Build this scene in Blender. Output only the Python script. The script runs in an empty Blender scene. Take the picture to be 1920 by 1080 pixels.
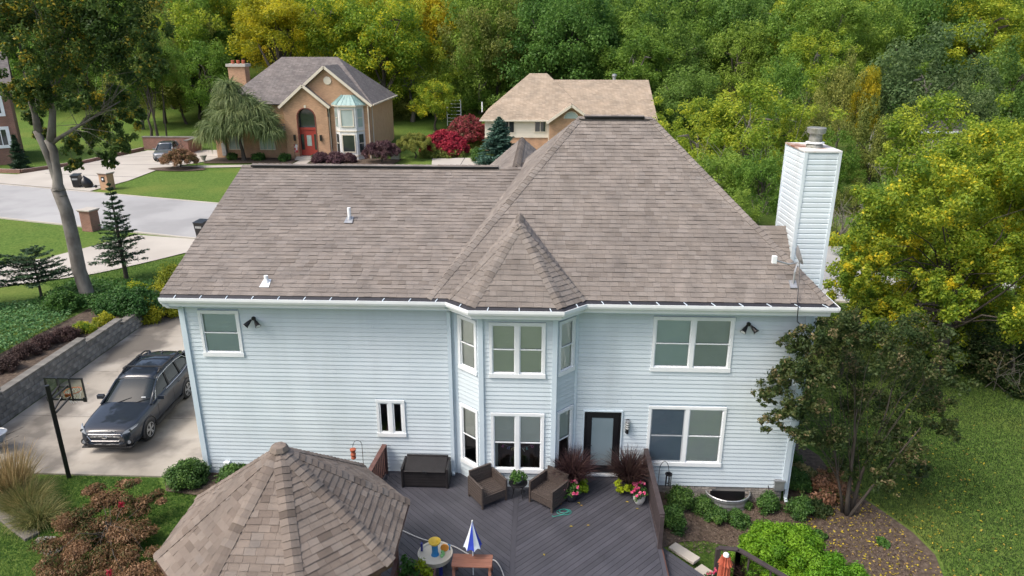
import bpy, bmesh, math, random
import numpy as np
from mathutils import Vector, Matrix
R = math.radians
S = bpy.context.scene
COL = S.collection
rnd = random.Random(7)

# ------------------------------------------------------------------ camera, sky, sun, exposure
FPX = 1340.0
PITCH, YAW = R(19.35), R(2.4)
CAM = Vector((0.0, -18.0, 12.1))
cd = bpy.data.cameras.new('camera'); cam = bpy.data.objects.new('camera', cd); COL.objects.link(cam)
cd.sensor_width = 36.0; cd.lens = 36.0 * FPX / 1920.0; cd.clip_start = 0.1; cd.clip_end = 1500
cam.location = CAM; cam.rotation_euler = (R(90) - PITCH, 0, YAW)
S.camera = cam
SUN_DIR = Vector((-0.52, -0.30, 0.80)).normalized()
w = bpy.data.worlds.new('World'); S.world = w; w.use_nodes = True
nt = w.node_tree; bg = nt.nodes['Background']
sky = nt.nodes.new('ShaderNodeTexSky'); sky.sky_type = 'NISHITA'; sky.sun_disc = False
sky.sun_elevation = math.asin(SUN_DIR.z); sky.sun_rotation = math.atan2(SUN_DIR.x, SUN_DIR.y)
sky.air_density = 1.0; sky.dust_density = 5.0; sky.ozone_density = 1.0
nt.links.new(sky.outputs[0], bg.inputs[0]); bg.inputs[1].default_value = 0.15
sl = bpy.data.lights.new('sun', 'SUN'); so = bpy.data.objects.new('sun', sl); COL.objects.link(so)
sl.energy = 1.5; sl.angle = R(22); sl.color = (1.0, 0.96, 0.90)
so.rotation_euler = (-SUN_DIR).to_track_quat('-Z', 'Y').to_euler(); so.location = (0, 0, 60)
vs = S.view_settings; vs.view_transform = 'Standard'; vs.look = 'None'; vs.gamma = 1; vs.use_curve_mapping = False
vs.exposure = 0.72

# pixel of the 1920x1080 photograph -> point in the place (used to measure where things stand)
_fw = Vector((-math.sin(YAW) * math.cos(PITCH), math.cos(YAW) * math.cos(PITCH), -math.sin(PITCH)))
_r = Vector((math.cos(YAW), math.sin(YAW), 0)); _u = _r.cross(_fw)
def ray(px, py): return _fw + _r * ((px - 960) / FPX) - _u * ((py - 540) / FPX)
def onz(px, py, z): d = ray(px, py); return CAM + d * ((z - CAM.z) / d.z)
def ony(px, py, y): d = ray(px, py); return CAM + d * ((y - CAM.y) / d.y)
def depth(p): return (Vector(p) - CAM).dot(_fw)

# ------------------------------------------------------------------ helpers
def ss(a, b, x):
    t = min(1, max(0, (x - a) / (b - a))); return t * t * (3 - 2 * t)

def link(o, parent=None):
    COL.objects.link(o)
    if parent is not None: o.parent = parent
    return o
def tag(o, label, cat, group=None):
    o['label'] = label; o['category'] = cat
    if group: o['group'] = group
    return o
def thing(name, label, cat, loc=(0, 0, 0), rz=0.0, group=None):
    o = bpy.data.objects.new(name, None); COL.objects.link(o)
    o.location = loc; o.rotation_euler = (0, 0, rz); o.empty_display_size = 0.2
    return tag(o, label, cat, group)
def dup(o, loc=None, rz=None, scale=None, label=None, group=None, parent=None):
    c = o.copy(); COL.objects.link(c)
    if parent is not None: c.parent = parent
    if loc is not None: c.location = loc
    if rz is not None: c.rotation_euler = (0, 0, rz)
    if scale is not None: c.scale = scale
    if label: c['label'] = label
    if group: c['group'] = group
    for ch in list(KIDS.get(o.name, [])):
        k = dup(ch, parent=c); KIDS.setdefault(c.name, []).append(k)
    return c
KIDS = {}

class MB:
    """collects geometry for ONE mesh object"""
    def __init__(s): s.v = []; s.f = []; s.var = []
    def add(s, vs, fs, var=0.5):
        n = len(s.v); s.v += [tuple(p) for p in vs]
        for f in fs: s.f.append(tuple(i + n for i in f)); s.var.append(var)
        return s
    def box(s, x0, x1, y0, y1, z0, z1, M=None):
        vs = [(x, y, z) for z in (z0, z1) for y in (y0, y1) for x in (x0, x1)]
        if M is not None: vs = [tuple(M @ Vector(p)) for p in vs]
        return s.add(vs, [(0, 2, 3, 1), (4, 5, 7, 6), (0, 1, 5, 4), (2, 6, 7, 3), (0, 4, 6, 2), (1, 3, 7, 5)])
    def beam(s, a, b, wd, ht, up=(0, 0, 1)):
        a, b = Vector(a), Vector(b); d = (b - a); L = d.length; d.normalize(); up = Vector(up)
        sx = d.cross(up)
        if sx.length < 1e-5: sx = d.cross(Vector((1, 0, 0)))
        sx.normalize(); uu = sx.cross(d)
        vs = [p + sx * (wd / 2 * i) + uu * (ht / 2 * j) for p in (a, b) for i, j in ((-1, -1), (1, -1), (1, 1), (-1, 1))]
        return s.add(vs, [(0, 1, 2, 3), (4, 7, 6, 5), (0, 4, 5, 1), (1, 5, 6, 2), (2, 6, 7, 3), (3, 7, 4, 0)])
    def tube(s, pts, rad, n=8, cap=True):
        pts = [Vector(p) for p in pts]
        if not isinstance(rad, (list, tuple)): rad = [rad] * len(pts)
        base = len(s.v); ref = Vector((0.31, 0.17, 0.93))
        for i, p in enumerate(pts):
            d = (pts[min(i + 1, len(pts) - 1)] - pts[max(i - 1, 0)]).normalized()
            a = d.cross(ref)
            if a.length < 0.1: a = d.cross(Vector((1, 0, 0)))
            a.normalize(); b = d.cross(a)
            for k in range(n):
                t = 2 * math.pi * k / n
                s.v.append(tuple(p + (a * math.cos(t) + b * math.sin(t)) * rad[i]))
        for i in range(len(pts) - 1):
            for k in range(n):
                q = base + i * n; k2 = (k + 1) % n
                s.f.append((q + k, q + k2, q + n + k2, q + n + k)); s.var.append(0.5)
        if cap:
            s.f.append(tuple(base + k for k in range(n))[::-1]); s.var.append(0.5)
            s.f.append(tuple(base + (len(pts) - 1) * n + k for k in range(n))); s.var.append(0.5)
        return s
    def lathe(s, prof, c=(0, 0, 0), n=20, axis='z', arc=None):
        base = len(s.v); c = Vector(c)
        for r_, h in prof:
            for k in range(n):
                t = 2 * math.pi * k / n; a, b = r_ * math.cos(t), r_ * math.sin(t)
                p = {'z': (a, b, h), 'y': (a, h, b), 'x': (h, a, b)}[axis]
                s.v.append(tuple(c + Vector(p)))
        for i in range(len(prof) - 1):
            for k in range(n):
                k2 = (k + 1) % n; q = base + i * n
                s.f.append((q + k, q + k2, q + n + k2, q + n + k)); s.var.append(0.5)
        s.f.append(tuple(base + k for k in range(n))[::-1]); s.var.append(0.5)
        s.f.append(tuple(base + (len(prof) - 1) * n + k for k in range(n))); s.var.append(0.5)
        return s
    def prism(s, poly, z0, z1):
        n = len(poly)
        return s.add([(p[0], p[1], z0) for p in poly] + [(p[0], p[1], z1) for p in poly],
                     [tuple(range(n))[::-1], tuple(range(n, 2 * n))] + [(i, (i + 1) % n, n + (i + 1) % n, n + i) for i in range(n)])
    def slab3(s, pts, th, nrm=None):
        pts = [Vector(p) for p in pts]
        if nrm is None: nrm = (pts[1] - pts[0]).cross(pts[2] - pts[0]).normalized()
        n = len(pts); q = [p - nrm * th for p in pts]
        return s.add(pts + q, [tuple(range(n)), tuple(range(n, 2 * n))[::-1]] + [(i, n + i, n + (i + 1) % n, (i + 1) % n) for i in range(n)])
    def build(s, name, m, parent=None, smooth=False, bevel=0, sub=0, loc=None, attr=False):
        me = bpy.data.meshes.new(name); me.from_pydata(s.v, [], s.f)
        if attr:
            a = me.attributes.new('var', 'FLOAT', 'FACE'); a.data.foreach_set('value', s.var)
        if smooth: me.polygons.foreach_set('use_smooth', [True] * len(me.polygons))
        if m: me.materials.append(m)
        me.update()
        o = bpy.data.objects.new(name, me); link(o, parent)
        if parent is not None: KIDS.setdefault(parent.name, []).append(o)
        if loc is not None: o.location = loc
        if bevel:
            b = o.modifiers.new('bevel', 'BEVEL'); b.width = bevel; b.segments = 2; b.limit_method = 'ANGLE'
        if sub:
            b = o.modifiers.new('sub', 'SUBSURF'); b.levels = sub; b.render_levels = sub
        return o
def struct(o): o['kind'] = 'structure'; return o
def stuff(o): o['kind'] = 'stuff'; return o

def clip(poly, a, b, c):          # keep a*x+b*y<=c
    out = []
    for i in range(len(poly)):
        p, q = poly[i], poly[(i + 1) % len(poly)]
        dp, dq = a * p[0] + b * p[1] - c, a * q[0] + b * q[1] - c
        if dp <= 0: out.append(p)
        if (dp < 0 < dq) or (dq < 0 < dp):
            t = dp / (dp - dq); out.append((p[0] + t * (q[0] - p[0]), p[1] + t * (q[1] - p[1])))
    return out

# ------------------------------------------------------------------ materials
def _n(m, t): return m.node_tree.nodes.new(t)
def _ramp(m, cols, pos=None):
    r_ = _n(m, 'ShaderNodeValToRGB'); e = r_.color_ramp.elements
    while len(e) < len(cols): e.new(0.5)
    for i, c in enumerate(cols):
        e[i].position = pos[i] if pos else i / max(1, len(cols) - 1); e[i].color = (*c, 1)
    return r_
def mat(name, cols, rough=0.7, scale=3.0, bump=0.0, bscale=None, metal=0.0, spec=0.5, attr=False, rand=0.0, dist=0.0,
        detail=6, stretch=None, coat=0.0, stain=None, pos=None, streak=None, cut=(0.48, 0.68)):
    """noise between colours (or a per-piece value) + grain bump, optional stains"""
    m = bpy.data.materials.new(name); m.use_nodes = True; N = m.node_tree; L = N.links
    P = N.nodes['Principled BSDF']; P.inputs['Roughness'].default_value = rough; P.inputs['Metallic'].default_value = metal
    P.inputs['Specular IOR Level'].default_value = spec; P.inputs['Coat Weight'].default_value = coat; P.inputs['Coat Roughness'].default_value = 0.04
    if not isinstance(cols[0], (tuple, list)): cols = [cols, tuple(c * 0.88 for c in cols)]
    tc = _n(m, 'ShaderNodeTexCoord'); vec = tc.outputs['Object']
    if stretch:
        mp = _n(m, 'ShaderNodeMapping'); mp.inputs['Scale'].default_value = stretch; L.new(vec, mp.inputs[0]); vec = mp.outputs[0]
    no = _n(m, 'ShaderNodeTexNoise'); no.inputs['Scale'].default_value = scale; no.inputs['Detail'].default_value = detail
    no.inputs['Distortion'].default_value = dist; L.new(vec, no.inputs['Vector'])
    if pos is None and not attr: pos = [0.3 + 0.4 * i / (len(cols) - 1) for i in range(len(cols))]
    rp = _ramp(m, cols, pos)
    if attr:
        at = _n(m, 'ShaderNodeAttribute'); at.attribute_name = 'var'; L.new(at.outputs['Fac'], rp.inputs[0])
    else: L.new(no.outputs['Fac'], rp.inputs[0])
    col = rp.outputs[0]
    if attr:   # fine weathering over the per-piece colour
        mx = _n(m, 'ShaderNodeMixRGB'); mx.blend_type = 'MULTIPLY'; mx.inputs[0].default_value = 0.6
        r2 = _ramp(m, [(0.72, 0.72, 0.72), (1.15, 1.13, 1.1)], [0.3, 0.7]); L.new(no.outputs['Fac'], r2.inputs[0])
        L.new(col, mx.inputs[1]); L.new(r2.outputs[0], mx.inputs[2]); col = mx.outputs[0]
    if stain:  # (colour, scale, amount)
        n2 = _n(m, 'ShaderNodeTexNoise'); n2.inputs['Scale'].default_value = stain[1]; n2.inputs['Detail'].default_value = 5; L.new(tc.outputs['Object'], n2.inputs['Vector'])
        r3 = _ramp(m, [(0, 0, 0), (1, 1, 1)], list(cut)); L.new(n2.outputs['Fac'], r3.inputs[0])
        ml = _n(m, 'ShaderNodeMath'); ml.operation = 'MULTIPLY'; ml.inputs[1].default_value = stain[2]; L.new(r3.outputs[0], ml.inputs[0])
        mx = _n(m, 'ShaderNodeMixRGB'); L.new(ml.outputs[0], mx.inputs[0]); L.new(col, mx.inputs[1]); mx.inputs[2].default_value = (*stain[0], 1); col = mx.outputs[0]
    if streak:  # runs of dirt down a surface: (colour, amount)
        mp2 = _n(m, 'ShaderNodeMapping'); mp2.inputs['Scale'].default_value = (1.6, 1.6, 0.16); L.new(tc.outputs['Object'], mp2.inputs[0])
        n4 = _n(m, 'ShaderNodeTexNoise'); n4.inputs['Scale'].default_value = 1.0; n4.inputs['Detail'].default_value = 7; L.new(mp2.outputs[0], n4.inputs['Vector'])
        r4 = _ramp(m, [(0, 0, 0), (1, 1, 1)], [0.50, 0.72]); L.new(n4.outputs['Fac'], r4.inputs[0]); m4 = _n(m, 'ShaderNodeMath'); m4.operation = 'MULTIPLY'; m4.inputs[1].default_value = streak[1]; L.new(r4.outputs[0], m4.inputs[0])
        mx = _n(m, 'ShaderNodeMixRGB'); L.new(m4.outputs[0], mx.inputs[0]); L.new(col, mx.inputs[1]); mx.inputs[2].default_value = (*streak[0], 1); col = mx.outputs[0]
    if rand:
        oi = _n(m, 'ShaderNodeObjectInfo'); hs = _n(m, 'ShaderNodeHueSaturation')
        mr = _n(m, 'ShaderNodeMapRange'); mr.inputs[3].default_value = 1 - rand; mr.inputs[4].default_value = 1 + rand
        L.new(oi.outputs['Random'], mr.inputs[0]); L.new(mr.outputs[0], hs.inputs['Value']); L.new(col, hs.inputs['Color']); col = hs.outputs[0]
    L.new(col, P.inputs['Base Color'])
    if bump:
        b = _n(m, 'ShaderNodeBump'); b.inputs['Strength'].default_value = bump; b.inputs['Distance'].default_value = 0.02
        n3 = _n(m, 'ShaderNodeTexNoise'); n3.inputs['Scale'].default_value = bscale or scale * 8; n3.inputs['Detail'].default_value = 4
        L.new(vec, n3.inputs['Vector']); L.new(n3.outputs['Fac'], b.inputs['Height']); L.new(b.outputs[0], P.inputs['Normal'])
    return m
def leafmat(name, cols, transl=0.5, rand=0.12, pos=None, rough=0.55):
    m = bpy.data.materials.new(name); m.use_nodes = True; N = m.node_tree; L = N.links
    P = N.nodes['Principled BSDF']; P.inputs['Roughness'].default_value = rough; P.inputs['Specular IOR Level'].default_value = 0.3
    at = _n(m, 'ShaderNodeAttribute'); at.attribute_name = 'var'; rp = _ramp(m, cols, pos); L.new(at.outputs['Fac'], rp.inputs[0])
    oi = _n(m, 'ShaderNodeObjectInfo'); hs = _n(m, 'ShaderNodeHueSaturation')
    mr = _n(m, 'ShaderNodeMapRange'); mr.inputs[3].default_value = 1 - rand; mr.inputs[4].default_value = 1 + rand
    mh = _n(m, 'ShaderNodeMapRange'); mh.inputs[3].default_value = 0.5 + rand * 0.12; mh.inputs[4].default_value = 0.5 - rand * 0.12
    L.new(oi.outputs['Random'], mr.inputs[0]); L.new(mr.outputs[0], hs.inputs['Value']); L.new(oi.outputs['Random'], mh.inputs[0]); L.new(mh.outputs[0], hs.inputs['Hue'])
    L.new(rp.outputs[0], hs.inputs['Color']); L.new(hs.outputs[0], P.inputs['Base Color'])
    tr = _n(m, 'ShaderNodeBsdfTranslucent'); L.new(hs.outputs[0], tr.inputs[0]); mx = _n(m, 'ShaderNodeMixShader'); mx.inputs[0].default_value = transl
    L.new(P.outputs[0], mx.inputs[1]); L.new(tr.outputs[0], mx.inputs[2]); L.new(mx.outputs[0], N.nodes['Material Output'].inputs[0])
    return m
def glassmat(name, tint, clear=0.75, rough=0.02):
    m = bpy.data.materials.new(name); m.use_nodes = True; N = m.node_tree; L = N.links
    N.nodes.remove(N.nodes['Principled BSDF'])
    t = _n(m, 'ShaderNodeBsdfTransparent'); t.inputs[0].default_value = (*[c * clear for c in tint], 1)
    g = _n(m, 'ShaderNodeBsdfGlossy'); g.inputs['Roughness'].default_value = rough; g.inputs[0].default_value = (0.95, 0.98, 1, 1)
    fr = _n(m, 'ShaderNodeFresnel'); fr.inputs[0].default_value = 1.55
    no = _n(m, 'ShaderNodeTexNoise'); no.inputs['Scale'].default_value = 1.5; bp = _n(m, 'ShaderNodeBump'); bp.inputs['Strength'].default_value = 0.02
    L.new(no.outputs['Fac'], bp.inputs['Height']); L.new(bp.outputs[0], g.inputs['Normal'])
    ad = _n(m, 'ShaderNodeMath'); ad.inputs[1].default_value = 0.04; L.new(fr.outputs[0], ad.inputs[0])
    mx = _n(m, 'ShaderNodeMixShader'); L.new(ad.outputs[0], mx.inputs[0]); L.new(t.outputs[0], mx.inputs[1]); L.new(g.outputs[0], mx.inputs[2])
    L.new(mx.outputs[0], N.nodes['Material Output'].inputs[0]); return m
def brickmat(name, c1, c2, mortar, bw=0.22, bh=0.075, rough=0.85, mortar_size=0.010, vz=1.0, bump=0.3):
    m = bpy.data.materials.new(name); m.use_nodes = True; N = m.node_tree; L = N.links; P = N.nodes['Principled BSDF']
    P.inputs['Roughness'].default_value = rough
    tc = _n(m, 'ShaderNodeTexCoord'); sp = _n(m, 'ShaderNodeSeparateXYZ'); L.new(tc.outputs['Object'], sp.inputs[0])
    ad = _n(m, 'ShaderNodeMath'); L.new(sp.outputs[0], ad.inputs[0]); L.new(sp.outputs[1], ad.inputs[1])
    mz = _n(m, 'ShaderNodeMath'); mz.operation = 'MULTIPLY'; mz.inputs[1].default_value = vz; L.new(sp.outputs[2], mz.inputs[0])
    cb = _n(m, 'ShaderNodeCombineXYZ'); L.new(ad.outputs[0], cb.inputs[0]); L.new(mz.outputs[0], cb.inputs[1])
    b = _n(m, 'ShaderNodeTexBrick'); b.inputs['Scale'].default_value = 1.0; b.inputs['Brick Width'].default_value = bw; b.inputs['Row Height'].default_value = bh
    b.inputs['Mortar Size'].default_value = mortar_size; b.inputs['Color1'].default_value = (*c1, 1); b.inputs['Color2'].default_value = (*c2, 1); b.inputs['Mortar'].default_value = (*mortar, 1)
    L.new(cb.outputs[0], b.inputs['Vector'])
    no = _n(m, 'ShaderNodeTexNoise'); no.inputs['Scale'].default_value = 0.9; no.inputs['Detail'].default_value = 8; L.new(tc.outputs['Object'], no.inputs['Vector'])
    rp = _ramp(m, [(0.8, 0.8, 0.8), (1.15, 1.12, 1.1)], [0.3, 0.7]); L.new(no.outputs['Fac'], rp.inputs[0])
    mx = _n(m, 'ShaderNodeMixRGB'); mx.blend_type = 'MULTIPLY'; mx.inputs[0].default_value = 1; L.new(b.outputs[0], mx.inputs[1]); L.new(rp.outputs[0], mx.inputs[2])
    L.new(mx.outputs[0], P.inputs['Base Color'])
    bp = _n(m, 'ShaderNodeBump'); bp.inputs['Strength'].default_value = bump; bp.inputs['Distance'].default_value = 0.01; bp.invert = True
    L.new(b.outputs['Fac'], bp.inputs['Height']); L.new(bp.outputs[0], P.inputs['Normal'])
    return m

M = {}
M['siding'] = mat('blue_siding', [(0.55, 0.63, 0.675), (0.605, 0.675, 0.715)], 0.45, 0.8, 0.05, 60, rand=0.035, stain=((0.46, 0.53, 0.57), 0.5, 0.3), streak=((0.42, 0.47, 0.49), 0.28))
M['wall_back'] = mat('wall_backing', (0.38, 0.46, 0.52), 0.7)
M['trim_blue'] = mat('pale_blue_trim', [(0.53, 0.63, 0.70), (0.60, 0.69, 0.75)], 0.45, 1.2)
M['white'] = mat('white_vinyl', [(0.74, 0.78, 0.80), (0.82, 0.84, 0.85)], 0.4, 2.0, stain=((0.6, 0.62, 0.62), 1.2, 0.3))
SH = [(0.172, 0.149, 0.130), (0.205, 0.180, 0.160), (0.228, 0.202, 0.181), (0.254, 0.227, 0.205), (0.226, 0.205, 0.188)]
M['shingle'] = mat('asphalt_shingle', SH, 0.92, 2.2, 0.5, 240, attr=True, spec=0.2, stain=((0.135, 0.118, 0.108), 0.35, 0.4), streak=((0.12, 0.108, 0.10), 0.42))
SG = [(0.13, 0.105, 0.088), (0.175, 0.142, 0.12), (0.21, 0.174, 0.148), (0.245, 0.207, 0.178), (0.19, 0.167, 0.15)]
M['gazebo_shingle'] = mat('weathered_shingle', SG, 0.92, 2.2, 0.5, 240, attr=True, spec=0.2, stain=((0.10, 0.088, 0.08), 0.6, 0.4))
M['roof_base'] = mat('roof_felt', (0.07, 0.056, 0.05), 0.95)
M['black'] = mat('black_paint', (0.012, 0.012, 0.014), 0.35, 4)
M['gutter_dark'] = mat('gutter_guard', [(0.012, 0.012, 0.016), (0.03, 0.03, 0.036)], 0.6, 30)
M['door_black'] = mat('black_door', (0.010, 0.010, 0.012), 0.3, 3)
M['frost'] = mat('frosted_glass', [(0.17, 0.23, 0.26), (0.21, 0.27, 0.30)], 0.12, 1.0, spec=0.6)
M['glass'] = glassmat('window_glass', (0.97, 1.0, 0.97), 0.97)
M['glass_dark'] = glassmat('window_glass_plain', (0.9, 0.95, 0.95), 0.95)
M['blind'] = mat('blind_slats', [(0.82, 0.83, 0.79), (0.88, 0.88, 0.84)], 0.6, 2.0)
M['blind_teal'] = mat('teal_shade', [(0.64, 0.75, 0.76), (0.70, 0.80, 0.81)], 0.6, 2.0)
M['blind_sage'] = mat('sage_blind', [(0.76, 0.78, 0.66), (0.82, 0.83, 0.72)], 0.6, 2.0)
M['blind_grey'] = mat('grey_blind', [(0.54, 0.59, 0.59), (0.62, 0.66, 0.66)], 0.6, 2.0)
M['blind_blue'] = mat('insect_screen', [(0.30, 0.38, 0.46), (0.36, 0.44, 0.52)], 0.6, 2.0)
M['room'] = mat('room_wall', [(0.055, 0.05, 0.05), (0.08, 0.07, 0.065)], 0.9, 2.0)
M['wood_dark'] = mat('dark_furniture_wood', (0.05, 0.02, 0.015), 0.5)
M['curtain'] = mat('pale_curtain', (0.50, 0.55, 0.56), 0.8)
M['brick_base'] = mat('foundation_brick', [(0.20, 0.18, 0.16), (0.30, 0.27, 0.24), (0.38, 0.35, 0.31)], 0.9, 6, 0.3, 60, rand=0.25)
M['mortar'] = mat('mortar', (0.26, 0.25, 0.23), 0.95, 8)
M['deck'] = mat('deck_board', [(0.044, 0.044, 0.055), (0.063, 0.062, 0.076)], 0.55, 1.3, 0.25, 90, rand=0.14, stretch=(1, 1, 1), stain=((0.085, 0.084, 0.10), 1.5, 0.3))
M['deck_fascia'] = mat('deck_fascia', [(0.07, 0.03, 0.022), (0.10, 0.045, 0.034)], 0.6, 3)
M['rail_dark'] = mat('dark_stained_rail', [(0.040, 0.030, 0.032), (0.062, 0.048, 0.050)], 0.6, 5, rand=0.1)
M['rail_brown'] = mat('brown_stained_rail', [(0.085, 0.04, 0.034), (0.13, 0.065, 0.055)], 0.6, 5, rand=0.1)
M['wicker'] = mat('wicker_brown', [(0.040, 0.030, 0.026), (0.085, 0.066, 0.057)], 0.6, 30, 0.4, 120)
M['resin'] = mat('black_brown_resin', [(0.010, 0.008, 0.009), (0.017, 0.015, 0.016)], 0.5, 5, 0.3, 100)
M['grey_metal'] = mat('galvanised', [(0.35, 0.36, 0.37), (0.5, 0.51, 0.52)], 0.4, 5, metal=0.7)
M['rust'] = mat('rusty_cap', [(0.66, 0.66, 0.64), (0.52, 0.40, 0.33), (0.20, 0.07, 0.03)], 0.6, 1.6, pos=[0.42, 0.54, 0.66], detail=8)
M['flue'] = mat('flue_metal', [(0.16, 0.16, 0.12), (0.36, 0.36, 0.34)], 0.5, 6, metal=0.4)
M['concrete'] = mat('concrete_slab', [(0.23, 0.205, 0.17), (0.33, 0.30, 0.255), (0.40, 0.37, 0.325)], 0.85, 0.45, 0.15, 60, stain=((0.055, 0.048, 0.042), 0.5, 0.72), detail=9, cut=(0.47, 0.6))
M['concrete_pale'] = mat('pale_concrete', [(0.36, 0.33, 0.29), (0.46, 0.43, 0.38)], 0.85, 0.25, 0.1, 40, detail=8)
M['street'] = mat('street_asphalt', [(0.29, 0.29, 0.29), (0.37, 0.37, 0.365)], 0.85, 0.12, 0.1, 50, detail=9, stain=((0.22, 0.22, 0.22), 0.22, 0.5), cut=(0.5, 0.62))
M['block'] = mat('retaining_block', [(0.095, 0.095, 0.093), (0.165, 0.162, 0.156), (0.23, 0.225, 0.213)], 0.95, 2.0, 0.5, 25, rand=0.22, detail=8)
M['capstone'] = mat('wall_capstone', [(0.11, 0.105, 0.095), (0.2, 0.19, 0.17)], 0.95, 2.0, 0.4, 25, rand=0.15)
M['timber'] = mat('grey_timber', [(0.13, 0.115, 0.10), (0.2, 0.185, 0.165)], 0.9, 3, 0.4, 40, stretch=(1, 8, 8))
M['mulch'] = mat('mulch', [(0.045, 0.031, 0.021), (0.085, 0.06, 0.042), (0.135, 0.103, 0.077)], 0.95, 9, 0.9, 45, detail=10)
M['lawn'] = mat('lawn', [(0.045, 0.088, 0.016), (0.085, 0.148, 0.027), (0.14, 0.195, 0.048)], 0.95, 9.0, 0.9, 60, detail=14, spec=0.1, stain=((0.17, 0.19, 0.045), 0.16, 0.5))
M['forest_floor'] = mat('forest_floor', [(0.02, 0.028, 0.012), (0.04, 0.05, 0.02)], 0.95, 0.5)
M['bark'] = mat('grey_bark', [(0.10, 0.09, 0.078), (0.17, 0.155, 0.138), (0.24, 0.225, 0.2)], 0.95, 3, 0.8, 14, stretch=(1, 1, 0.35), stain=((0.06, 0.05, 0.04), 1.2, 0.7))
M['bark_dark'] = mat('dark_bark', [(0.045, 0.038, 0.03), (0.085, 0.072, 0.06)], 0.95, 4, 0.6, 20, stretch=(1, 1, 0.3))
M['twig'] = mat('grey_twig', [(0.13, 0.12, 0.10), (0.2, 0.185, 0.16)], 0.9, 5)
# foliage
G = {}
G['deep'] = leafmat('leaf_deep_green', [(0.065, 0.146, 0.029), (0.126, 0.239, 0.045), (0.203, 0.335, 0.065)])
G['mid'] = leafmat('leaf_mid_green', [(0.104, 0.199, 0.031), (0.189, 0.312, 0.045), (0.293, 0.426, 0.069)])
G['olive'] = leafmat('leaf_olive', [(0.132, 0.176, 0.039), (0.220, 0.263, 0.057), (0.333, 0.351, 0.084)])
G['lime'] = leafmat('leaf_yellow_green', [(0.146, 0.242, 0.027), (0.278, 0.381, 0.038), (0.498, 0.527, 0.050)])
G['yellow'] = leafmat('leaf_yellow', [(0.218, 0.258, 0.021), (0.463, 0.431, 0.025), (0.669, 0.554, 0.031)])
G['oak'] = leafmat('leaf_oak', [(0.043, 0.084, 0.022), (0.078, 0.142, 0.032), (0.135, 0.203, 0.046), (0.446, 0.351, 0.041)], pos=[0, 0.4, 0.86, 1.0])
G['turning'] = leafmat('leaf_turning', [(0.097, 0.200, 0.022), (0.214, 0.324, 0.030), (0.386, 0.448, 0.039), (0.718, 0.635, 0.036)], pos=[0, 0.36, 0.88, 1.0])
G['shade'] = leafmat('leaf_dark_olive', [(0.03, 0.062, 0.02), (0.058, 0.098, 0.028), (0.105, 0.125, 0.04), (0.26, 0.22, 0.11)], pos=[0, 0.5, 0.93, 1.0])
G['spruce'] = leafmat('needle_spruce', [(0.024, 0.061, 0.031), (0.051, 0.105, 0.044)], 0.1)
G['bluespruce'] = leafmat('needle_blue_spruce', [(0.042, 0.105, 0.077), (0.091, 0.182, 0.133)], 0.1)
G['arbor'] = leafmat('leaf_bright_arborvitae', [(0.069, 0.175, 0.010), (0.138, 0.300, 0.015), (0.213, 0.388, 0.025)], 0.3)
G['box'] = leafmat('leaf_boxwood', [(0.026, 0.077, 0.016), (0.056, 0.136, 0.026), (0.096, 0.192, 0.038)], 0.25)
G['red'] = leafmat('leaf_burning_red', [(0.132, 0.013, 0.022), (0.330, 0.020, 0.046), (0.462, 0.039, 0.072)], 0.3)
G['reddull'] = leafmat('leaf_dull_red', [(0.078, 0.072, 0.026), (0.260, 0.046, 0.052), (0.364, 0.065, 0.078)], 0.3)
G['purple'] = leafmat('leaf_purple', [(0.049, 0.022, 0.031), (0.105, 0.049, 0.059), (0.140, 0.084, 0.084)], 0.25)
G['rust'] = leafmat('leaf_rust_maple', [(0.085, 0.115, 0.03), (0.19, 0.1, 0.05), (0.31, 0.165, 0.095), (0.4, 0.225, 0.14)], 0.3)
G['barberry'] = leafmat('leaf_barberry', [(0.042, 0.025, 0.022), (0.084, 0.050, 0.042)], 0.2)
G['weep'] = leafmat('leaf_weeping', [(0.076, 0.121, 0.043), (0.143, 0.202, 0.076), (0.218, 0.260, 0.101)], 0.3)
G['tan'] = leafmat('blade_tan', [(0.200, 0.150, 0.060), (0.360, 0.270, 0.125), (0.460, 0.370, 0.200)], 0.3)
G['tangreen'] = leafmat('blade_tan_green', [(0.088, 0.132, 0.033), (0.220, 0.220, 0.077), (0.396, 0.319, 0.143)], 0.3)
G['fountain'] = leafmat('blade_dark_purple', [(0.022, 0.012, 0.014), (0.054, 0.026, 0.029), (0.108, 0.066, 0.054)], 0.2)
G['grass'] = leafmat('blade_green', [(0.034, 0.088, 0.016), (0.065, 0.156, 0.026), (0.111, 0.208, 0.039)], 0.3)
G['shade_tinted_grass'] = leafmat('blade_shade_tinted', [(0.026, 0.052, 0.014), (0.046, 0.080, 0.021), (0.078, 0.11, 0.03)], 0.3)  # same lawn grass, with the tree shade painted in as a darker olive
G['sage'] = leafmat('leaf_grey_green', [(0.085, 0.145, 0.05), (0.145, 0.215, 0.075), (0.22, 0.295, 0.115)])
G['fallen'] = leafmat('fallen_leaf', [(0.242, 0.187, 0.022), (0.462, 0.363, 0.033), (0.330, 0.187, 0.055)], 0.1)
G['chart'] = leafmat('leaf_chartreuse', [(0.160, 0.250, 0.010), (0.280, 0.380, 0.015)], 0.3)
G['pink'] = leafmat('petal_pink', [(0.480, 0.030, 0.100), (0.620, 0.100, 0.200), (0.750, 0.450, 0.420)], 0.2)
G['cover'] = leafmat('leaf_ground_cover', [(0.039, 0.117, 0.033), (0.078, 0.195, 0.058), (0.169, 0.299, 0.111)], 0.3)
G['gold'] = leafmat('needle_gold', [(0.132, 0.176, 0.011), (0.308, 0.319, 0.015), (0.418, 0.385, 0.022)], 0.25)

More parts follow.
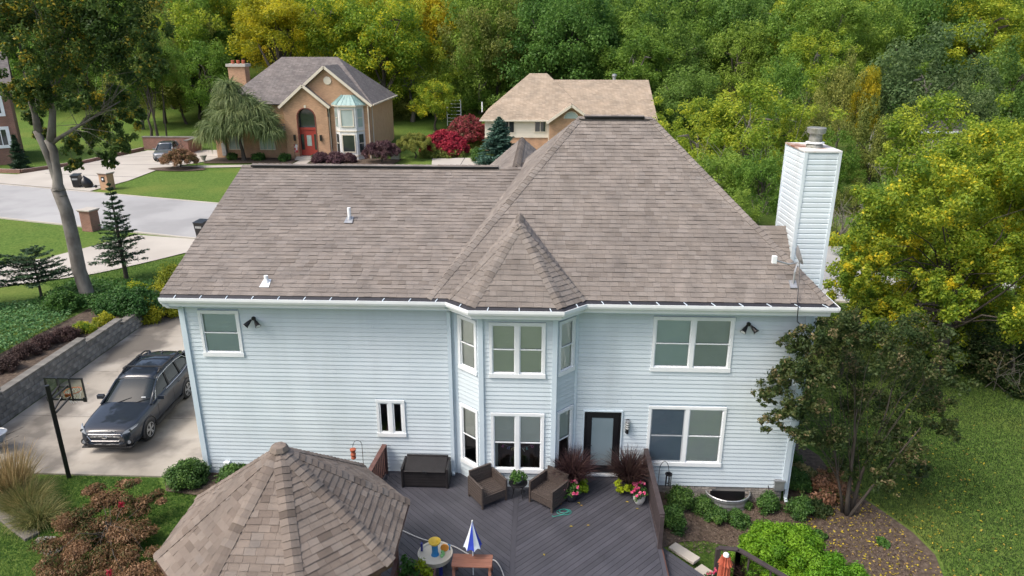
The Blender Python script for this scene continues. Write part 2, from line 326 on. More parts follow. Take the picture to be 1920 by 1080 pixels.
# ------------------------------------------------------------------ foliage
def unit(v): return v / np.maximum(1e-9, np.linalg.norm(v, axis=-1, keepdims=True))
def leaf_mesh(name, C, Nn, size, var, m, aspect=0.55, along=None, rg=None):
    """one diamond-shaped, slightly folded leaf per point"""
    n = len(C); rg = rg or np.random.default_rng(1)
    Nn = unit(Nn); a = rg.normal(size=(n, 3)) if along is None else along
    a = unit(a - Nn * np.sum(a * Nn, axis=1, keepdims=True)); b = np.cross(Nn, a)
    s = (np.asarray(size) * np.ones(n))[:, None]
    V = np.empty((n, 4, 3)); fold = Nn * s * 0.12
    V[:, 0] = C - a * s * 0.5; V[:, 1] = C + b * s * aspect * 0.5 + fold; V[:, 2] = C + a * s * 0.5; V[:, 3] = C - b * s * aspect * 0.5 + fold
    me = bpy.data.meshes.new(name); me.vertices.add(n * 4); me.vertices.foreach_set('co', V.ravel())
    me.loops.add(n * 4); me.loops.foreach_set('vertex_index', np.arange(n * 4)); me.polygons.add(n)
    me.polygons.foreach_set('loop_start', np.arange(n) * 4); me.polygons.foreach_set('loop_total', np.full(n, 4))
    at = me.attributes.new('var', 'FLOAT', 'FACE'); at.data.foreach_set('value', np.clip(var, 0, 1).astype(np.float32))
    me.materials.append(m); me.update(calc_edges=True); me.validate()
    return me
def clump_leaves(rg, clumps, per, size, up=0.5, center=None, jit=0.62, shell=0.45, flat=1.0):
    """leaves scattered through uneven clumps; returns points, normals, sizes, values"""
    CC, NN, SS, VV = [], [], [], []
    for c, r_ in clumps:
        k = max(6, int(per * (r_ if np.isscalar(r_) else 1)))
        d = unit(rg.normal(size=(k, 3))); rad = (shell + (1 - shell) * rg.random((k, 1)) ** 0.6) * (1 + 0.18 * rg.normal(size=(k, 1)))
        p = d * rad * r_; p[:, 2] *= flat
        CC.append(np.asarray(c) + p); nn = d * 0.7 + np.array([0, 0, up]) + jit * rg.normal(size=(k, 3)); NN.append(nn)
        SS.append(size * (0.7 + 0.6 * rg.random(k))); VV.append(np.clip(0.5 + 0.22 * rg.normal() + 0.22 * rg.normal(size=k), 0, 1))
    return np.concatenate(CC), np.concatenate(NN), np.concatenate(SS), np.concatenate(VV)
def lobes(rg, n, inner=0.35, zs=1.0, rmin=0.16, rmax=0.34, low=-0.75):
    """clump centres over an uneven ball of radius ~1"""
    out = []; bump = [(unit(rg.normal(size=3)), rg.uniform(-0.38, 0.42)) for _ in range(11)]
    while len(out) < n:
        d = unit(rg.normal(size=3))
        if d[2] < low: continue
        k = 1 + sum(a * max(0, float(d @ b)) ** 3 for b, a in bump)
        rr = (rg.uniform(0.58, 1.02) if rg.random() > inner else rg.uniform(0.2, 0.6)) * k
        out.append((d * rr * np.array([1, 1, zs]), rg.uniform(rmin, rmax)))
    return out
def unit_crown(name, seed, m, nl=9000, size=0.075, n=55, zs=1.0, up=0.5, low=-0.75, **k):
    rg = np.random.default_rng(seed); cl = lobes(rg, n, zs=zs, low=low, **k); per = nl / sum(c[1] for c in cl)
    return _lm(name, rg, cl, per, size, up, m)
def _lm(name, rg, cl, per, size, up, m, aspect=0.6, shell=0.4, flat=1.0):
    c, n, s, v = clump_leaves(rg, cl, per, size, up, shell=shell, flat=flat); return leaf_mesh(name, c, n, s, v, m, aspect, rg=rg)
def mesh_obj(name, me, parent=None, loc=None, scale=None):
    o = bpy.data.objects.new(name, me); link(o, parent)
    if parent is not None: KIDS.setdefault(parent.name, []).append(o)
    if loc is not None: o.location = loc
    if scale is not None: o.scale = scale
    return o
LIMB = [0.5]
def limb_paths(rg, base, top, targets, r0, mb, n=7):
    """a bent, tapering trunk and limbs reaching towards the clumps"""
    base, top = np.array(base, float), np.array(top, float); pts = []
    for i in range(7):
        t = i / 6; pts.append(base + (top - base) * t + rg.normal(size=3) * np.array([1, 1, 0]) * r0 * 0.5 * (0 < i))
    rad = [r0 * (1.25 if i == 0 else 1 - 0.75 * i / 6) for i in range(7)]
    mb.tube(pts, rad, n)
    for tg in targets:
        t = rg.uniform(0.3, 0.95); k = int(t * 6); s = pts[k] + (pts[min(6, k + 1)] - pts[k]) * (t * 6 - k)
        e = np.array(tg); mid = (s + e) / 2 + rg.normal(size=3) * 0.08 * np.linalg.norm(e - s) + np.array([0, 0, 0.08 * np.linalg.norm(e - s)])
        rr = r0 * (1 - 0.75 * t) * LIMB[0]; mb.tube([s, s * 0.5 + mid * 0.5 + rg.normal(size=3) * 0.02, mid, mid * 0.5 + e * 0.5, e], [rr, rr * 0.85, rr * 0.65, rr * 0.45, rr * 0.2], 5, cap=False)
    return pts
def strips(name, rg, base, dirs, length, width, droop, m, var=None, seg=4, taper=True):
    """bent blades: base (n,3), dirs (n,3) start direction; drooping under their weight"""
    n = len(base); L = (np.asarray(length) * np.ones(n))[:, None] / seg; d = unit(dirs); side = unit(np.cross(d, rg.normal(size=(n, 3))))
    V = np.empty((n, (seg + 1) * 2, 3)); p = base.copy()
    for i in range(seg + 1):
        wv = (np.asarray(width) * np.ones(n))[:, None] * ((1 - (i / seg) ** 1.5 * 0.9) if taper else 1) * 0.5
        V[:, 2 * i] = p - side * wv; V[:, 2 * i + 1] = p + side * wv
        p = p + d * L; d = unit(d + np.array([0, 0, -1]) * (np.asarray(droop) * np.ones(n))[:, None] / seg * (i + 1) / seg * 2)
    k = (seg + 1) * 2; F = []
    off = np.arange(n)[:, None] * k
    q = np.stack([np.array([2 * i, 2 * i + 1, 2 * i + 3, 2 * i + 2]) for i in range(seg)])
    idx = (off[:, :, None] + q[None]).reshape(-1)
    nf = n * seg; me = bpy.data.meshes.new(name); me.vertices.add(n * k); me.vertices.foreach_set('co', V.ravel())
    me.loops.add(nf * 4); me.loops.foreach_set('vertex_index', idx); me.polygons.add(nf)
    me.polygons.foreach_set('loop_start', np.arange(nf) * 4); me.polygons.foreach_set('loop_total', np.full(nf, 4))
    if var is None: var = rg.random(n)
    at = me.attributes.new('var', 'FLOAT', 'FACE'); at.data.foreach_set('value', np.repeat(var, seg).astype(np.float32))
    me.materials.append(m); me.update(calc_edges=True); return me

# ------------------------------------------------------------------ terrain
def H(x, y):
    z = -0.06
    z += -0.74 * ss(2.5, 5, x) * (1 - ss(9, 14, y)) - (0.10 + 0.15 * ss(-9, -6, x)) * (1 - ss(0, 4, y)) * (1 - ss(2.5, 5, x))
    if x > -18.05: z += -0.24 * (1 - ss(10.5, 15, y)) * (1 - ss(-9, -5, x)) * ss(-1, 1.5, y)
    else: z += (1.02 - 0.055 * max(0, y) + 0.25 * ss(18.6, 22, -x)) * (1 - ss(11, 22, y)) * ss(-4, -1, y)
    z += 0.075 * max(0, y - 62) * (1 - ss(-5, 5, x)) + 0.22 * max(0, y - 82) + 0.03 * max(0, y - 60) * ss(-5, 5, x)
    return z
xs = sorted(set([-200, -160, -130, -110] + list(np.arange(-100, -30, 4.0)) + list(np.arange(-30, 26, 0.5)) + [-18.2, -18.02] + list(np.arange(26, 100, 4.0)) + [110, 130, 160, 200]))
ys = sorted(set([-60, -40, -30, -20] + list(np.arange(-14, 26, 0.5)) + list(np.arange(26, 90, 2.0)) + list(np.arange(90, 230, 8.0)) + [300]))
g = MB(); nx = len(xs)
g.v = [(x, y, H(x, y) - (0.35 if (-9.7 < x < 7 and 0.3 < y < 9.5) else 0)) for y in ys for x in xs]
for j in range(len(ys) - 1):
    for i in range(nx - 1):
        g.f.append((j * nx + i, j * nx + i + 1, (j + 1) * nx + i + 1, (j + 1) * nx + i))
struct(g.build('lawn_ground', M['lawn'], smooth=True))
def sheet(name, poly, m, dz, step=None, parent=None, fixed=None):
    """flat patch lying dz above the terrain (or at a fixed height)"""
    if fixed is not None:
        b = MB(); b.add([(p[0], p[1], fixed) for p in poly], [tuple(range(len(poly)))]); return b.build(name, m, parent)
    bm = bmesh.new(); f = bm.faces.new([bm.verts.new((p[0], p[1], 0)) for p in poly])
    x0, x1 = min(p[0] for p in poly), max(p[0] for p in poly); y0, y1 = min(p[1] for p in poly), max(p[1] for p in poly)
    st = step or 0.5
    for ax, a, b_ in ((0, x0, x1), (1, y0, y1)):
        t = math.ceil(a / st) * st
        while t < b_:
            no = (1, 0, 0) if ax == 0 else (0, 1, 0)
            bmesh.ops.bisect_plane(bm, geom=bm.verts[:] + bm.edges[:] + bm.faces[:], plane_co=(t, t, 0), plane_no=no, dist=1e-5); t += st
    for v in bm.verts: v.co.z = H(v.co.x, v.co.y) + dz
    me = bpy.data.meshes.new(name); bm.to_mesh(me); bm.free(); me.materials.append(m)
    o = bpy.data.objects.new(name, me); link(o, parent); return o
def blob(cx, cy, rx, ry, seed=0, n=26, wob=0.12):
    q = random.Random(seed); ph = [q.uniform(0, 6.28) for _ in range(4)]
    return [(cx + rx * (1 + wob * sum(math.sin((k + 2) * t + ph[k]) for k in range(3)) / 2) * math.cos(t), cy + ry * (1 + wob * sum(math.cos((k + 2) * t + ph[k]) for k in range(3)) / 2) * math.sin(t)) for t in [2 * math.pi * i / n for i in range(n)]]
# street and drives across it
NEAR = [(-75, 40.8), (-38.4, 30), (-21.9, 25.1), (0, 18.8), (17, 14.6), (60, 4)]
FAR = [(75, 11), (17, 25), (0, 28.6), (-25, 35.2), (-47.2, 41.9), (-85, 53.5)]
struct(sheet('street', NEAR + FAR, M['street'], 0, fixed=-0.01))
kb = MB()
for A in (NEAR, FAR):
    for p, q in zip(A, A[1:]): kb.beam((p[0], p[1], -0.02), (q[0], q[1], -0.02), 0.16, 0.1)
struct(kb.build('street_kerb', M['concrete_pale']))
struct(sheet('neighbour_driveway', [(-47.5, 42.3), (-37.6, 39.3), (-36.9, 44), (-37.2, 50.2), (-34.4, 55), (-34.9, 62.5), (-44.6, 61.6), (-46.5, 52), (-49, 46.5), (-58, 48), (-60, 45.9)], M['concrete_pale'], 0, fixed=0.0))
struct(sheet('front_walk', [(-36.5, 50.2), (-26, 52.0), (-20.6, 52.2), (-20.8, 53.5), (-23.8, 53.4), (-24.0, 56.0), (-25.2, 56.0), (-25.2, 53.4), (-36.4, 51.6)], M['concrete_pale'], 0, fixed=0.004))
struct(sheet('side_driveway', [(-22.1, 25.0), (-19.4, 23.6), (-21.2, 21.9), (-24, 17.5), (-30, 11.5), (-36, 9), (-42, 9), (-42, 13), (-34.0, 15.2), (-28.7, 20.6), (-26.3, 25.9)], M['concrete_pale'], 0.05))
struct(sheet('opposite_driveway', [(-11.6, 57.5), (-4.6, 58.2), (-4.6, 62), (0, 62), (0.2, 29), (-8.5, 31), (-10, 45)], M['concrete_pale'], 0, fixed=0.002))
for nm, pts_ in (('expansion_joint', ((-46.6, 47.0), (-37.0, 45.6))), ('expansion_joint', ((-46.2, 52.0), (-35.8, 52.4))), ('expansion_joint', ((-45.2, 57.0), (-34.8, 57.6))), ('expansion_joint', ((-8.2, 58.0), (-8.0, 30.8)))):
    struct(MB().beam((*pts_[0], 0.0), (*pts_[1], 0.0), 0.07, 0.012).build(nm, M['gutter_dark']))
# parking pad of cast slabs between open joints
pad = struct(sheet('parking_pad', [(-17.9, -0.35), (-9.9, -0.35), (-9.9, 12.6), (-17.9, 12.6)], M['mulch'], 0, fixed=-0.19))
for y0, y1 in ((-0.35, 2.98), (3.0, 6.42), (6.44, 9.92), (9.94, 12.6)):
    for x0, x1 in ((-17.88, -9.92),):
        MB().box(x0, x1, y0, y1, -0.24, -0.15).build('slab', M['concrete'], pad, bevel=0.006)
# beds
struct(sheet('planting_bed', [(3.25, 0.1), (7.4, 0.1), (8.1, 3.5), (8.7, 3.4), (9.15, 2.6), (9.2, 1.6), (9.5, 0.6), (9.95, -0.3), (10.35, -1.2), (10.5, -2.1), (10.3, -2.9), (9.85, -3.6), (9.1, -4.15), (8.2, -4.4), (6.9, -4.5), (6.3, -4.1), (5.95, -3.2), (5.55, -2.3), (5.1, -1.95), (4.5, -1.85), (3.9, -2.1), (3.25, -2.6)], M['mulch'], 0.022))
struct(sheet('planting_bed', [(-11.1, -0.2), (-9.9, -0.32), (-9.9, 0.2), (-4.5, 0.2), (-4.5, -1.2), (-9.3, -1.3), (-10.6, -1.1)], M['mulch'], 0.03))
struct(sheet('planting_bed', [(-20.3, 2), (-18.25, 1.5), (-18.25, 11.6), (-17.4, 12.7), (-16.5, 14.5), (-18, 16.5), (-21, 15.2), (-20.4, 11), (-20.4, 6)], M['mulch'], 0.02))
struct(sheet('planting_bed', blob(-35.4, 50.0, 2.6, 1.2, 3), M['mulch'], 0, fixed=0.012))
struct(sheet('planting_bed', [(-34.5, 53.4), (-25.4, 53.6), (-25.4, 57), (-34.5, 57)], M['mulch'], 0, fixed=0.012))
struct(sheet('planting_bed', [(-23.7, 53.6), (-15, 53.4), (-14.6, 57), (-23.7, 57)], M['mulch'], 0, fixed=0.012))

# ------------------------------------------------------------------ main house
house = thing('siding_house', 'pale blue siding house with brown shingle roof and two-storey bay', 'house')
ZB, ZT = -0.27, 5.27
LAP = 0.127
nplank = [0]
def split(a, b):
    c = rnd.uniform(a + 1.2, b - 1.2); return ((a, c - 0.002), (c + 0.002, b))
def wall(name, A, B, z0, z1, holes, parent, lap=LAP, planks=True, m=None, corner=True):
    """siding wall from plan point A to B (outside on the right of A->B): backing with openings + single lap boards"""
    A, B = Vector((A[0], A[1], 0)), Vector((B[0], B[1], 0)); L = (B - A).length; u = (B - A) / L; n = Vector((u.y, -u.x, 0))
    P = lambda a, z, o=0: A + u * a + n * o + Vector((0, 0, z))
    us = sorted(set([0, L] + [h[0] for h in holes] + [h[1] for h in holes])); zs = sorted(set([z0, z1] + [h[2] for h in holes] + [h[3] for h in holes]))
    mb = MB()
    for a, b in zip(us, us[1:]):
        for c, d in zip(zs, zs[1:]):
            mu, mz = (a + b) / 2, (c + d) / 2
            if any(h[0] < mu < h[1] and h[2] < mz < h[3] for h in holes): continue
            mb.add([P(a, c), P(b, c), P(b, d), P(a, d)], [(0, 1, 2, 3)])
    w_ = mb.build(name, m or M['wall_back'], parent)
    if not planks: return w_, P, n
    z = z0
    while z < z1 - 0.02:
        zt = min(z + lap, z1); segs = [(0.0, L)]
        for h in holes:
            if h[2] - 0.02 < (z + zt) / 2 < h[3] + 0.02:
                segs = [q for s_ in segs for q in ((s_[0], min(s_[1], h[0])), (max(s_[0], h[1]), s_[1])) if q[1] - q[0] > 0.03]
        if L > 5 and rnd.random() < 0.55: segs = [q for a, b in segs for q in (split(a, b) if b - a > 5 else ((a, b),))]
        for a, b in segs:
            # lap profile: face leaning in towards the top, a drip edge below, a shallow dutch step
            pr = [(0.001, z + 0.006), (0.021, z + 0.001), (0.022, z + 0.010), (0.012, z + lap * 0.6), (0.004, zt)]
            vs = [P(a, zz, o) for o, zz in pr] + [P(b, zz, o) for o, zz in pr]; k = len(pr)
            MB().add(vs, [(i, k + i, k + i + 1, i + 1) for i in range(k - 1)] + [tuple(range(k)), tuple(range(k, 2 * k))[::-1]]).build('siding_plank', M['siding'], w_)
            nplank[0] += 1
        z += lap
    return w_, P, n
def post(parent, x, y, z0, z1, s=0.10, m='trim_blue', name='corner_trim'):
    return MB().box(x - s / 2, x + s / 2, y - s / 2, y + s / 2, z0, z1).build(name, M[m], parent)
def window(parent, P, n, a0, a1, z0, z1, units=2, kind='hung', cover='blind', covers=None, proud=0.05):
    """casing + sashes + glass; P(a,z,out) maps wall coordinates"""
    up = Vector((0, 0, 1)); u = (P(1, 0) - P(0, 0)).normalized()
    def bx(mb, a, b, c, d, o0, o1):
        vs = [P(x, z, o) for z in (c, d) for o in (o0, o1) for x in (a, b)]
        mb.add(vs, [(0, 2, 3, 1), (4, 5, 7, 6), (0, 1, 5, 4), (2, 6, 7, 3), (0, 4, 6, 2), (1, 3, 7, 5)])
    c = 0.075; fr = MB()
    bx(fr, a0, a0 + c, z0 + 0.12, z1, -0.06, proud); bx(fr, a1 - c, a1, z0 + 0.12, z1, -0.06, proud)
    bx(fr, a0 - 0.003, a1 + 0.003, z1 - c, z1 + 0.003, -0.06, proud + 0.006); bx(fr, a0 - 0.012, a1 + 0.012, z0, z0 + 0.122, -0.06, proud + 0.014)
    W = (a1 - a0 - 2 * c)
    mull = 0.11 if units == 2 else 0
    if units == 2: bx(fr, (a0 + a1) / 2 - mull / 2, (a0 + a1) / 2 + mull / 2, z0 + 0.12, z1 - c, -0.06, proud + 0.003)
    wo = fr.build('window', M['white'], parent)
    uw = (W - mull) / units; zb, zt = z0 + 0.12, z1 - c; zm = (zb + zt) / 2
    for i in range(units):
        s0 = a0 + c + i * (uw + mull); s1 = s0 + uw; e = 0.032
        if kind == 'hung':
            for lo, hi, o in ((zb, zm + 0.018, 0.008), (zm - 0.018, zt, 0.026)):
                sa = MB(); bx(sa, s0, s0 + e, lo, hi, o - 0.03, o); bx(sa, s1 - e, s1, lo, hi, o - 0.03, o)
                bx(sa, s0 + e, s1 - e, lo, lo + e, o - 0.03, o); bx(sa, s0 + e, s1 - e, hi - e, hi, o - 0.03, o); sa.build('sash', M['white'], wo)
                gp = MB(); gp.add([P(s0 + e, lo + e, o - 0.015), P(s1 - e, lo + e, o - 0.015), P(s1 - e, hi - e, o - 0.015), P(s0 + e, hi - e, o - 0.015)], [(0, 1, 2, 3)]); gp.build('pane', M['glass'], wo)
        else:
            sa = MB(); e = 0.045
            bx(sa, s0, s0 + e, zb, zt, 0, 0.03); bx(sa, s1 - e, s1, zb, zt, 0, 0.03); bx(sa, s0 + e, s1 - e, zb, zb + e, 0, 0.03); bx(sa, s0 + e, s1 - e, zt - e, zt, 0, 0.03); sa.build('sash', M['white'], wo)
            gp = MB(); gp.add([P(s0 + e, zb + e, 0.012), P(s1 - e, zb + e, 0.012), P(s1 - e, zt - e, 0.012), P(s0 + e, zt - e, 0.012)], [(0, 1, 2, 3)]); gp.build('pane', M['glass_dark'], wo)
        cv = covers[i] if covers else cover
        if cv:
            low, mm = {'blind': (zb, 'blind'), 'half': (zm - 0.02, 'blind'), 'blue': (zb, 'blind_blue'), 'teal': (zb, 'blind_teal'), 'sage': (zb, 'blind_sage'), 'grey': (zb, 'blind_grey')}[cv]
            bl = MB(); z = low; k = 0
            while z < zt - 0.005:                       # single slats, each tilted
                tt = rnd.uniform(-0.003, 0.003)
                bl.add([P(s0 + 0.005, z, -0.036 + tt), P(s1 - 0.005, z, -0.036 - tt), P(s1 - 0.005, z + 0.034, -0.058), P(s0 + 0.005, z + 0.034, -0.058)], [(0, 1, 2, 3)]); z += 0.032
            bl.build('blind', M[mm], wo)
            if cv == 'blue':
                sc = MB(); sc.add([P(s0, zb, 0.03), P(s1, zb, 0.03), P(s1, zt, 0.03), P(s0, zt, 0.03)], [(0, 1, 2, 3)])
                sc.build('insect_screen', M['screen'], wo)
    return wo
# fine mesh screen: half see-through
ms = bpy.data.materials.new('screen_mesh'); ms.use_nodes = True
_t = _n(ms, 'ShaderNodeBsdfTransparent'); _t.inputs[0].default_value = (1, 1, 1, 1); _mx = _n(ms, 'ShaderNodeMixShader'); _mx.inputs[0].default_value = 0.35
ms.node_tree.nodes['Principled BSDF'].inputs['Base Color'].default_value = (0.10, 0.14, 0.19, 1)
ms.node_tree.links.new(_t.outputs[0], _mx.inputs[1]); ms.node_tree.links.new(ms.node_tree.nodes['Principled BSDF'].outputs[0], _mx.inputs[2]); ms.node_tree.links.new(_mx.outputs[0], ms.node_tree.nodes['Material Output'].inputs[0])
M['screen'] = ms

XL, XR, BX0, BX1 = -9.86, 7.13, -2.30, 1.02
# left facade wall  (wall coordinate a = x - XL)
hl = [(-9.42 - XL, -8.28 - XL, 3.63, 5.01), (-4.64 - XL, -3.82 - XL, 1.17, 2.35)]
wl, PL, nl_ = wall('facade_wall', (XL, 0), (BX0, 0), ZB, ZT, hl, house)
window(house, PL, nl_, *hl[0], units=1, cover='teal'); window(house, PL, nl_, *hl[1], units=2, kind='casement', cover=None)
# right facade wall (a = x - BX1)
hr = [(3.06 - BX1, 5.22 - BX1, 3.42, 5.03), (3.10 - BX1, 5.26 - BX1, 0.41, 2.33), (1.30 - BX1, 2.34 - BX1, 0.0, 2.12)]
wr, PR, nr_ = wall('facade_wall', (BX1, 0), (XR, 0), ZB, ZT, hr, house)
window(house, PR, nr_, *hr[0], covers=['teal', 'grey']); window(house, PR, nr_, *hr[1], covers=['blue', 'blind'])
# bay walls
BA = [(BX0, 0), (-1.56, -0.64), (0.41, -0.64), (BX1, 0)]
LS = (Vector(BA[1]) - Vector(BA[0])).length
hs_ = [(0.14, LS - 0.13, 3.45, 5.04), (0.14, LS - 0.13, 0.46, 2.36)]
for A_, B_ in ((BA[0], BA[1]), (BA[2], BA[3])):
    L_ = (Vector(B_) - Vector(A_)).length; q = L_ / LS; hh = [(h[0] * q, h[1] * q, h[2], h[3]) for h in hs_]
    ww, Pw, nw = wall('bay_side_wall', A_, B_, ZB, ZT, hh, house)
    window(house, Pw, nw, *hh[0], units=1, cover='sage' if A_[0] > 0 else 'blind'); window(house, Pw, nw, *hh[1], units=1, cover='half')
hb = [(0.23, 1.72, 3.45, 5.05), (0.25, 1.72, 0.48, 2.37)]
wb, PB, nb_ = wall('bay_front_wall', BA[1], BA[2], ZB, ZT, hb, house)
window(house, PB, nb_, *hb[0], cover='sage'); window(house, PB, nb_, *hb[1], cover='half')
for x, y in BA[1:3]: post(house, x, y, ZB, ZT, 0.13)
for x, y in ((XL, 0), (XR, 0)): post(house, x, y, ZB, ZT, 0.15)
for x, y in ((BX0, -0.02), (BX1, -0.02)): post(house, x, y, ZB, ZT, 0.07)
# other walls (side and street side)
wall('side_wall', (XL, 12.15), (XL, 0), ZB, ZT, [], house, planks=False, m=M['siding'])
wall('side_wall', (XR, 0), (XR, 10), ZB, ZT, [], house, planks=False, m=M['siding'])
wall('street_wall', (XR, 10), (XL, 12.15), ZB, ZT, [], house, planks=False, m=M['siding'])
# side wall lap edge seen past the right corner
MB().box(XR + 0.25, XR + 0.34, 0.55, 0.65, ZB, 5.2).build('downspout', M['trim_blue'], house)
# rooms seen through the clear panes
def room(x0, x1, y0, y1, z0, z1):
    mb = MB(); mb.add([(x0, y0, z0), (x1, y0, z0), (x1, y1, z0), (x0, y1, z0), (x0, y0, z1), (x1, y0, z1), (x1, y1, z1), (x0, y1, z1)],
                      [(0, 1, 2, 3), (4, 7, 6, 5), (2, 6, 7, 3), (0, 3, 7, 4), (1, 5, 6, 2)]); return mb.build('room_interior', M['room'], house)
room(BX0 + 0.03, BX1 - 0.03, -0.02, 3.6, 0.02, 2.75); room(-5.6, -2.9, 0.03, 2.2, 0.02, 2.6)
room(BX0 + 0.03, BX1 - 0.03, -0.02, 3.6, 2.9, 5.2); room(BX1 + 0.02, 6.9, 0.03, 3.2, 0.02, 2.75); room(BX1 + 0.02, 6.9, 0.03, 3.2, 2.9, 5.2); room(-9.7, -7.5, 0.03, 2.6, 2.9, 5.2)
MB().prism([(BX0, 0.4), (BA[1][0], -0.62), (BA[2][0], -0.62), (BX1, 0.4)], 0.0, 0.02).build('bay_floor', M['room'], house)
for xs_ in ((-1.27, -1.13), (0.06, 0.20)):     # curtains behind the lower bay window
    cb = MB(); n_ = 12
    for i in range(n_):
        a, b = xs_[0] + (xs_[1] - xs_[0]) * i / n_, xs_[0] + (xs_[1] - xs_[0]) * (i + 1) / n_
        cb.add([(a, -0.5 + 0.02 * (i % 2), 0.5), (b, -0.5 + 0.02 * ((i + 1) % 2), 0.5), (b, -0.5 + 0.02 * ((i + 1) % 2), 1.5), (a, -0.5 + 0.02 * (i % 2), 1.5)], [(0, 1, 2, 3)])
    cb.build('curtain', M['curtain'], house)
tb = thing('dining_table', 'dark wooden dining table inside the lower bay window', 'table', (-0.6, 1.2, 0.02))
MB().box(-0.8, 0.8, -0.45, 0.45, 0.70, 0.75).build('table_top', M['wood_dark'], tb, bevel=0.01)
for i in (-1, 1):
    for j in (-1, 1): MB().box(i * 0.7 - 0.03, i * 0.7 + 0.03, j * 0.36 - 0.03, j * 0.36 + 0.03, 0, 0.70).build('leg', M['wood_dark'], tb)
for k, (x, rz) in enumerate(((-0.95, 0.35), (-0.2, -0.5))):
    ch = thing('dining_chair', 'dark wooden chair behind the %s lower bay pane' % ('curtained left' if k == 0 else 'curtained right'), 'chair', (x, 0.35, 0.02), rz, 'chairs at the dining table')
    MB().box(-0.22, 0.22, -0.2, 0.2, 0.43, 0.47).build('seat', M['wood_dark'], ch)
    MB().box(-0.22, 0.22, -0.24, -0.2, 0.5, 0.95).build('backrest', M['wood_dark'], ch)
    for i in (-1, 1):
        for j in (-1, 1): MB().box(i * 0.19 - 0.02, i * 0.19 + 0.02, j * 0.17 - 0.02, j * 0.17 + 0.02, 0, 0.43).build('leg', M['wood_dark'], ch)
# letter garland, read from inside the room
gar = thing('letter_garland', 'colourful birthday letter garland hung inside the lower bay window', 'garland', (-0.575, -0.50, 1.38))
def sag(x): return -0.24 + 0.62 * x * x if abs(x) < 0.66 else 0.03
gt = MB(); gt.tube([(x / 20, 0.004, sag(x / 20) + 0.045) for x in range(-13, 14)], 0.003, 4); gt.build('string', M['curtain'], gar)
LC = [(0.55, 0.10, 0.40), (0.20, 0.25, 0.6), (0.75, 0.65, 0.30), (0.70, 0.72, 0.66), (0.30, 0.62, 0.62), (0.62, 0.14, 0.42), (0.62, 0.70, 0.30)]
for i, (ch_, x) in enumerate(zip('ahhyad', (-0.43, -0.27, -0.15, 0.17, 0.27, 0.43))):
    fc = bpy.data.curves.new('letter', 'FONT'); fc.body = ch_; fc.size = 0.17; fc.extrude = 0.003; fc.align_x = 'CENTER'
    tmp = bpy.data.objects.new('tmp', fc); COL.objects.link(tmp); dg = bpy.context.evaluated_depsgraph_get()
    me = bpy.data.meshes.new_from_object(tmp.evaluated_get(dg)); bpy.data.objects.remove(tmp)
    me.name = 'letter'; me.materials.clear(); me.materials.append(mat('letter_paper_%d' % i, LC[i], 0.7))
    o = mesh_obj('letter', me, gar, (x, 0, sag(x) - 0.06)); o.rotation_euler = (R(90), 0, R(180)); o.rotation_euler.rotate_axis('Z', -0.9 * x)
# door
dx0, dx1 = 1.30, 2.34
db = MB(); db.box(dx0, dx0 + 0.05, -0.05, 0.08, 0.10, 2.12); db.box(dx1 - 0.05, dx1, -0.05, 0.08, 0.10, 2.12); db.box(dx0 + 0.05, dx1 - 0.05, -0.05, 0.08, 2.07, 2.12)
door = db.build('door', M['door_black'], house)
sl_ = MB(); a, b = dx0 + 0.055, dx1 - 0.055
sl_.box(a, a + 0.16, -0.028, 0.02, 0.12, 2.065); sl_.box(b - 0.16, b, -0.028, 0.02, 0.12, 2.065); sl_.box(a + 0.16, b - 0.16, -0.028, 0.02, 1.92, 2.065); sl_.box(a + 0.16, b - 0.16, -0.028, 0.02, 0.12, 0.36)
sl_.build('door_leaf', M['door_black'], door, bevel=0.006)
MB().box(a + 0.16, b - 0.16, -0.012, 0.005, 0.36, 1.92).build('pane', M['frost'], door)
MB().lathe([(0.025, 0), (0.025, 0.03), (0.012, 0.035), (0.012, 0.06)], (a + 0.07, -0.09, 1.05), 10, 'y').box(a + 0.06, a + 0.18, -0.095, -0.08, 1.04, 1.06).build('handle', M['black'], door)
MB().box(dx0 + 0.02, dx1 - 0.02, -0.10, 0.05, 0.04, 0.10).build('threshold', M['white'], door)
MB().box(dx0 - 0.03, dx1 + 0.03, -0.045, 0.0, -0.2, 0.04).build('door_riser', M['trim_blue'], house)
# casing lip above door
for x in (dx0 - 0.02, dx1 + 0.02): MB().box(x - 0.02, x + 0.02, -0.055, -0.002, 0.1, 2.14).build('door_casing', M['trim_blue'], house)
MB().box(dx0 - 0.04, dx1 + 0.04, -0.058, -0.002, 2.123, 2.16).build('door_casing', M['trim_blue'], house)
# brick foundation under the right wall
fo = MB().box(3.2, XR - 0.02, 0.02, 0.3, -1.1, ZB - 0.002).build('foundation', M['mortar'], house)
bk = MB().box(0, 0.195, -0.015, 0.05, 0, 0.058); bko = None
z = -0.98; row = 0
while z < ZB - 0.03:
    x = 3.25 + (0.1 if row % 2 else 0)
    while x + 0.195 < XR:
        if not (5.05 < x < 5.95 and z < -0.36):
            if bko is None: bko = bk.build('brick', M['brick_base'], fo); bko.location = (x, 0, z)
            else:
                o = bko.copy(); COL.objects.link(o); o.location = (x, rnd.uniform(-0.004, 0.002), z)
        x += 0.207
    z += 0.068; row += 1
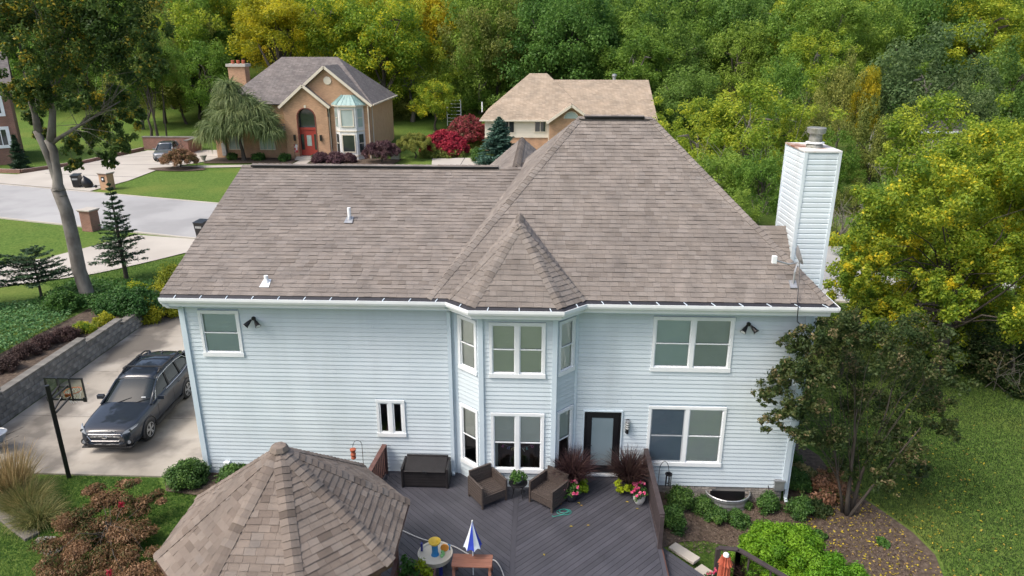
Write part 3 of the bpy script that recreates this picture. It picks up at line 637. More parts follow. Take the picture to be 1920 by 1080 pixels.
# basement window with its corrugated well
MB().box(5.05, 6.05, -0.03, 0.0, -0.86, -0.42).build('basement_window', M['black'], house)
well = thing('window_well', 'grey corrugated window well against the brick foundation', 'window well', (5.55, 0, -0.86))
wm = MB(); pr = []
for i in range(15):
    t = math.pi * i / 14; pr.append((0.62 * math.cos(t), -0.52 * math.sin(t)))
for k in range(6):
    z0, z1 = k * 0.075, k * 0.075 + 0.075; r0 = 1.0 + 0.03 * (k % 2); r1 = 1.0 + 0.03 * ((k + 1) % 2)
    for p, q in zip(pr, pr[1:]): wm.add([(p[0] * r0, p[1] * r0, z0), (q[0] * r0, q[1] * r0, z0), (q[0] * r1, q[1] * r1, z1), (p[0] * r1, p[1] * r1, z1)], [(0, 1, 2, 3)])
wm.build('corrugated_wall', M['grey_metal'], well)
rm_ = MB(); rm_.tube([(p[0] * 1.03, p[1] * 1.03, 0.45) for p in pr], 0.022, 6); rm_.build('rim', M['grey_metal'], well)
# frieze, soffit
sf = MB()
EO = [(-10.12, -0.46), (-2.40, -0.46), (-1.76, -1.04), (0.55, -1.04), (1.16, -0.46), (7.50, -0.46)]
sf.prism([(-10.12, 0.02), (-10.12, -0.46), (-2.40, -0.46), (-2.40, 0.02)], 5.272, 5.30); sf.prism([(-2.39, 0.02), (-2.39, -0.45), (-1.76, -1.03), (0.55, -1.03), (1.15, -0.45), (1.15, 0.02)], 5.274, 5.302)
sf.prism([(1.16, 0.02), (1.16, -0.46), (7.50, -0.46), (7.50, 0.02)], 5.272, 5.30); sf.prism([(7.14, 0.02), (7.50, 0.02), (7.50, 10), (7.14, 10)], 5.271, 5.299)
sf.build('soffit', M['trim_blue'], house)
fa = MB()
for p, q in zip(EO, EO[1:]): fa.beam((p[0], p[1], 5.44), (q[0], q[1], 5.44), 0.03, 0.29)
fa.beam((7.50, -0.46, 5.44), (7.50, 10, 5.44), 0.03, 0.29); fa.build('fascia', M['white'], house)
# gutters with dark guard and white hangers
def off(poly, d):
    out = []
    for i, p in enumerate(poly):
        ns = []
        for a, b in ((i - 1, i), (i, i + 1)):
            if 0 <= a and b < len(poly):
                e = Vector((poly[b][0] - poly[a][0], poly[b][1] - poly[a][1])).normalized(); ns.append(Vector((e.y, -e.x)))
        m_ = sum(ns, Vector((0, 0))).normalized(); k = d / max(0.5, m_.dot(ns[0])); out.append((p[0] + m_.x * k, p[1] + m_.y * k))
    return out
GL = EO + [(7.50, 9.9)]
g0, g1, g2 = off(GL, -0.03), off(GL, 0.150), off(GL, 0.17)
for i in range(len(GL) - 1):
    gm = MB(); A = [(g0[i], 5.44), (g1[i], 5.44), (g2[i], 5.50), (g2[i], 5.575), (g1[i], 5.575), (g1[i], 5.55)]; Bq = [(g0[i + 1], 5.44), (g1[i + 1], 5.44), (g2[i + 1], 5.50), (g2[i + 1], 5.575), (g1[i + 1], 5.575), (g1[i + 1], 5.55)]
    gm.add([(p[0], p[1], z) for p, z in A] + [(p[0], p[1], z) for p, z in Bq], [(k, k + 1, 7 + k, 6 + k) for k in range(5)] + [(0, 1, 2, 3, 4, 5), (11, 10, 9, 8, 7, 6)])
    go = gm.build('gutter', M['white'], house)
    gg = MB(); gg.add([(g0[i][0], g0[i][1], 5.635), (g1[i][0], g1[i][1], 5.562), (g1[i + 1][0], g1[i + 1][1], 5.562), (g0[i + 1][0], g0[i + 1][1], 5.635)], [(0, 1, 2, 3)]); gg.build('gutter_guard', M['gutter_dark'], go)
    a, b = Vector((*g0[i], 5.632)).lerp(Vector((*g1[i], 5.575)), .35), Vector((*g0[i + 1], 5.632)).lerp(Vector((*g1[i + 1], 5.575)), .35); c, d = Vector((*g1[i], 5.578)), Vector((*g1[i + 1], 5.578)); n_ = max(1, int((b - a).length / 0.66))
    if i < 5:
        for k in range(n_):
            t = (k + 0.6) / n_; p, q = a.lerp(b, t), c.lerp(d, t); MB().beam(p, q, 0.02, 0.014).build('hanger', M['trim_blue'], go)
dp = MB(); dp.tube([(-2.47, -0.52, 5.42), (-2.47, -0.40, 5.30), (-2.47, -0.085, 5.12)], 0.045, 8); dp.box(-2.52, -2.42, -0.13, -0.045, 0.06, 5.15); dp.tube([(-2.47, -0.09, 0.08), (-2.46, -0.2, 0.03)], 0.05, 8)
dp.build('downspout', M['trim_blue'], house)
dp = MB(); dp.tube([(-10.1, -0.53, 5.43), (-9.98, -0.48, 5.28), (-9.95, -0.05, 5.10), (-9.97, 0.14, 5.0)], 0.05, 8); dp.box(-10.01, -9.92, 0.1, 0.2, ZB, 5.02); dp.build('downspout', M['white'], house)
dp = MB(); dp.box(7.20, 7.29, -0.02, 0.08, -0.62, 5.15); dp.tube([(7.245, 0.03, -0.6), (7.245, -0.12, -0.68)], 0.05, 8); dp.tube([(7.245, 0.03, 5.1), (7.3, -0.2, 5.35), (7.4, -0.5, 5.43)], 0.045, 8); dp.build('downspout', M['trim_blue'], house)
# ------------------------------------------------------------------ roof
roof = MB()
YE, ZE = -0.47, 5.62
S1 = 0.376; YR1, ZR1 = 5.86, 7.97
RL, RR = Vector((1.12, 4.8, 9.74)), Vector((3.38, 4.8, 9.74))
B0 = Vector((-2.98, YE, ZE)); CR = Vector((7.52, YE, ZE))
S3 = (RL.z - ZE) / (RL.x - B0.x); XV = B0.x + (ZR1 - ZE) / S3
V1 = Vector((XV, YR1, ZR1)); LE = Vector((-10.15, YE, ZE)); LR = Vector((-10.15, YR1, ZR1)); LBK = Vector((-10.15, 12.2, ZE))
W1 = Vector((XV, 7.4, ZR1)); CB = Vector((7.52, 10.07, ZE)); BB = Vector((-2.98, 10.07, ZE))
P_left = [LE, B0, V1, LR]; P_main = [B0, CR, RR, RL]; P_hipL = [B0, RL, W1, V1]; P_hipR = [CR, CB, RR]; P_back = [CB, BB, RL, RR]; P_lback = [LBK, LR, V1 + Vector((0.2, 0, 0)), Vector((XV + 0.2, 12.2, ZE))]
for p in (P_left, P_main, P_hipR, P_back): roof.slab3(p, 0.10)
roof.slab3(P_hipL, 0.05, Vector((-S3, 0, 1)).normalized()); roof.slab3(P_lback, 0.08, Vector((0, 0.376, 1)).normalized())
BK, FA = Vector((-0.60, 1.80, 7.385)), Vector((-0.59, 0.58, 7.385))
E0, E1, E2, E3 = Vector((-2.42, YE, ZE)), Vector((-1.77, -1.05, ZE)), Vector((0.56, -1.05, ZE)), Vector((1.18, YE, ZE))
up_ = Vector((0, 0, 1))
BAYP = [[E1, E2, FA], [E0, E1, FA], [E2, E3, FA], [E0, FA, BK], [E3, BK, FA]]
for p in BAYP[:3]: roof.slab3(p, 0.03)
roof.slab3([E0, FA, BK], 0.02); roof.slab3([E3, BK, FA], 0.02)
# street side gable seen over the ridge
gx, gz, gs = -0.86, 8.04, 0.85
GP = [[Vector((gx, 5.9, gz)), Vector((gx, 13, gz)), Vector((gx - 3.0, 13, gz - 3 * gs)), Vector((gx - 3.0, 5.9, gz - 3 * gs))], [Vector((gx, 13, gz)), Vector((gx, 5.9, gz)), Vector((gx + 3, 5.9, gz - 3 * gs)), Vector((gx + 3, 13, gz - 3 * gs))]]
for p in GP: roof.slab3(p, 0.04)
# cricket behind the chimney
CRK = [Vector((6.05, 1.95, 6.05)), Vector((7.21, 1.95, 6.05)), Vector((7.21, 2.80, 6.84)), Vector((6.05, 2.80, 6.84))]
roof.slab3(CRK, 0.05); roof.slab3([CRK[3], CRK[2], Vector((7.21, 3.65, 6.05)), Vector((6.05, 3.65, 6.05))], 0.05)
roof_o = roof.build('roof', M['roof_base'], house)
def shingle_geo(pts, expo, store, wmin=0.18, wmax=0.42, th=0.022, seed=1, lift=0.003, updir=None):
    """laminated tabs of uneven width and thickness, course by course up a roof plane"""
    q = random.Random(seed); pts = [Vector(p) for p in pts]; n = (pts[1] - pts[0]).cross(pts[2] - pts[0]).normalized()
    if n.z < 0: n = -n
    v = (Vector((0, 0, 1)) - n * n.z).normalized(); u = v.cross(n)
    O = min(pts, key=lambda p: p.dot(v)); P2 = [((p - O).dot(u), (p - O).dot(v)) for p in pts]; vm = max(p[1] for p in P2)
    def span(vv):
        xs_ = []
        for i in range(len(P2)):
            a, b = P2[i], P2[(i + 1) % len(P2)]
            if (a[1] - vv) * (b[1] - vv) <= 0 and abs(a[1] - b[1]) > 1e-9: t = (vv - a[1]) / (b[1] - a[1]); xs_.append(a[0] + t * (b[0] - a[0]))
        return (min(xs_), max(xs_)) if len(xs_) >= 2 else None
    k = 0; nc = max(1, round(vm / expo)); ex = vm / nc
    for k in range(nc):
        v0, v1 = k * ex, min((k + 1) * ex, vm - 1e-4); lo, hi = span(v0 + 1e-4), span(v1 - 1e-4)
        if not lo or not hi: continue
        x = lo[0] - q.uniform(0, 0.2); Lx = lo[1] - lo[0]; end = max(lo[1], hi[1])
        x = min(lo[0], hi[0]) - q.uniform(0, 0.2)
        while x < end:
            w_ = q.uniform(wmin, wmax); x2 = x + w_
            cl = lambda a, s_: min(max(a, s_[0]), s_[1])
            a0, b0, a1, b1 = cl(x, lo), cl(x2 - 0.004, lo), cl(x, hi), cl(x2 - 0.004, hi); x = x2
            if b0 - a0 < 0.015 and b1 - a1 < 0.015: continue
            t = th * q.choice((0.55, 0.7, 1.0)); vo = v0 - q.choice((0, 0, 0.006))
            PT = lambda uu, vv, hh: O + u * uu + v * vv + n * hh
            vs = [PT(a0, vo, lift + t), PT(b0, vo, lift + t), PT(b1, v1 + 0.012, lift + 0.001), PT(a1, v1 + 0.012, lift + 0.001), PT(a0, vo + .022, 0), PT(b0, vo + .022, 0), PT(b1, v1, 0), PT(a1, v1, 0)]
            store.append((vs, [(0, 1, 2, 3), (4, 5, 1, 0), (5, 6, 2, 1), (7, 4, 0, 3)], min(1, max(0, q.gauss(0.5, 0.17)))))
def emit_shingles(store, parent, m, nind):
    store.sort(key=lambda s_: -((s_[0][1] - s_[0][0]).length * 1.0 / max(1, (s_[0][0] - CAM).length) ** 2))
    for vs, fs, var in store[:nind]: MB().add(vs, fs, var).build('shingle', m, parent, attr=True)
    rest = MB()
    for vs, fs, var in store[nind:]: rest.add(vs, fs, var)
    if rest.v: stuff(rest.build('shingle_courses', m, parent, attr=True))
def cap_run(a, b, n1, n2, parent, m, expo=0.15, half=0.15, seed=3):
    """overlapping bent cap shingles along a ridge or hip from a (low) to b (high)"""
    q = random.Random(seed); a, b = Vector(a), Vector(b); d = (b - a); L = d.length; d.normalize(); n1, n2 = Vector(n1).normalized(), Vector(n2).normalized()
    up = (n1 + n2).normalized(); s1 = d.cross(n1).normalized(); s2 = d.cross(n2).normalized()
    if s1.dot(n2) > 0: s1 = -s1
    if s2.dot(n1) > 0: s2 = -s2
    k = 0; nn = max(1, int(L / expo))
    for k in range(nn):
        p0 = a + d * (L * k / nn); p1 = a + d * min(L, L * (k + 1) / nn + 0.02); h0, h1 = 0.040 + q.uniform(0, 0.006), 0.026
        prof = lambda p, h: [p + s1 * half + n1 * h * 0.75, p + s1 * half * 0.45 + n1 * h * 1.0, p + up * (h * 1.05), p + s2 * half * 0.45 + n2 * h * 1.0, p + s2 * half + n2 * h * 0.75]
        A, B_ = prof(p0, h0), prof(p1, h1); lowr = [A[0] - n1 * h0 * 0.8, A[4] - n2 * h0 * 0.8, B_[0] - n1 * h1 * 0.8, B_[4] - n2 * h1 * 0.8, p0]
        vs = A + B_ + lowr
        MB().add(vs, [(i, i + 1, i + 6, i + 5) for i in range(4)] + [(0, 5, 12, 10), (4, 11, 13, 9), (10, 14, 2, 1, 0), (4, 3, 2, 14, 11)], min(1, max(0, q.gauss(0.5, 0.22)))).build('cap_shingle', m, parent, attr=True)
st = []
shingle_geo(P_left, 0.176, st, seed=11, wmin=0.16, wmax=0.38); shingle_geo(P_main, 0.150, st, seed=12, wmin=0.14, wmax=0.34)
hl_n = Vector((-S3, 0, 1)); shingle_geo([P_hipL[0], P_hipL[3], P_hipL[2], P_hipL[1]], 0.150, st, seed=13)
shingle_geo(BAYP[0], 0.15, st, seed=14, lift=0.006)
for i_, p in enumerate(BAYP[1:3]): shingle_geo(p, 0.15, st, seed=15 + i_, lift=0.006)
for i_, p in enumerate(BAYP[3:]): shingle_geo(p, 0.15, st, seed=17 + i_, lift=0.006)
shingle_geo(GP[0], 0.15, st, seed=19); shingle_geo(GP[1], 0.15, st, seed=20); shingle_geo(CRK, 0.15, st, seed=21)
emit_shingles(st, roof_o, M['shingle'], 290)
nrm = lambda p: ((Vector(p[1]) - Vector(p[0])).cross(Vector(p[2]) - Vector(p[0]))).normalized() * (1 if ((Vector(p[1]) - Vector(p[0])).cross(Vector(p[2]) - Vector(p[0]))).z > 0 else -1)
nM, nHL, nHR, nL1 = nrm(P_main), Vector((-S3, 0, 1)).normalized(), nrm(P_hipR), nrm(P_left)
cap_run(B0, RL, nM, nHL, roof_o, M['shingle'], seed=31); cap_run(CR, RR, nM, nHR, roof_o, M['shingle'], seed=32)
cap_run(E1, FA, nrm(BAYP[0]), nrm(BAYP[1]), roof_o, M['shingle'], half=0.14, seed=33); cap_run(E2, FA, nrm(BAYP[0]), nrm(BAYP[2]), roof_o, M['shingle'], half=0.14, seed=34)
cap_run(E0, FA, nrm(BAYP[1]), nrm(BAYP[3]), roof_o, M['shingle'], half=0.12, seed=35); cap_run(E3, FA, nrm(BAYP[2]), nrm(BAYP[4]), roof_o, M['shingle'], half=0.12, seed=36)
cap_run(FA, BK, nrm(BAYP[3]), nrm(BAYP[4]), roof_o, M['shingle'], half=0.14, seed=37)
def ridge_vent(a, b, n1, n2, seed):
    a, b = Vector(a), Vector(b); MB().beam(a + Vector((0, 0, 0.03)), b + Vector((0, 0, 0.03)), 0.35, 0.05).build('ridge_vent', M['black'], roof_o)
    cap_run(a + Vector((0, 0, 0.055)), b + Vector((0, 0, 0.055)), n1, n2, roof_o, M['shingle'], expo=0.2, half=0.17, seed=seed)
fl1, fl2 = Vector((0, -0.30, 1)), Vector((0, 0.30, 1))
ridge_vent(LR + Vector((0.35, 0, 0)), (-1.45, YR1, ZR1), fl1, fl2, 41); cap_run((-1.43, YR1, ZR1), V1, fl1, fl2, roof_o, M['shingle'], seed=42); cap_run(LR, LR + Vector((0.33, 0, 0)), fl1, fl2, roof_o, M['shingle'], seed=43)
ridge_vent(RL + Vector((0.18, 0, 0)), RR - Vector((0.25, 0, 0)), fl1, fl2, 44); cap_run(RR - Vector((0.25, 0, 0)), RR, fl1, fl2, roof_o, M['shingle'], seed=45); cap_run(RL, RL + Vector((0.2, 0, 0)), fl1, fl2, roof_o, M['shingle'], seed=45)
cap_run((gx, 5.95, gz), (gx, 13, gz), Vector((-gs, 0, 1)), Vector((gs, 0, 1)), roof_o, M['shingle'], half=0.17, seed=46)
# rake board of the left gable, plumbing vents
MB().beam(LE + Vector((0.05, 0, -0.20)), LR + Vector((0.05, 0, -0.20)), 0.04, 0.16).beam(LR + Vector((0.05, 0, -0.2)), LBK + Vector((0.05, 0, -0.2)), 0.04, 0.16).build('rake_board', M['white'], house)
MB().add([(XL, 0, ZT), (XL, 11.7, ZT), (XL, YR1, ZR1 - 0.1)], [(0, 1, 2)]).build('gable_wall', M['siding'], house)
for x, y, h in ((-5.80, 2.9, 0.36), (-7.42, 0.05, 0.20)):
    z = ZE + S1 * (y - YE); v = MB().tube([(x, y, z - 0.05), (x, y, z + h)], 0.055, 12).build('vent_pipe', M['white'], house)
    f_ = MB(); f_.slab3([(x - 0.13, y - 0.22, ZE + S1 * (y - 0.22 - YE) + 0.03), (x + 0.13, y - 0.22, ZE + S1 * (y - 0.22 - YE) + 0.03), (x + 0.10, y + 0.1, ZE + S1 * (y + 0.1 - YE) + 0.03), (x - 0.10, y + 0.1, ZE + S1 * (y + 0.1 - YE) + 0.03)], 0.01); f_.lathe([(0.10, z), (0.062, z + 0.10)], (x, y, 0), 12)
    f_.build('flashing', M['grey_metal'] if h > .3 else M['white'], v)
# chimney chase
cx0, cx1, cy0, cy1, cz = 7.22, 8.13, 2.0, 3.6, 9.12
chm = MB().box(cx0 + 0.001, cx1 - 0.001, cy0 + 0.001, cy1 - 0.001, -0.8, cz).build('chimney', M['wall_back'], house)
M['chase'] = mat('white_blue_siding', [(0.62, 0.70, 0.75), (0.70, 0.77, 0.80)], 0.45, 0.8, rand=0.03, stain=((0.5, 0.56, 0.58), 0.7, 0.3), streak=((0.46, 0.48, 0.46), 0.5))
ns_ = nplank[0]; M_s = M['siding']; M['siding'] = M['chase']
def chase_side(A, B):
    A, B = Vector((*A, 0)), Vector((*B, 0)); u = (B - A).normalized(); n = Vector((u.y, -u.x, 0)); z = 4.0
    while z < cz - 0.03:
        zt = min(z + 0.15, cz); pr = [(0.002, z + 0.002), (0.024, z + 0.002), (0.022, z + 0.1), (0.010, z + 0.115), (0.008, zt)]
        vs = [A + n * o + Vector((0, 0, zz)) for o, zz in pr] + [B + n * o + Vector((0, 0, zz)) for o, zz in pr]; k = 5
        MB().add(vs, [(i, k + i, k + i + 1, i + 1) for i in range(4)] + [(0, 1, 2, 3, 4), (9, 8, 7, 6, 5)]).build('siding_plank', M['chase'], chm); z += 0.15
chase_side((cx0, cy0), (cx1, cy0)); chase_side((cx0, cy1), (cx0, cy0)); M['siding'] = M_s
for x, y in ((cx0, cy0), (cx1, cy0), (cx0, cy1)): MB().box(x - 0.045, x + 0.045, y - 0.045, y + 0.045, 3, cz - 0.003).build('corner_trim', M['chase'], chm)
cpm = MB().box(cx0 - 0.05, cx1 + 0.05, cy0 - 0.05, cy1 + 0.05, cz, cz + 0.05).build('chimney_cap', M['rust'], chm, bevel=0.005)
fx, fy = 7.66, 2.65
MB().lathe([(0.24, cz + 0.05), (0.22, cz + 0.13), (0.18, cz + 0.14), (0.17, cz + 0.42)], (fx, fy, 0), 24).build('flue', M['flue'], chm, smooth=False)
MB().lathe([(0.25, cz + 0.17), (0.25, cz + 0.20), (0.18, cz + 0.21)], (fx, fy, 0), 24).build('flue_collar', M['white'], chm)
MB().lathe([(0.19, cz + 0.42), (0.25, cz + 0.46), (0.26, cz + 0.58), (0.24, cz + 0.60), (0.02, cz + 0.62)], (fx, fy, 0), 24).build('flue_cowl', M['flue'], chm)

# ------------------------------------------------------------------ fittings on the house
def flood(x, z, lab, tilt):
    t = thing('flood_light', lab, 'flood light', (x, -0.025, z), 0, 'twin flood lights')
    MB().lathe([(0.055, 0), (0.055, -0.05), (0.035, -0.075)], (0, 0, 0), 14, 'y').build('mount', M['black'], t, smooth=False)
    for s in (-1, 1):
        h = MB(); a = Vector((s * 0.05, -0.07, -0.02)); d = Vector((s * 0.55, -0.55, -0.62)).normalized(); n = 14
        h.tube([a, a + d * 0.05, a + d * 0.09, a + d * 0.20, a + d * 0.235], [0.03, 0.035, 0.05, 0.068, 0.085], n, cap=True); hd = h.build('lamp_head', M['black'], t, smooth=False)
        h2 = MB(); h2.tube([a + d * 0.2351, a + d * 0.238], [0.068, 0.068], n); h2.build('lens', M['white'], hd)
    return t
flood(-7.87, 4.80, 'black twin flood light beside the single upper window', 0); flood(5.58, 4.86, 'black twin flood light beside the upper twin window', 0)
lt = thing('wall_lantern', 'black and clear ribbed wall lantern beside the black door', 'lantern', (2.52, -0.025, 1.62))
MB().box(-0.045, 0.045, -0.03, 0, -0.16, 0.28).box(-0.03, 0.03, -0.12, -0.0305, -0.14, 0.0).build('mount', M['black'], lt)
MB().lathe([(0.06, 0.02), (0.06, 0.24)], (0, -0.10, 0), 14).build('glass_shade', mat('lantern_glass', (0.62, 0.64, 0.62), 0.3), lt)
for k in range(4): MB().lathe([(0.068, 0.02 + k * 0.07), (0.068, 0.035 + k * 0.07)], (0, -0.10, 0), 14).build('band', M['black'], lt)
MB().lathe([(0.07, 0.245), (0.06, 0.275), (0.01, 0.285)], (0, -0.10, 0), 14).build('cap', M['grey_metal'], lt)
mb_ = thing('utility_box', 'grey electrical utility box at the lower right house corner', 'utility box', (6.98, -0.03, -0.12))
MB().box(-0.14, 0.14, -0.10, 0, -0.17, 0.17).build('case', M['grey_metal'], mb_, bevel=0.01); MB().box(-0.15, 0.15, -0.11, -0.1005, 0.10, 0.16).build('lid', M['grey_metal'], mb_)
MB().tube([(-0.08, -0.05, -0.17), (-0.10, -0.06, -0.32), (-0.22, -0.05, -0.34), (-0.3, -0.03, -0.05)], 0.012, 6).build('cable', M['black'], mb_)
tag(MB().box(-9.30, -9.13, -0.13, -0.024, 0.06, 0.22).add([(-9.30, -0.13, 0.06), (-9.13, -0.13, 0.06), (-9.13, -0.16, 0.16), (-9.30, -0.16, 0.16)], [(0, 1, 2, 3)]).build('dryer_vent', M['white'], bevel=0.008), 'small white vent hood low on the blue siding', 'vent')
tag(MB().lathe([(0.11, 0), (0.12, 0.05), (0.08, 0.07), (0.0, 0.075)], (-9.35, -0.55, -0.3), 16).build('cleanout_cap', M['white']), 'round white cleanout cap lying in the left bed', 'drain cap')
ds = thing('satellite_dish', 'grey satellite dish mount with black cable near the roof corner', 'satellite dish', (6.60, -0.05, 6.0))
MB().box(-0.09, 0.09, -0.12, 0.12, -0.02, 0.02, Matrix.Rotation(R(38), 4, 'X')).build('foot', M['grey_metal'], ds)
MB().tube([(0, 0, 0), (0.02, 0.05, 0.32), (0.10, 0.16, 0.55)], 0.025, 8).build('mast', M['grey_metal'], ds)
MB().tube([(0.10, 0.16, 0.55), (-0.15, 0.1, 0.52), (-0.50, 0.08, 0.62)], 0.022, 8).build('arm', M['grey_metal'], ds)
MB().box(-0.60, -0.48, 0.02, 0.12, 0.55, 0.75).build('receiver_head', M['white'], ds, bevel=0.01)
dm = MB(); cc = Vector((0.16, 0.22, 0.74)); ax = Vector((0.93, -0.12, 0.34)).normalized(); e1 = ax.cross(up_).normalized(); e2 = e1.cross(ax)
rings = [[cc + (e1 * math.cos(t) * 0.22 + e2 * math.sin(t) * 0.27) * k + ax * (0.10 * k * k - 0.1) for t in [2 * math.pi * i / 20 for i in range(20)]] for k in (0.15, 0.5, 0.8, 1.0)]
for r0, r1 in zip(rings, rings[1:]):
    for i in range(20): j = (i + 1) % 20; dm.add([r0[i], r0[j], r1[j], r1[i]], [(0, 1, 2, 3)])
dm.add(rings[0], [tuple(range(20))])
dm.build('reflector', M['grey_metal'], ds, smooth=True)
MB().tube([(0.15, 0.2, 0.6), (0.1, -0.1, 0.2), (0.0, -0.45, -0.28), (-0.03, -0.66, -0.40), (0.0, -0.60, -0.65), (0.15, -0.25, -0.95), (0.38, 0.0, -1.15), (0.42, 0.0, -1.5)], 0.013, 6).build('cable', M['black'], ds)
MB().lathe([(0.055, 0), (0.05, 0.09), (0.02, 0.12)], (0.80, -0.40, -2.42 + 0), 10).build('sensor', M['white'], ds) if False else None

# ------------------------------------------------------------------ deck
deck = thing('deck', 'dark grey composite deck of diagonal boards behind the blue house', 'deck', (0, 0, 0))
SEAM = -0.585
def board_field(region, sgn, parent, z, wd=0.14, gap=0.006, th=0.03, mname='deck'):
    """boards at 45 degrees clipped to a convex region; sgn -1: running right-and-nearer, +1: right-and-farther"""
    vals = [p[0] - sgn * p[1] for p in region] ; c = min(vals); st_ = wd * math.sqrt(2)
    while c < max(vals):
        poly = clip(clip(region, -1, sgn, -(c + gap)), 1, -sgn, c + st_ - gap)
        if len(poly) > 2 and max(abs(p[0] - q[0]) + abs(p[1] - q[1]) for p in poly for q in poly) > 0.1:
            # butt joints break the long boards
            L0 = min(p[0] for p in poly); L1 = max(p[0] for p in poly); cut = rnd.uniform(L0 + 0.6, L1 + 2.5)
            for pp in ((clip(poly, 1, 0, cut - 0.002), clip(poly, -1, 0, -cut - 0.002)) if L0 < cut < L1 else (poly,)):
                if len(pp) > 2: MB().prism(pp, z - th, z).build('board', M[mname], parent)
        c += st_
    return
DY = -6.2
board_field([(-4.55, DY), (SEAM - 0.07, DY), (SEAM - 0.07, -0.03), (-4.55, -0.03)], -1, deck, 0.0)
board_field([(SEAM + 0.07, DY), (0.9, DY), (3.02, -4.12), (3.02, -0.03), (SEAM + 0.07, -0.03)], 1, deck, 0.0)
MB().box(SEAM - 0.064, SEAM + 0.064, DY, -0.60, -0.03, 0.0).build('seam_board', M['deck'], deck)
MB().box(3.026, 3.13, -4.16, -0.03, -0.03, 0.002).build('edge_board', M['deck'], deck)
MB().beam((3.10, -4.17, -0.10), (0.95, DY - 0.03, -0.10), 0.03, 0.2).build('fascia', M['deck_fascia'], deck)
MB().box(3.131, 3.16, -4.16, -0.05, -0.22, -0.002).build('fascia', M['deck_fascia'], deck)
MB().prism([(-4.5, DY + .1), (0.85, DY + .1), (2.95, -4.1), (2.95, -0.1), (-4.5, -0.1)], -0.36, -0.05).build('framing', M['rail_dark'], deck)
step = thing('lower_deck', 'lower grey deck landing one step down beside the stone edging', 'deck', (0, 0, 0))
for k in range(13):
    a, b = Vector((3.17 - 0.11 * k, -2.75 - 0.10 * k - 0.0)), Vector((3.17 - 0.11 * k + 2.4, -2.75 - 0.10 * k - 2.85))
    reg = clip(clip([(a.x, a.y), (b.x, b.y), (b.x - 0.105, b.y - 0.093), (a.x - 0.105, a.y - 0.093)], -1, 0, -3.165), 0, -1, 5.6)
    if len(reg) > 2: MB().prism(reg, -0.24, -0.20).build('board', M['deck'], step)
MB().prism([(3.18, -2.9), (5.4, -5.5), (3.18, -5.5)], -0.5, -0.242).build('framing', M['rail_dark'], step)
# dark slatted railing on the right side of the deck
def railing(name, lab, pts, z0, h, m, slat=0.09, gap=0.05, grp=None, lean=0):
    r_ = thing(name, lab, 'railing', (pts[0][0], pts[0][1], z0), 0, grp); o = Vector((pts[0][0], pts[0][1], 0))
    for p, q in zip(pts, pts[1:]):
        p, q = Vector((*p, 0)) - o, Vector((*q, 0)) - o; L = (q - p).length; d = (q - p) / L
        MB().beam(p + Vector((0, 0, h + 0.02)), q + Vector((0, 0, h + 0.02)), 0.13, 0.04).build('top_rail', m, r_)
        MB().beam(p + Vector((0, 0, 0.10)), q + Vector((0, 0, 0.10)), 0.05, 0.09).build('bottom_rail', m, r_)
        n = int(L / (slat + gap)); sm = None
        for i in range(n):
            c = p + d * (L * (i + 0.5) / n)
            if sm is None: sm = MB().beam(Vector((0, 0, 0.05)) , Vector((0, 0, h)), slat, 0.025, up=d.cross(up_)).build('slat', m, r_); sm.location = c
            else: s2 = sm.copy(); COL.objects.link(s2); s2.location = c
        for e in (p, q): MB().box(e.x - 0.05, e.x + 0.05, e.y - 0.05, e.y + 0.05, -0.1, h + 0.0).build('post', m, r_)
    return r_
railing('deck_railing', 'dark stained slatted railing between the flower pots and the shrub bed', [(3.08, -0.12), (3.08, -3.1)], 0, 0.98, M['rail_dark'])
railing('deck_railing', 'brown slatted railing beside the black storage box', [(-4.45, -0.12), (-4.62, -1.9)], 0, 0.92, M['rail_brown'])
railing('stair_railing', 'dark angled handrail in front of the bright green arborvitae', [(4.44, -3.42), (4.92, -3.47), (6.9, -5.6)], -0.75, 1.05, M['rail_dark'], slat=0.04, gap=0.5)
for k, (a, b) in enumerate((((3.42, -2.55), (3.95, -3.12)), ((3.98, -3.15), (4.5, -3.75)))):
    d = Vector((b[0] - a[0], b[1] - a[1])).normalized(); n = Vector((-d.y, d.x)) * 0.30; zz = H(*a) + 0.06
    tag(MB().prism([a, b, (b[0] + n.x, b[1] + n.y), (a[0] + n.x, a[1] + n.y)], zz - 0.08, zz).build('edging_stone', M['concrete_pale'], bevel=0.012), ('pale edging slab next to the mulch bed' if k == 0 else 'pale edging slab next to the closed orange umbrella'), 'paving slab', 'edging slabs by the lower deck')

# ------------------------------------------------------------------ gazebo
gz_ = thing('gazebo', 'octagonal garden gazebo with weathered brown shingle roof beside the deck', 'gazebo', (-5.25, -5.6, -0.1))
gO = Vector((-5.25, -5.6, -0.1)); GR, GE, GA = 2.58, 2.40, 4.36
gv = [Vector((GR * math.cos(0.40 + k * math.pi / 4), GR * math.sin(0.40 + k * math.pi / 4), GE)) for k in range(8)]; ga = Vector((0, 0, GA))
grb = MB()
for k in range(8): grb.slab3([gv[k], gv[(k + 1) % 8], ga], 0.06)
gro = grb.build('roof', M['roof_base'], gz_); st = []
for k in range(8): shingle_geo([gv[k], gv[(k + 1) % 8], ga], 0.143, st, seed=60 + k, wmin=0.14, wmax=0.30)
st2 = []
for vs, fs, var in st: st2.append(([v + gO for v in vs], fs, var))
st2.sort(key=lambda s_: -((s_[0][1] - s_[0][0]).length / (s_[0][0] - CAM).length ** 2))
st2 = [([v - gO for v in vs], fs, var) for vs, fs, var in st2]
for vs, fs, var in st2[:295]: MB().add(vs, fs, var).build('shingle', M['gazebo_shingle'], gro, attr=True)
rest = MB()
for vs, fs, var in st2[295:]: rest.add(vs, fs, var)
stuff(rest.build('shingle_courses', M['gazebo_shingle'], gro, attr=True))
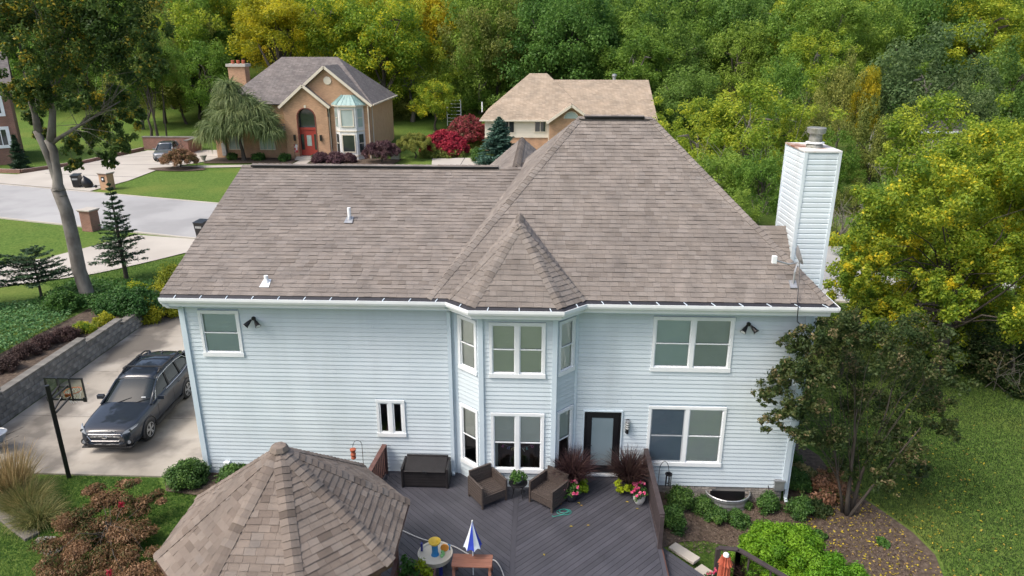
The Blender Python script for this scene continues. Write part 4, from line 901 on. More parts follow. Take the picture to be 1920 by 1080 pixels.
for k in range(8):
    n1 = nrm([gv[k], gv[(k + 1) % 8], ga]); n2 = nrm([gv[k - 1], gv[k], ga]); cap_run(gv[k] * 1.0, ga, n1, n2, gro, M['gazebo_shingle'], expo=0.143, half=0.15, seed=80 + k)
MB().lathe([(0.20, GA - 0.06), (0.15, GA + 0.03), (0.03, GA + 0.06)], (0, 0, 0), 8).build('finial_cap', M['gazebo_shingle'], gro, attr=True)
PR_ = 2.22
for k in range(8):
    t = 0.40 + k * math.pi / 4; p = Vector((PR_ * math.cos(t), PR_ * math.sin(t), 0)); t2 = t + math.pi / 4; q = Vector((PR_ * math.cos(t2), PR_ * math.sin(t2), 0))
    MB().box(p.x - 0.05, p.x + 0.05, p.y - 0.05, p.y + 0.05, 0, GE).build('post', M['rail_brown'], gz_)
    MB().beam(p + Vector((0, 0, GE - 0.06)), q + Vector((0, 0, GE - 0.06)), 0.06, 0.16).build('header', M['rail_brown'], gz_)
    if k != 0:
        MB().beam(p + Vector((0, 0, 0.9)), q + Vector((0, 0, 0.9)), 0.08, 0.04).build('rail', M['rail_brown'], gz_)
        for i in range(1, 12): c = p.lerp(q, i / 12); MB().box(c.x - 0.02, c.x + 0.02, c.y - 0.02, c.y + 0.02, 0.05, 0.88).build('baluster', M['rail_brown'], gz_)
MB().prism([(2.35 * math.cos(0.40 + k * math.pi / 4), 2.35 * math.sin(0.40 + k * math.pi / 4)) for k in range(8)], -0.3, 0.09).build('floor', M['deck'], gz_)
for k in range(8): MB().beam(gv[k] - Vector((0, 0, 0.05)), gv[(k + 1) % 8] - Vector((0, 0, 0.05)), 0.03, 0.10).build('fascia', M['rail_brown'], gz_)

# ------------------------------------------------------------------ deck furniture
def wicker_chair(lab, loc, rz):
    t = thing('wicker_armchair', lab, 'armchair', loc, rz, 'wicker armchairs by the bay')   # faces local -y
    def panel(name, a, b, z0, z1, th, lean=0):
        a, b = Vector((*a, 0)), Vector((*b, 0)); d = (b - a).normalized(); n = Vector((d.y, -d.x, 0)); mb = MB(); z = z0; i = 0
        while z < z1 - 0.01:
            zt = min(z + 0.042, z1); o = th / 2 + (0.004 if i % 2 else 0)
            f0, f1 = lean * (z - z0), lean * (zt - z0)
            vs = [a + n * (s * o + f) + Vector((0, 0, zz)) for zz, f in ((z, f0), (zt - 0.004, f1)) for s in (-1, 1)] + [b + n * (s * o + f) + Vector((0, 0, zz)) for zz, f in ((z, f0), (zt - 0.004, f1)) for s in (-1, 1)]
            mb.add(vs, [(0, 1, 3, 2), (4, 6, 7, 5), (0, 4, 5, 1), (2, 3, 7, 6), (0, 2, 6, 4), (1, 5, 7, 3)]); z += 0.042; i += 1
        return mb.build(name, M['wicker'], t)
    W, D = 0.38, 0.36
    panel('arm_panel', (-W, -D), (-W, D), 0.10, 0.64, 0.05); panel('arm_panel', (W, D), (W, -D), 0.10, 0.64, 0.05)
    panel('front_panel', (-W + 0.03, -D + 0.02), (W - 0.03, -D + 0.02), 0.12, 0.36, 0.04)
    panel('backrest', (W - 0.03, D - 0.03), (-W + 0.03, D - 0.03), 0.12, 0.80, 0.05, 0.10)
    sm = MB(); y = -D + 0.045; i = 0
    while y < D - 0.06: sm.box(-W + 0.03, W - 0.03, y, y + 0.034, 0.345, 0.375 + 0.004 * (i % 2)); y += 0.04; i += 1
    sm.build('seat', M['wicker'], t)
    for s in (-1, 1):
        MB().box(s * W - 0.03, s * W + 0.03, -D - 0.015, D + 0.015, 0.642, 0.662).build('arm_rail', M['wicker'], t)
        for e in (-1, 1): MB().box(s * W - 0.025, s * W + 0.025, e * D - 0.025, e * D + 0.025, 0, 0.64).build('leg', M['wicker'], t)
    return t
wicker_chair('brown wicker armchair between the storage box and the side table', (-1.38, -1.22, 0), R(36))
wicker_chair('brown wicker armchair beside the coiled green cord', (0.32, -1.28, 0), R(-38))
sb = thing('storage_box', 'black woven resin storage box with lid against the siding', 'storage box', (-3.19, -0.52, 0))
bxm = MB().box(-0.62, 0.62, -0.30, 0.30, 0.03, 0.52)
bxm.build('body', M['resin'], sb, bevel=0.02)
for s in (-1, 1): MB().box(s * 0.635 - 0.035, s * 0.635 + 0.035, -0.33, 0.33, 0.0, 0.64).build('end_panel', M['resin'], sb, bevel=0.02)
lm_ = MB(); lm_.slab3([(-0.59, -0.35, 0.56), (0.59, -0.35, 0.56), (0.59, 0.33, 0.68), (-0.59, 0.33, 0.68)], 0.04); lm_.build('lid', M['resin'], sb, bevel=0.012)
for k in range(5): MB().box(-0.60, 0.60, -0.306, -0.3005, 0.08 + k * 0.09, 0.13 + k * 0.09).build('weave_band', M['resin'], sb)
MB().box(-0.05, 0.05, -0.37, -0.3, 0.50, 0.57).build('latch', M['black'], sb)
MB().box(-0.60, 0.60, 0.28, 0.335, 0.03, 0.70).build('back_panel', M['resin'], sb, bevel=0.01)
# side table with its plant
p_ = (-0.54, -1.08)
tt = thing('side_table', 'round black metal side table between the wicker armchairs', 'table', (*p_, 0))
MB().lathe([(0.0, 0.42), (0.235, 0.42), (0.245, 0.44), (0.245, 0.455), (0.23, 0.45), (0.0, 0.44)], (0, 0, 0), 26).build('table_top', mat('tinted_table_glass', (0.16, 0.19, 0.21), 0.12), tt)
MB().lathe([(0.245, 0.415), (0.262, 0.425), (0.262, 0.455), (0.247, 0.46)], (0, 0, 0), 26).build('rim', M['black'], tt)
for k in range(4): t = k * math.pi / 2 + 0.7; MB().tube([(0.2 * math.cos(t), 0.2 * math.sin(t), 0.42), (0.16 * math.cos(t), 0.16 * math.sin(t), 0.2), (0.22 * math.cos(t), 0.22 * math.sin(t), 0)], 0.011, 6).build('leg', M['black'], tt)
def foliage(name, parent, seed, clumps, per, size, m, up=0.5, aspect=0.6, shell=0.3, flat=1.0, loc=None):
    rg = np.random.default_rng(seed); return mesh_obj(name, _lm(name, rg, clumps, per, size, up, m, aspect, shell, flat), parent, loc)
def mound(seed, n, r, h, cr, z0=0.0, ry=None):
    """clump list filling a low dome"""
    q = np.random.default_rng(seed); out = []
    for _ in range(n):
        t = q.uniform(0, 6.283); k = q.random() ** 0.5; e = math.sqrt(max(0.0, 1 - k * k)); out.append(((r * k * math.cos(t), (ry or r) * k * math.sin(t), z0 + h * e * q.uniform(0.55, 1.0)), cr * q.uniform(0.7, 1.25)))
    return out
pl = thing('potted_plant', 'leafy green potted plant on the round side table', 'plant', (*p_, 0.455))
MB().lathe([(0.08, 0), (0.11, 0.13), (0.10, 0.13), (0.09, 0.11)], (0, 0, 0), 16).build('pot', mat('grey_pot', (0.22, 0.23, 0.24), 0.6), pl)
foliage('foliage', pl, 5, mound(5, 22, 0.19, 0.30, 0.07, 0.08), 600, 0.055, G['grass'])
def blades(name, parent, seed, n, L, w_, m, spread=0.9, base_r=0.08, droop=1.4, z=0.0, loc=None):
    rg = np.random.default_rng(seed); t = rg.uniform(0, 6.283, n); k = rg.random(n) ** 0.6; b = np.stack([base_r * k * np.cos(t), base_r * k * np.sin(t), np.full(n, z)], 1)
    d = np.stack([spread * k * np.cos(t), spread * k * np.sin(t), np.ones(n)], 1) + rg.normal(size=(n, 3)) * 0.12
    return mesh_obj(name, strips(name, rg, b, d, L * rg.uniform(0.55, 1.05, n), w_, droop * rg.uniform(0.4, 1.2, n), m), parent, loc)
M['pot_black'] = mat('dark_glazed_pot', (0.02, 0.022, 0.03), 0.3); M['pot_white'] = mat('white_pot', (0.62, 0.62, 0.60), 0.5)
def planter_group(x, y, lab, potm, fx, seed, flowers):
    """tall dark grass pot with chartreuse vine, and a flowering pot in front"""
    a = thing('grass_planter', 'dark purple fountain grass with chartreuse vine %s' % lab[0], 'planter', (x, y, 0), 0, 'planters flanking the black door')
    MB().lathe([(0.15, 0), (0.21, 0.34), (0.22, 0.36), (0.19, 0.36), (0.18, 0.3)], (0, 0, 0), 20).build('pot', M['pot_black'], a)
    blades('fountain_grass', a, seed, 1100, 1.02, 0.02, G['fountain'], 0.72, 0.15, 1.5, 0.34)
    foliage('vine_foliage', a, seed + 1, [((0.26 * math.cos(t) * s_, 0.2 * math.sin(t) - 0.12, 0.26 + 0.08 * math.sin(3 * t)), 0.11) for t, s_ in [(0.3, 1.2), (5.9, 1.3), (5.2, 1.0), (4.5, 1), (3.6, 1.1), (2.9, 1.1), (0.9, 1.1), (5.6, 1.6)]], 620, 0.085, G['chart'], 0.8, 0.8)
    b = thing('flower_pot', 'pink flowering plant in %s pot %s' % (('dark glazed', 'beside the wicker armchair') if potm == 'pot_black' else ('white', 'against the dark railing')), 'flower pot', (x + fx[0], y + fx[1], 0), 0, 'flower pots by the black door')
    MB().lathe([(0.11, 0), (0.16, 0.10), (0.17, 0.24), (0.175, 0.26), (0.15, 0.26), (0.14, 0.2)], (0, 0, 0), 20).build('pot', M[potm], b)
    foliage('foliage', b, seed + 2, mound(seed, 20, 0.24, 0.22, 0.08, 0.22), 420, 0.06, G['box'])
    foliage('blossoms', b, seed + 3, [((q[0][0] * 1.3, q[0][1] * 1.2 - 0.02, q[0][2] + 0.12), 0.035) for q in mound(seed + 9, flowers, 0.26, 0.25, 0.05, 0.25)], 620, 0.055, G['pink'], 1.0, 0.9)
planter_group(1.00, -0.72, ('left of the black door',), 'pot_black', (-0.08, -0.50), 21, 11)
planter_group(2.55, -0.72, ('right of the black door',), 'pot_white', (0.25, -0.52), 31, 15)
# coiled green cord
cm = MB(); pts = []
for i in range(60):
    t = i / 59 * 4 * math.pi; k = 0.75 + 0.25 * math.sin(t * 0.37); pts.append((0.72 + 0.20 * k * math.cos(t) + 0.02 * i / 59, -1.78 + 0.13 * k * math.sin(t), 0.012 + 0.0006 * i))
pts += [(0.62, -1.93, 0.02), (0.52, -1.96, 0.02), (0.44, -1.99, 0.02), (0.40, -1.95, 0.02)]
cm.tube(pts, 0.008, 5); tag(cm.build('coiled_rope', mat('green_cord', (0.03, 0.30, 0.24), 0.5)), 'thin green cord coiled on the deck boards', 'rope')
# white hose
hp = [onz(753, 994, 0.02), onz(790, 1010, 0.02), onz(820, 1017, 0.02), onz(850, 1024, 0.02), onz(880, 1040, 0.02), onz(905, 1052, 0.02), onz(925, 1050, 0.02), onz(936, 1060, 0.02), onz(944, 1078, 0.02), onz(950, 1100, 0.02)]
def smooth_pts(P, k=8):
    out = []
    for i in range(len(P) - 1):
        p0, p1, p2, p3 = P[max(i - 1, 0)], P[i], P[i + 1], P[min(i + 2, len(P) - 1)]
        for j in range(k):
            t = j / k; out.append(0.5 * ((2 * p1) + (p2 - p0) * t + (2 * p0 - 5 * p1 + 4 * p2 - p3) * t * t + (3 * p1 - p0 - 3 * p2 + p3) * t ** 3))
    return out + [P[-1]]
tag(MB().tube(smooth_pts(hp), 0.014, 6).build('hose', mat('pale_hose', (0.55, 0.55, 0.53), 0.5), smooth=True), 'pale grey hose running across the dark deck', 'hose')
# children's water table
wt = thing('water_table', 'round cream toy water table with yellow funnel tower', 'water table', (-2.43, -4.02, 0))
cream = mat('cream_plastic', (0.72, 0.66, 0.53), 0.4); blue_p = mat('blue_plastic', (0.02, 0.22, 0.50), 0.35); yel_p = mat('yellow_plastic', (0.80, 0.55, 0.06), 0.35); navy = mat('navy_plastic', (0.02, 0.03, 0.22), 0.35); orange_p = mat('orange_plastic', (0.80, 0.30, 0.04), 0.35); green_p = mat('green_plastic', (0.25, 0.60, 0.22), 0.35)
MB().lathe([(0.30, 0.26), (0.38, 0.30), (0.41, 0.42), (0.42, 0.44), (0.38, 0.44), (0.36, 0.40), (0.0, 0.39)], (0, 0, 0), 32).build('basin', cream, wt, smooth=False)
for k in range(4): t = k * math.pi / 2 + 0.6; MB().lathe([(0.05, 0), (0.045, 0.28)], (0.28 * math.cos(t), 0.28 * math.sin(t), 0), 10).build('leg', navy, wt)
MB().lathe([(0.10, 0.39), (0.075, 0.46), (0.075, 0.66), (0.08, 0.68)], (0, -0.02, 0), 20).build('tower', blue_p, wt)
MB().lathe([(0.07, 0.68), (0.14, 0.75), (0.15, 0.79), (0.135, 0.79), (0.05, 0.72), (0.0, 0.71)], (0, -0.02, 0), 24).build('funnel', yel_p, wt)
MB().box(-0.36, -0.31, 0.06, 0.14, 0.40, 0.62).build('scoop', navy, wt, bevel=0.012)
MB().lathe([(0.10, -0.012), (0.10, 0.012)], (0.22, 0.08, 0.52), 18, 'y').build('paddle_wheel', orange_p, wt)
for k in range(4): MB().lathe([(0.035, 0.40), (0.04, 0.45), (0.015, 0.455)], (0.17 + 0.03 * (k % 2), -0.10 + 0.07 * k, 0), 12).build('cup', green_p, wt)
MB().tube([(0.33, 0.13, 0.42), (0.34, 0.13, 0.56), (0.30, 0.12, 0.58)], 0.018, 8).build('spout', blue_p, wt)
# children's picnic table with folded umbrella
red_w = mat('redwood_plank', [(0.17, 0.07, 0.045), (0.26, 0.115, 0.075)], 0.6, 4, 0.2, 50, rand=0.12, stretch=(0.4, 4, 4))
pt = thing('kids_picnic_table', 'small redwood picnic table with a hole for the umbrella', 'picnic table', (-1.50, -4.40, 0))
for k in range(3): MB().box(-0.47, 0.47, -0.215 + k * 0.145, -0.075 + k * 0.145, 0.53, 0.56).build('plank', red_w, pt, bevel=0.004)
for s in (-1, 1):
    MB().box(s * 0.42 - 0.02, s * 0.42 + 0.02, -0.22, 0.22, 0.44, 0.53).build('apron', red_w, pt)
    for e in (-1, 1): MB().beam((s * 0.42, e * 0.10, 0.50), (s * 0.42, e * 0.34, 0.0), 0.035, 0.07, up=(1, 0, 0)).build('leg', red_w, pt)
for e in (-1,): MB().box(-0.47, 0.47, e * 0.56 - 0.12, e * 0.56 + 0.12, 0.28, 0.31).build('bench', red_w, pt, bevel=0.004); MB().box(-0.44, -0.40, -0.62, 0.4, 0.22, 0.278).build('bench_support', red_w, pt); MB().box(0.40, 0.44, -0.62, 0.4, 0.22, 0.278).build('bench_support', red_w, pt)
um = thing('kids_umbrella', 'folded blue and white striped umbrella standing in the small picnic table', 'umbrella', (-1.50, -4.24, 0))
MB().tube([(0, 0, 0), (0, 0, 1.54)], 0.014, 8).build('pole', M['white'], um)
fab_b, fab_w = mat('blue_fabric', (0.02, 0.05, 0.42), 0.7), mat('white_fabric', (0.68, 0.74, 0.80), 0.7)
for k in range(8):
    mb = MB(); t0, t1 = k * math.pi / 4 + 0.25, (k + 1) * math.pi / 4 + 0.25; rows = []
    for i in range(7):
        f_ = i / 6; z = 1.52 - 0.68 * f_; r_ = 0.012 + 0.215 * f_ ** 1.15; row = []
        for j in range(5):
            t = t0 + (t1 - t0) * j / 4; rr = r_ * (1 - 0.12 * math.sin(math.pi * j / 4)); zz = z + (0.05 * math.sin(math.pi * j / 4) if i == 6 else 0); row.append((rr * math.cos(t), rr * math.sin(t), zz))
        rows.append(row)
    for r0, r1 in zip(rows, rows[1:]):
        for j in range(4): mb.add([r0[j], r0[j + 1], r1[j + 1], r1[j]], [(0, 1, 2, 3)])
    mb.build('canopy_panel', fab_b if k % 2 else fab_w, um, smooth=True)
MB().lathe([(0.014, 1.51), (0.02, 1.54), (0.004, 1.57)], (0, 0, 0), 10).build('finial', M['white'], um)
# planter box beside the gazebo
pb = thing('planter_box', 'brown wooden planter box with yellow green plants beside the gazebo', 'planter', (-2.72, -4.86, 0))
for a in ((-0.40, 0.40, 0.18, 0.21), (-0.40, 0.40, -0.21, -0.18), (-0.40, -0.37, -0.18, 0.18), (0.37, 0.40, -0.18, 0.18)): MB().box(a[0], a[1], a[2], a[3], 0.02, 0.52).build('side_board', M['rail_brown'], pb)
MB().box(-0.365, 0.365, -0.175, 0.175, 0.05, 0.46).build('soil', M['mulch'], pb)
foliage('foliage', pb, 41, [((-0.28, 0.0, 0.68), 0.13), ((-0.15, 0.08, 0.75), 0.12), ((-0.05, 0.0, 0.62), 0.13), ((-0.32, -0.05, 0.5), 0.1), ((-0.3, 0.1, 0.85), 0.08)], 700, 0.09, G['grass'], 0.5, 0.5)
foliage('yellow_foliage', pb, 42, [((0.02, 0.1, 0.66), 0.14), ((0.18, 0.05, 0.58), 0.12), ((0.10, 0.14, 0.74), 0.1), ((0.28, -0.02, 0.52), 0.11)], 700, 0.085, G['chart'], 0.5, 0.45)
# closed orange umbrella and its neighbours at the lower stair
op = ony(1362, 1037, -4.45)
ou = thing('patio_umbrella', 'closed orange fabric patio umbrella beside the dark handrail', 'umbrella', (op.x, -4.45, -0.78))
zt_ = op.z + 0.78; MB().tube([(0, 0, 0), (0, 0, zt_ - 0.02)], 0.022, 8).build('pole', M['rail_dark'], ou)
of = mat('orange_fabric', [(0.38, 0.09, 0.05), (0.46, 0.12, 0.07)], 0.8, 4)
def furled(r0, r1, z0, z1, n=12):
    mb = MB(); rows = []
    for i in range(9):
        f_ = i / 8; z = z1 + (z0 - z1) * f_; rows.append([((r1 + (r0 - r1) * f_) * (1 if j % 2 else 0.62) * math.cos(2 * math.pi * j / (2 * n)), (r1 + (r0 - r1) * f_) * (1 if j % 2 else 0.62) * math.sin(2 * math.pi * j / (2 * n)), z) for j in range(2 * n)])
    for r_0, r_1 in zip(rows, rows[1:]):
        for j in range(2 * n): k = (j + 1) % (2 * n); mb.add([r_0[j], r_0[k], r_1[k], r_1[j]], [(0, 1, 2, 3)])
    return mb
furled(0.20, 0.11, zt_ - 1.5, zt_ - 0.10).build('canopy', of, ou, smooth=True); furled(0.175, 0.06, zt_ - 0.30, zt_ - 0.05).build('vent_flap', of, ou, smooth=True)
MB().lathe([(0.07, zt_ - 0.07), (0.06, zt_ - 0.02), (0.02, zt_)], (0, 0, 0), 14).build('finial', M['white'], ou)
fg = onz(1402, 1062, -0.1); pg = thing('grass_planter', 'dark purple fountain grass pot behind the closed orange umbrella', 'planter', (fg.x, fg.y, -0.78)); MB().lathe([(0.15, 0), (0.21, 0.34), (0.18, 0.34)], (0, 0, 0), 16).build('pot', M['pot_black'], pg); blades('fountain_grass', pg, 77, 420, 0.75, 0.014, G['fountain'], 0.9, 0.12, 1.6, 0.33)
fp = onz(1338, 1070, -0.2); ff = thing('flower_pot', 'pot of pink and white flowers beside the closed orange umbrella', 'flower pot', (fp.x, fp.y, -0.74)); MB().lathe([(0.10, 0), (0.15, 0.25), (0.13, 0.25)], (0, 0, 0), 14).build('pot', M['pot_black'], ff)
foliage('foliage', ff, 78, mound(78, 12, 0.17, 0.22, 0.07, 0.22), 420, 0.06, G['box']); foliage('blossoms', ff, 79, [((q[0][0], q[0][1], q[0][2] + 0.1), 0.03) for q in mound(80, 8, 0.2, 0.24, 0.05, 0.24)], 600, 0.05, G['pink'])
# shepherd hooks
h1 = thing('shepherd_hook', 'thin black shepherd hook standing behind the gazebo roof', 'garden hook', (-5.02, -0.45, -0.32))
MB().tube([(0, 0, 0), (0, 0, 1.45)] + [(-0.12 + 0.12 * math.cos(t), 0, 1.45 + 0.14 * math.sin(t)) for t in [0.3 * i for i in range(1, 10)]] + [(-0.27, 0, 1.40)], 0.008, 6).build('rod', M['black'], h1)
bf = thing('bird_feeder', 'orange clay bird feeder hanging from the hook by the gazebo', 'bird feeder', (-5.29, -0.45, 0.55)); terr = mat('terracotta', (0.36, 0.09, 0.045), 0.7)
MB().lathe([(0.04, 0.10), (0.075, 0.14), (0.06, 0.20), (0.08, 0.26), (0.055, 0.33), (0.085, 0.40), (0.09, 0.43), (0.0, 0.45)], (0, 0, 0), 16).build('body', terr, bf); MB().tube([(0, 0, 0.44), (0, 0, 0.55)], 0.004, 5).build('wire', M['black'], bf)
h2 = thing('shepherd_hook', 'black shepherd hook holding the wind chime beside the dark railing', 'garden hook', (3.38, -0.62, -0.78))
MB().tube([(0, 0, 0), (0.03, 0, 1.40)] + [(0.16 - 0.13 * math.cos(t), 0, 1.40 + 0.30 * math.sin(t)) for t in [0.3 * i for i in range(1, 10)]] + [(0.30, 0, 1.38)], 0.009, 6).build('rod', M['black'], h2)
wc = thing('wind_chime', 'black wind chime with hanging tubes in front of the siding', 'wind chime', (3.68, -0.62, -0.02))
MB().lathe([(0.075, 0.50), (0.10, 0.52), (0.10, 0.55), (0.06, 0.55), (0.06, 0.50)], (0, 0, 0), 18).build('ring', M['black'], wc)
MB().tube([(0, 0, 0.62), (0.06, 0, 0.54)], 0.003, 4).tube([(0, 0, 0.62), (-0.06, 0, 0.54)], 0.003, 4).tube([(0, 0, 0.2), (0, 0, 0.62)], 0.003, 4).build('cord', M['black'], wc)
for k in range(5): t = k * 1.2566; MB().tube([(0.075 * math.cos(t), 0.075 * math.sin(t), 0.06 + 0.03 * k), (0.075 * math.cos(t), 0.075 * math.sin(t), 0.5)], 0.012, 8).build('chime_tube', M['black'], wc)
MB().lathe([(0.0, 0.20), (0.04, 0.23), (0.0, 0.26)], (0, 0, 0), 12).build('striker', M['black'], wc)
MB().tube([(0, 0, 0.62), (0, 0, 0.68)], 0.004, 4).build('link', M['grey_metal'], wc)
# a few leaves blown onto the deck
q_ = np.random.default_rng(4); pts = [onz(px, py, 0.012) for px, py in ((1052, 945), (1085, 943), (1062, 925), (1195, 954), (1176, 941), (1071, 987), (1103, 985), (1020, 1040), (1240, 962), (1058, 917), (1090, 948))]
stuff(mesh_obj('fallen_leaves', leaf_mesh('fallen_leaves', np.array([list(p) for p in pts]), np.array([[0.1, 0.1, 1.0]] * len(pts)), 0.10, q_.random(len(pts)), G['fallen'], 0.6)))

# ------------------------------------------------------------------ basketball hoop
hoop = thing('basketball_hoop', 'black basketball hoop on a pole beside the parked grey wagon', 'basketball hoop', (-13.83, -0.50, -0.18))
MB().beam((0, 0, 0), (-0.02, 0.02, 3.02), 0.11, 0.11).build('pole', M['black'], hoop)
cl_ = glassmat('acrylic_sheet', (0.78, 0.80, 0.70), 0.92)
bd = MB(); by = 0.62; z0, z1 = 2.22, 2.95
x0, x1 = -0.55, 0.60
for a in ((x0, x1, z0, z0 + 0.05), (x0, x1, z1 - 0.04, z1), (x0, x0 + 0.04, z0 + 0.05, z1 - 0.04), (x1 - 0.04, x1, z0 + 0.05, z1 - 0.04)): bd.box(a[0], a[1], by, by + 0.04, a[2], a[3])
bd.box(x0 - 0.02, x0 + 0.08, by - 0.03, by, z0 - 0.02, z0 + 0.12); bd.box(x1 - 0.08, x1 + 0.02, by - 0.03, by, z0 - 0.02, z0 + 0.12)
bo = bd.build('backboard', M['black'], hoop)
MB().add([(x0 + .04, by + 0.02, z0 + .05), (x1 - .04, by + 0.02, z0 + .05), (x1 - .04, by + 0.02, z1 - .04), (x0 + .04, by + 0.02, z1 - .04)], [(0, 1, 2, 3)]).build('acrylic_sheet', cl_, bo)
ar = MB()
for x in (-0.17, 0.20): ar.box(x, x + 0.035, by - 0.035, by - 0.002, z0, z1)
for x in (-0.05, 0.05): ar.beam((x, 0.03, 2.6), (x * 2.5 + 0.02, by - 0.02, 2.72), 0.04, 0.05); ar.beam((x, 0.03, 2.15), (x * 2.5 + 0.02, by - 0.02, 2.36), 0.04, 0.05)
ar.beam((-0.17, by - 0.02, 2.68), (0.22, by - 0.02, 2.68), 0.03, 0.04); ar.build('bracket', M['black'], hoop)
rim = MB(); rim.tube([(0.02 + 0.23 * math.cos(t), by + 0.31 + 0.23 * math.sin(t), 2.38) for t in [2 * math.pi * i / 24 for i in range(25)]], 0.011, 6); rim.box(-0.06, 0.10, by + 0.04, by + 0.09, 2.30, 2.40)
ro = rim.build('rim', mat('orange_rim', (0.55, 0.12, 0.03), 0.5), hoop)
nn = MB()
for i in range(12):
    t = 2 * math.pi * i / 12; t2 = 2 * math.pi * (i + 1) / 12
    P0 = lambda a, r_, z: (0.02 + r_ * math.cos(a), by + 0.31 + r_ * math.sin(a), z)
    nn.tube([P0(t, 0.225, 2.37), P0((t + t2) / 2, 0.19, 2.26), P0(t2, 0.16, 2.15), P0((t2 + t) / 2 + 0.5, 0.13, 2.03)], 0.004, 4); nn.tube([P0(t, 0.225, 2.37), P0((t * 3 - t2) / 2, 0.19, 2.26), P0(t * 2 - t2, 0.16, 2.15), P0(t * 2.5 - t2 * 1.5, 0.13, 2.03)], 0.004, 4)
nn.build('net', M['white'], ro)

# ------------------------------------------------------------------ cars
tyre = mat('tyre_rubber', (0.012, 0.012, 0.012), 0.85, 20); alloy = mat('alloy_rim', [(0.42, 0.42, 0.42), (0.52, 0.52, 0.52)], 0.35, 5, metal=0.6); chrome = mat('chrome_trim', (0.72, 0.73, 0.75), 0.15, metal=0.9)
cglass = mat('car_glass', (0.014, 0.02, 0.022), 0.03, spec=0.6); black_pl = mat('black_trim_plastic', (0.02, 0.02, 0.021), 0.6); lampg = mat('lamp_glass', (0.26, 0.28, 0.30), 0.08, spec=0.8); red_l = mat('tail_lamp', (0.40, 0.01, 0.02), 0.15); dark_l = mat('lamp_dark', (0.05, 0.055, 0.06), 0.1, spec=0.8)
def car(lab, loc, rz, paint, rails=True, sunroof=False, scale=1.0, LEN=1.0):
    t = thing('parked_car', lab, 'car', loc, rz); t.scale = (scale,) * 3        # nose towards local -y
    st_ = [(-2.41, .60, .36, .66), (-2.36, .74, .27, .78), (-2.22, .83, .22, .84), (-1.95, .89, .21, .90), (-1.5, .915, .22, .96), (-1.05, .92, .22, 1.01), (-0.75, .92, .22, 1.04), (0.0, .92, .22, 1.055), (0.8, .92, .22, 1.075), (1.5, .92, .23, 1.10), (2.0, .905, .26, 1.11), (2.28, .86, .33, 1.06), (2.38, .79, .42, .98), (2.42, .70, .52, .88)]
    mb = MB(); pr_n = 0; rows = []
    for y, hw, zb, zt in st_:
        half = [(0, zb), (hw * .80, zb), (hw * .95, zb + .07), (hw, zb + (zt - zb) * .42), (hw * .985, zt - .20), (hw * .96, zt - .085), (hw * .88, zt - .012), (hw * .55, zt + .022), (0, zt + .035)]
        rows.append([(x, y, z) for x, z in half] + [(-x, y, z) for x, z in half[-2:0:-1]])
    n = len(rows[0]); mb.v = [p for r_ in rows for p in r_]
    for i in range(len(rows) - 1):
        for k in range(n): k2 = (k + 1) % n; mb.f.append((i * n + k, i * n + k2, (i + 1) * n + k2, (i + 1) * n + k)); mb.var.append(.5)
    mb.f.append(tuple(range(n))); mb.f.append(tuple((len(rows) - 1) * n + k for k in range(n))[::-1]); mb.var += [.5, .5]
    body = mb.build('body', paint, t, smooth=True, sub=2)
    FW, RW, WR = -1.44, 1.34, 0.345
    cut = MB()
    for y in (FW, RW):
        for s in (-1, 1): cut.lathe([(0.41, s * 0.55), (0.41, s * 1.2)], (0, y, 0.35), 28, 'x')
    co = cut.build('cutter', None); bo_ = body.modifiers.new('arch', 'BOOLEAN'); bo_.object = co; bo_.operation = 'DIFFERENCE'; bo_.solver = 'EXACT'
    COL.objects.unlink(body); COL.objects.link(body); bpy.context.view_layer.update(); dg = bpy.context.evaluated_depsgraph_get()
    me = bpy.data.meshes.new_from_object(body.evaluated_get(dg)); body.modifiers.clear(); body.data = me; me.name = 'body'; bpy.data.objects.remove(co)
    if not me.materials: me.materials.append(paint)
    for y in (FW, RW):
        for s in (-1, 1):
            c = (s * 0.81, y, WR); w_ = MB().lathe([(0.20, -0.10), (0.29, -0.105), (0.335, -0.085), (0.345, -0.04), (0.345, 0.04), (0.335, 0.085), (0.29, 0.105), (0.20, 0.10)], c, 28, 'x').build('wheel', tyre, t, smooth=False)
            rm = MB(); rm.lathe([(0.225, s * 0.06), (0.235, s * 0.104), (0.215, s * 0.107), (0.205, s * 0.07)], c, 28, 'x')
            for k in range(5):
                for dlt in (-0.16, 0.16):
                    a = 2 * math.pi * k / 5 + 0.3; e = a + dlt; o = s * 0.098
                    rm.beam((c[0] + o, c[1] + 0.04 * math.cos(a), c[2] + 0.04 * math.sin(a)), (c[0] + o - s * .01, c[1] + 0.215 * math.cos(e), c[2] + 0.215 * math.sin(e)), 0.042, 0.022, up=(1, 0, 0))
            rm.lathe([(0.05, s * 0.06), (0.05, s * 0.108), (0.02, s * 0.112)], c, 14, 'x'); rm.build('rim', alloy, w_)
            MB().lathe([(0.20, s * 0.02), (0.20, s * 0.045)], c, 20, 'x').build('brake_disc', black_pl, w_)
            arc = MB(); pts_ = [(s * 0.905, y + 0.415 * math.cos(a), 0.35 + 0.415 * math.sin(a)) for a in [R(-12) + R(204) * i / 18 for i in range(19)]]
            arc.tube(pts_, 0.030, 6); arc.build('arch_trim', black_pl, t)
            MB().lathe([(0.40, s * 0.54), (0.40, s * 0.56)], (0, y, 0.35), 24, 'x').build('wheel_well', black_pl, t)
    # greenhouse: glass volume, roof skin, pillars
    gs_ = [(-0.98, .80, .80, 1.00), (-0.55, .80, .72, 1.27), (-0.16, .80, .655, 1.50), (0.05, .80, .64, 1.565), (0.6, .80, .635, 1.62), (1.2, .80, .625, 1.61), (1.75, .79, .61, 1.565), (2.02, .78, .60, 1.50), (2.24, .77, .66, 1.24), (2.33, .76, .74, 1.07)]
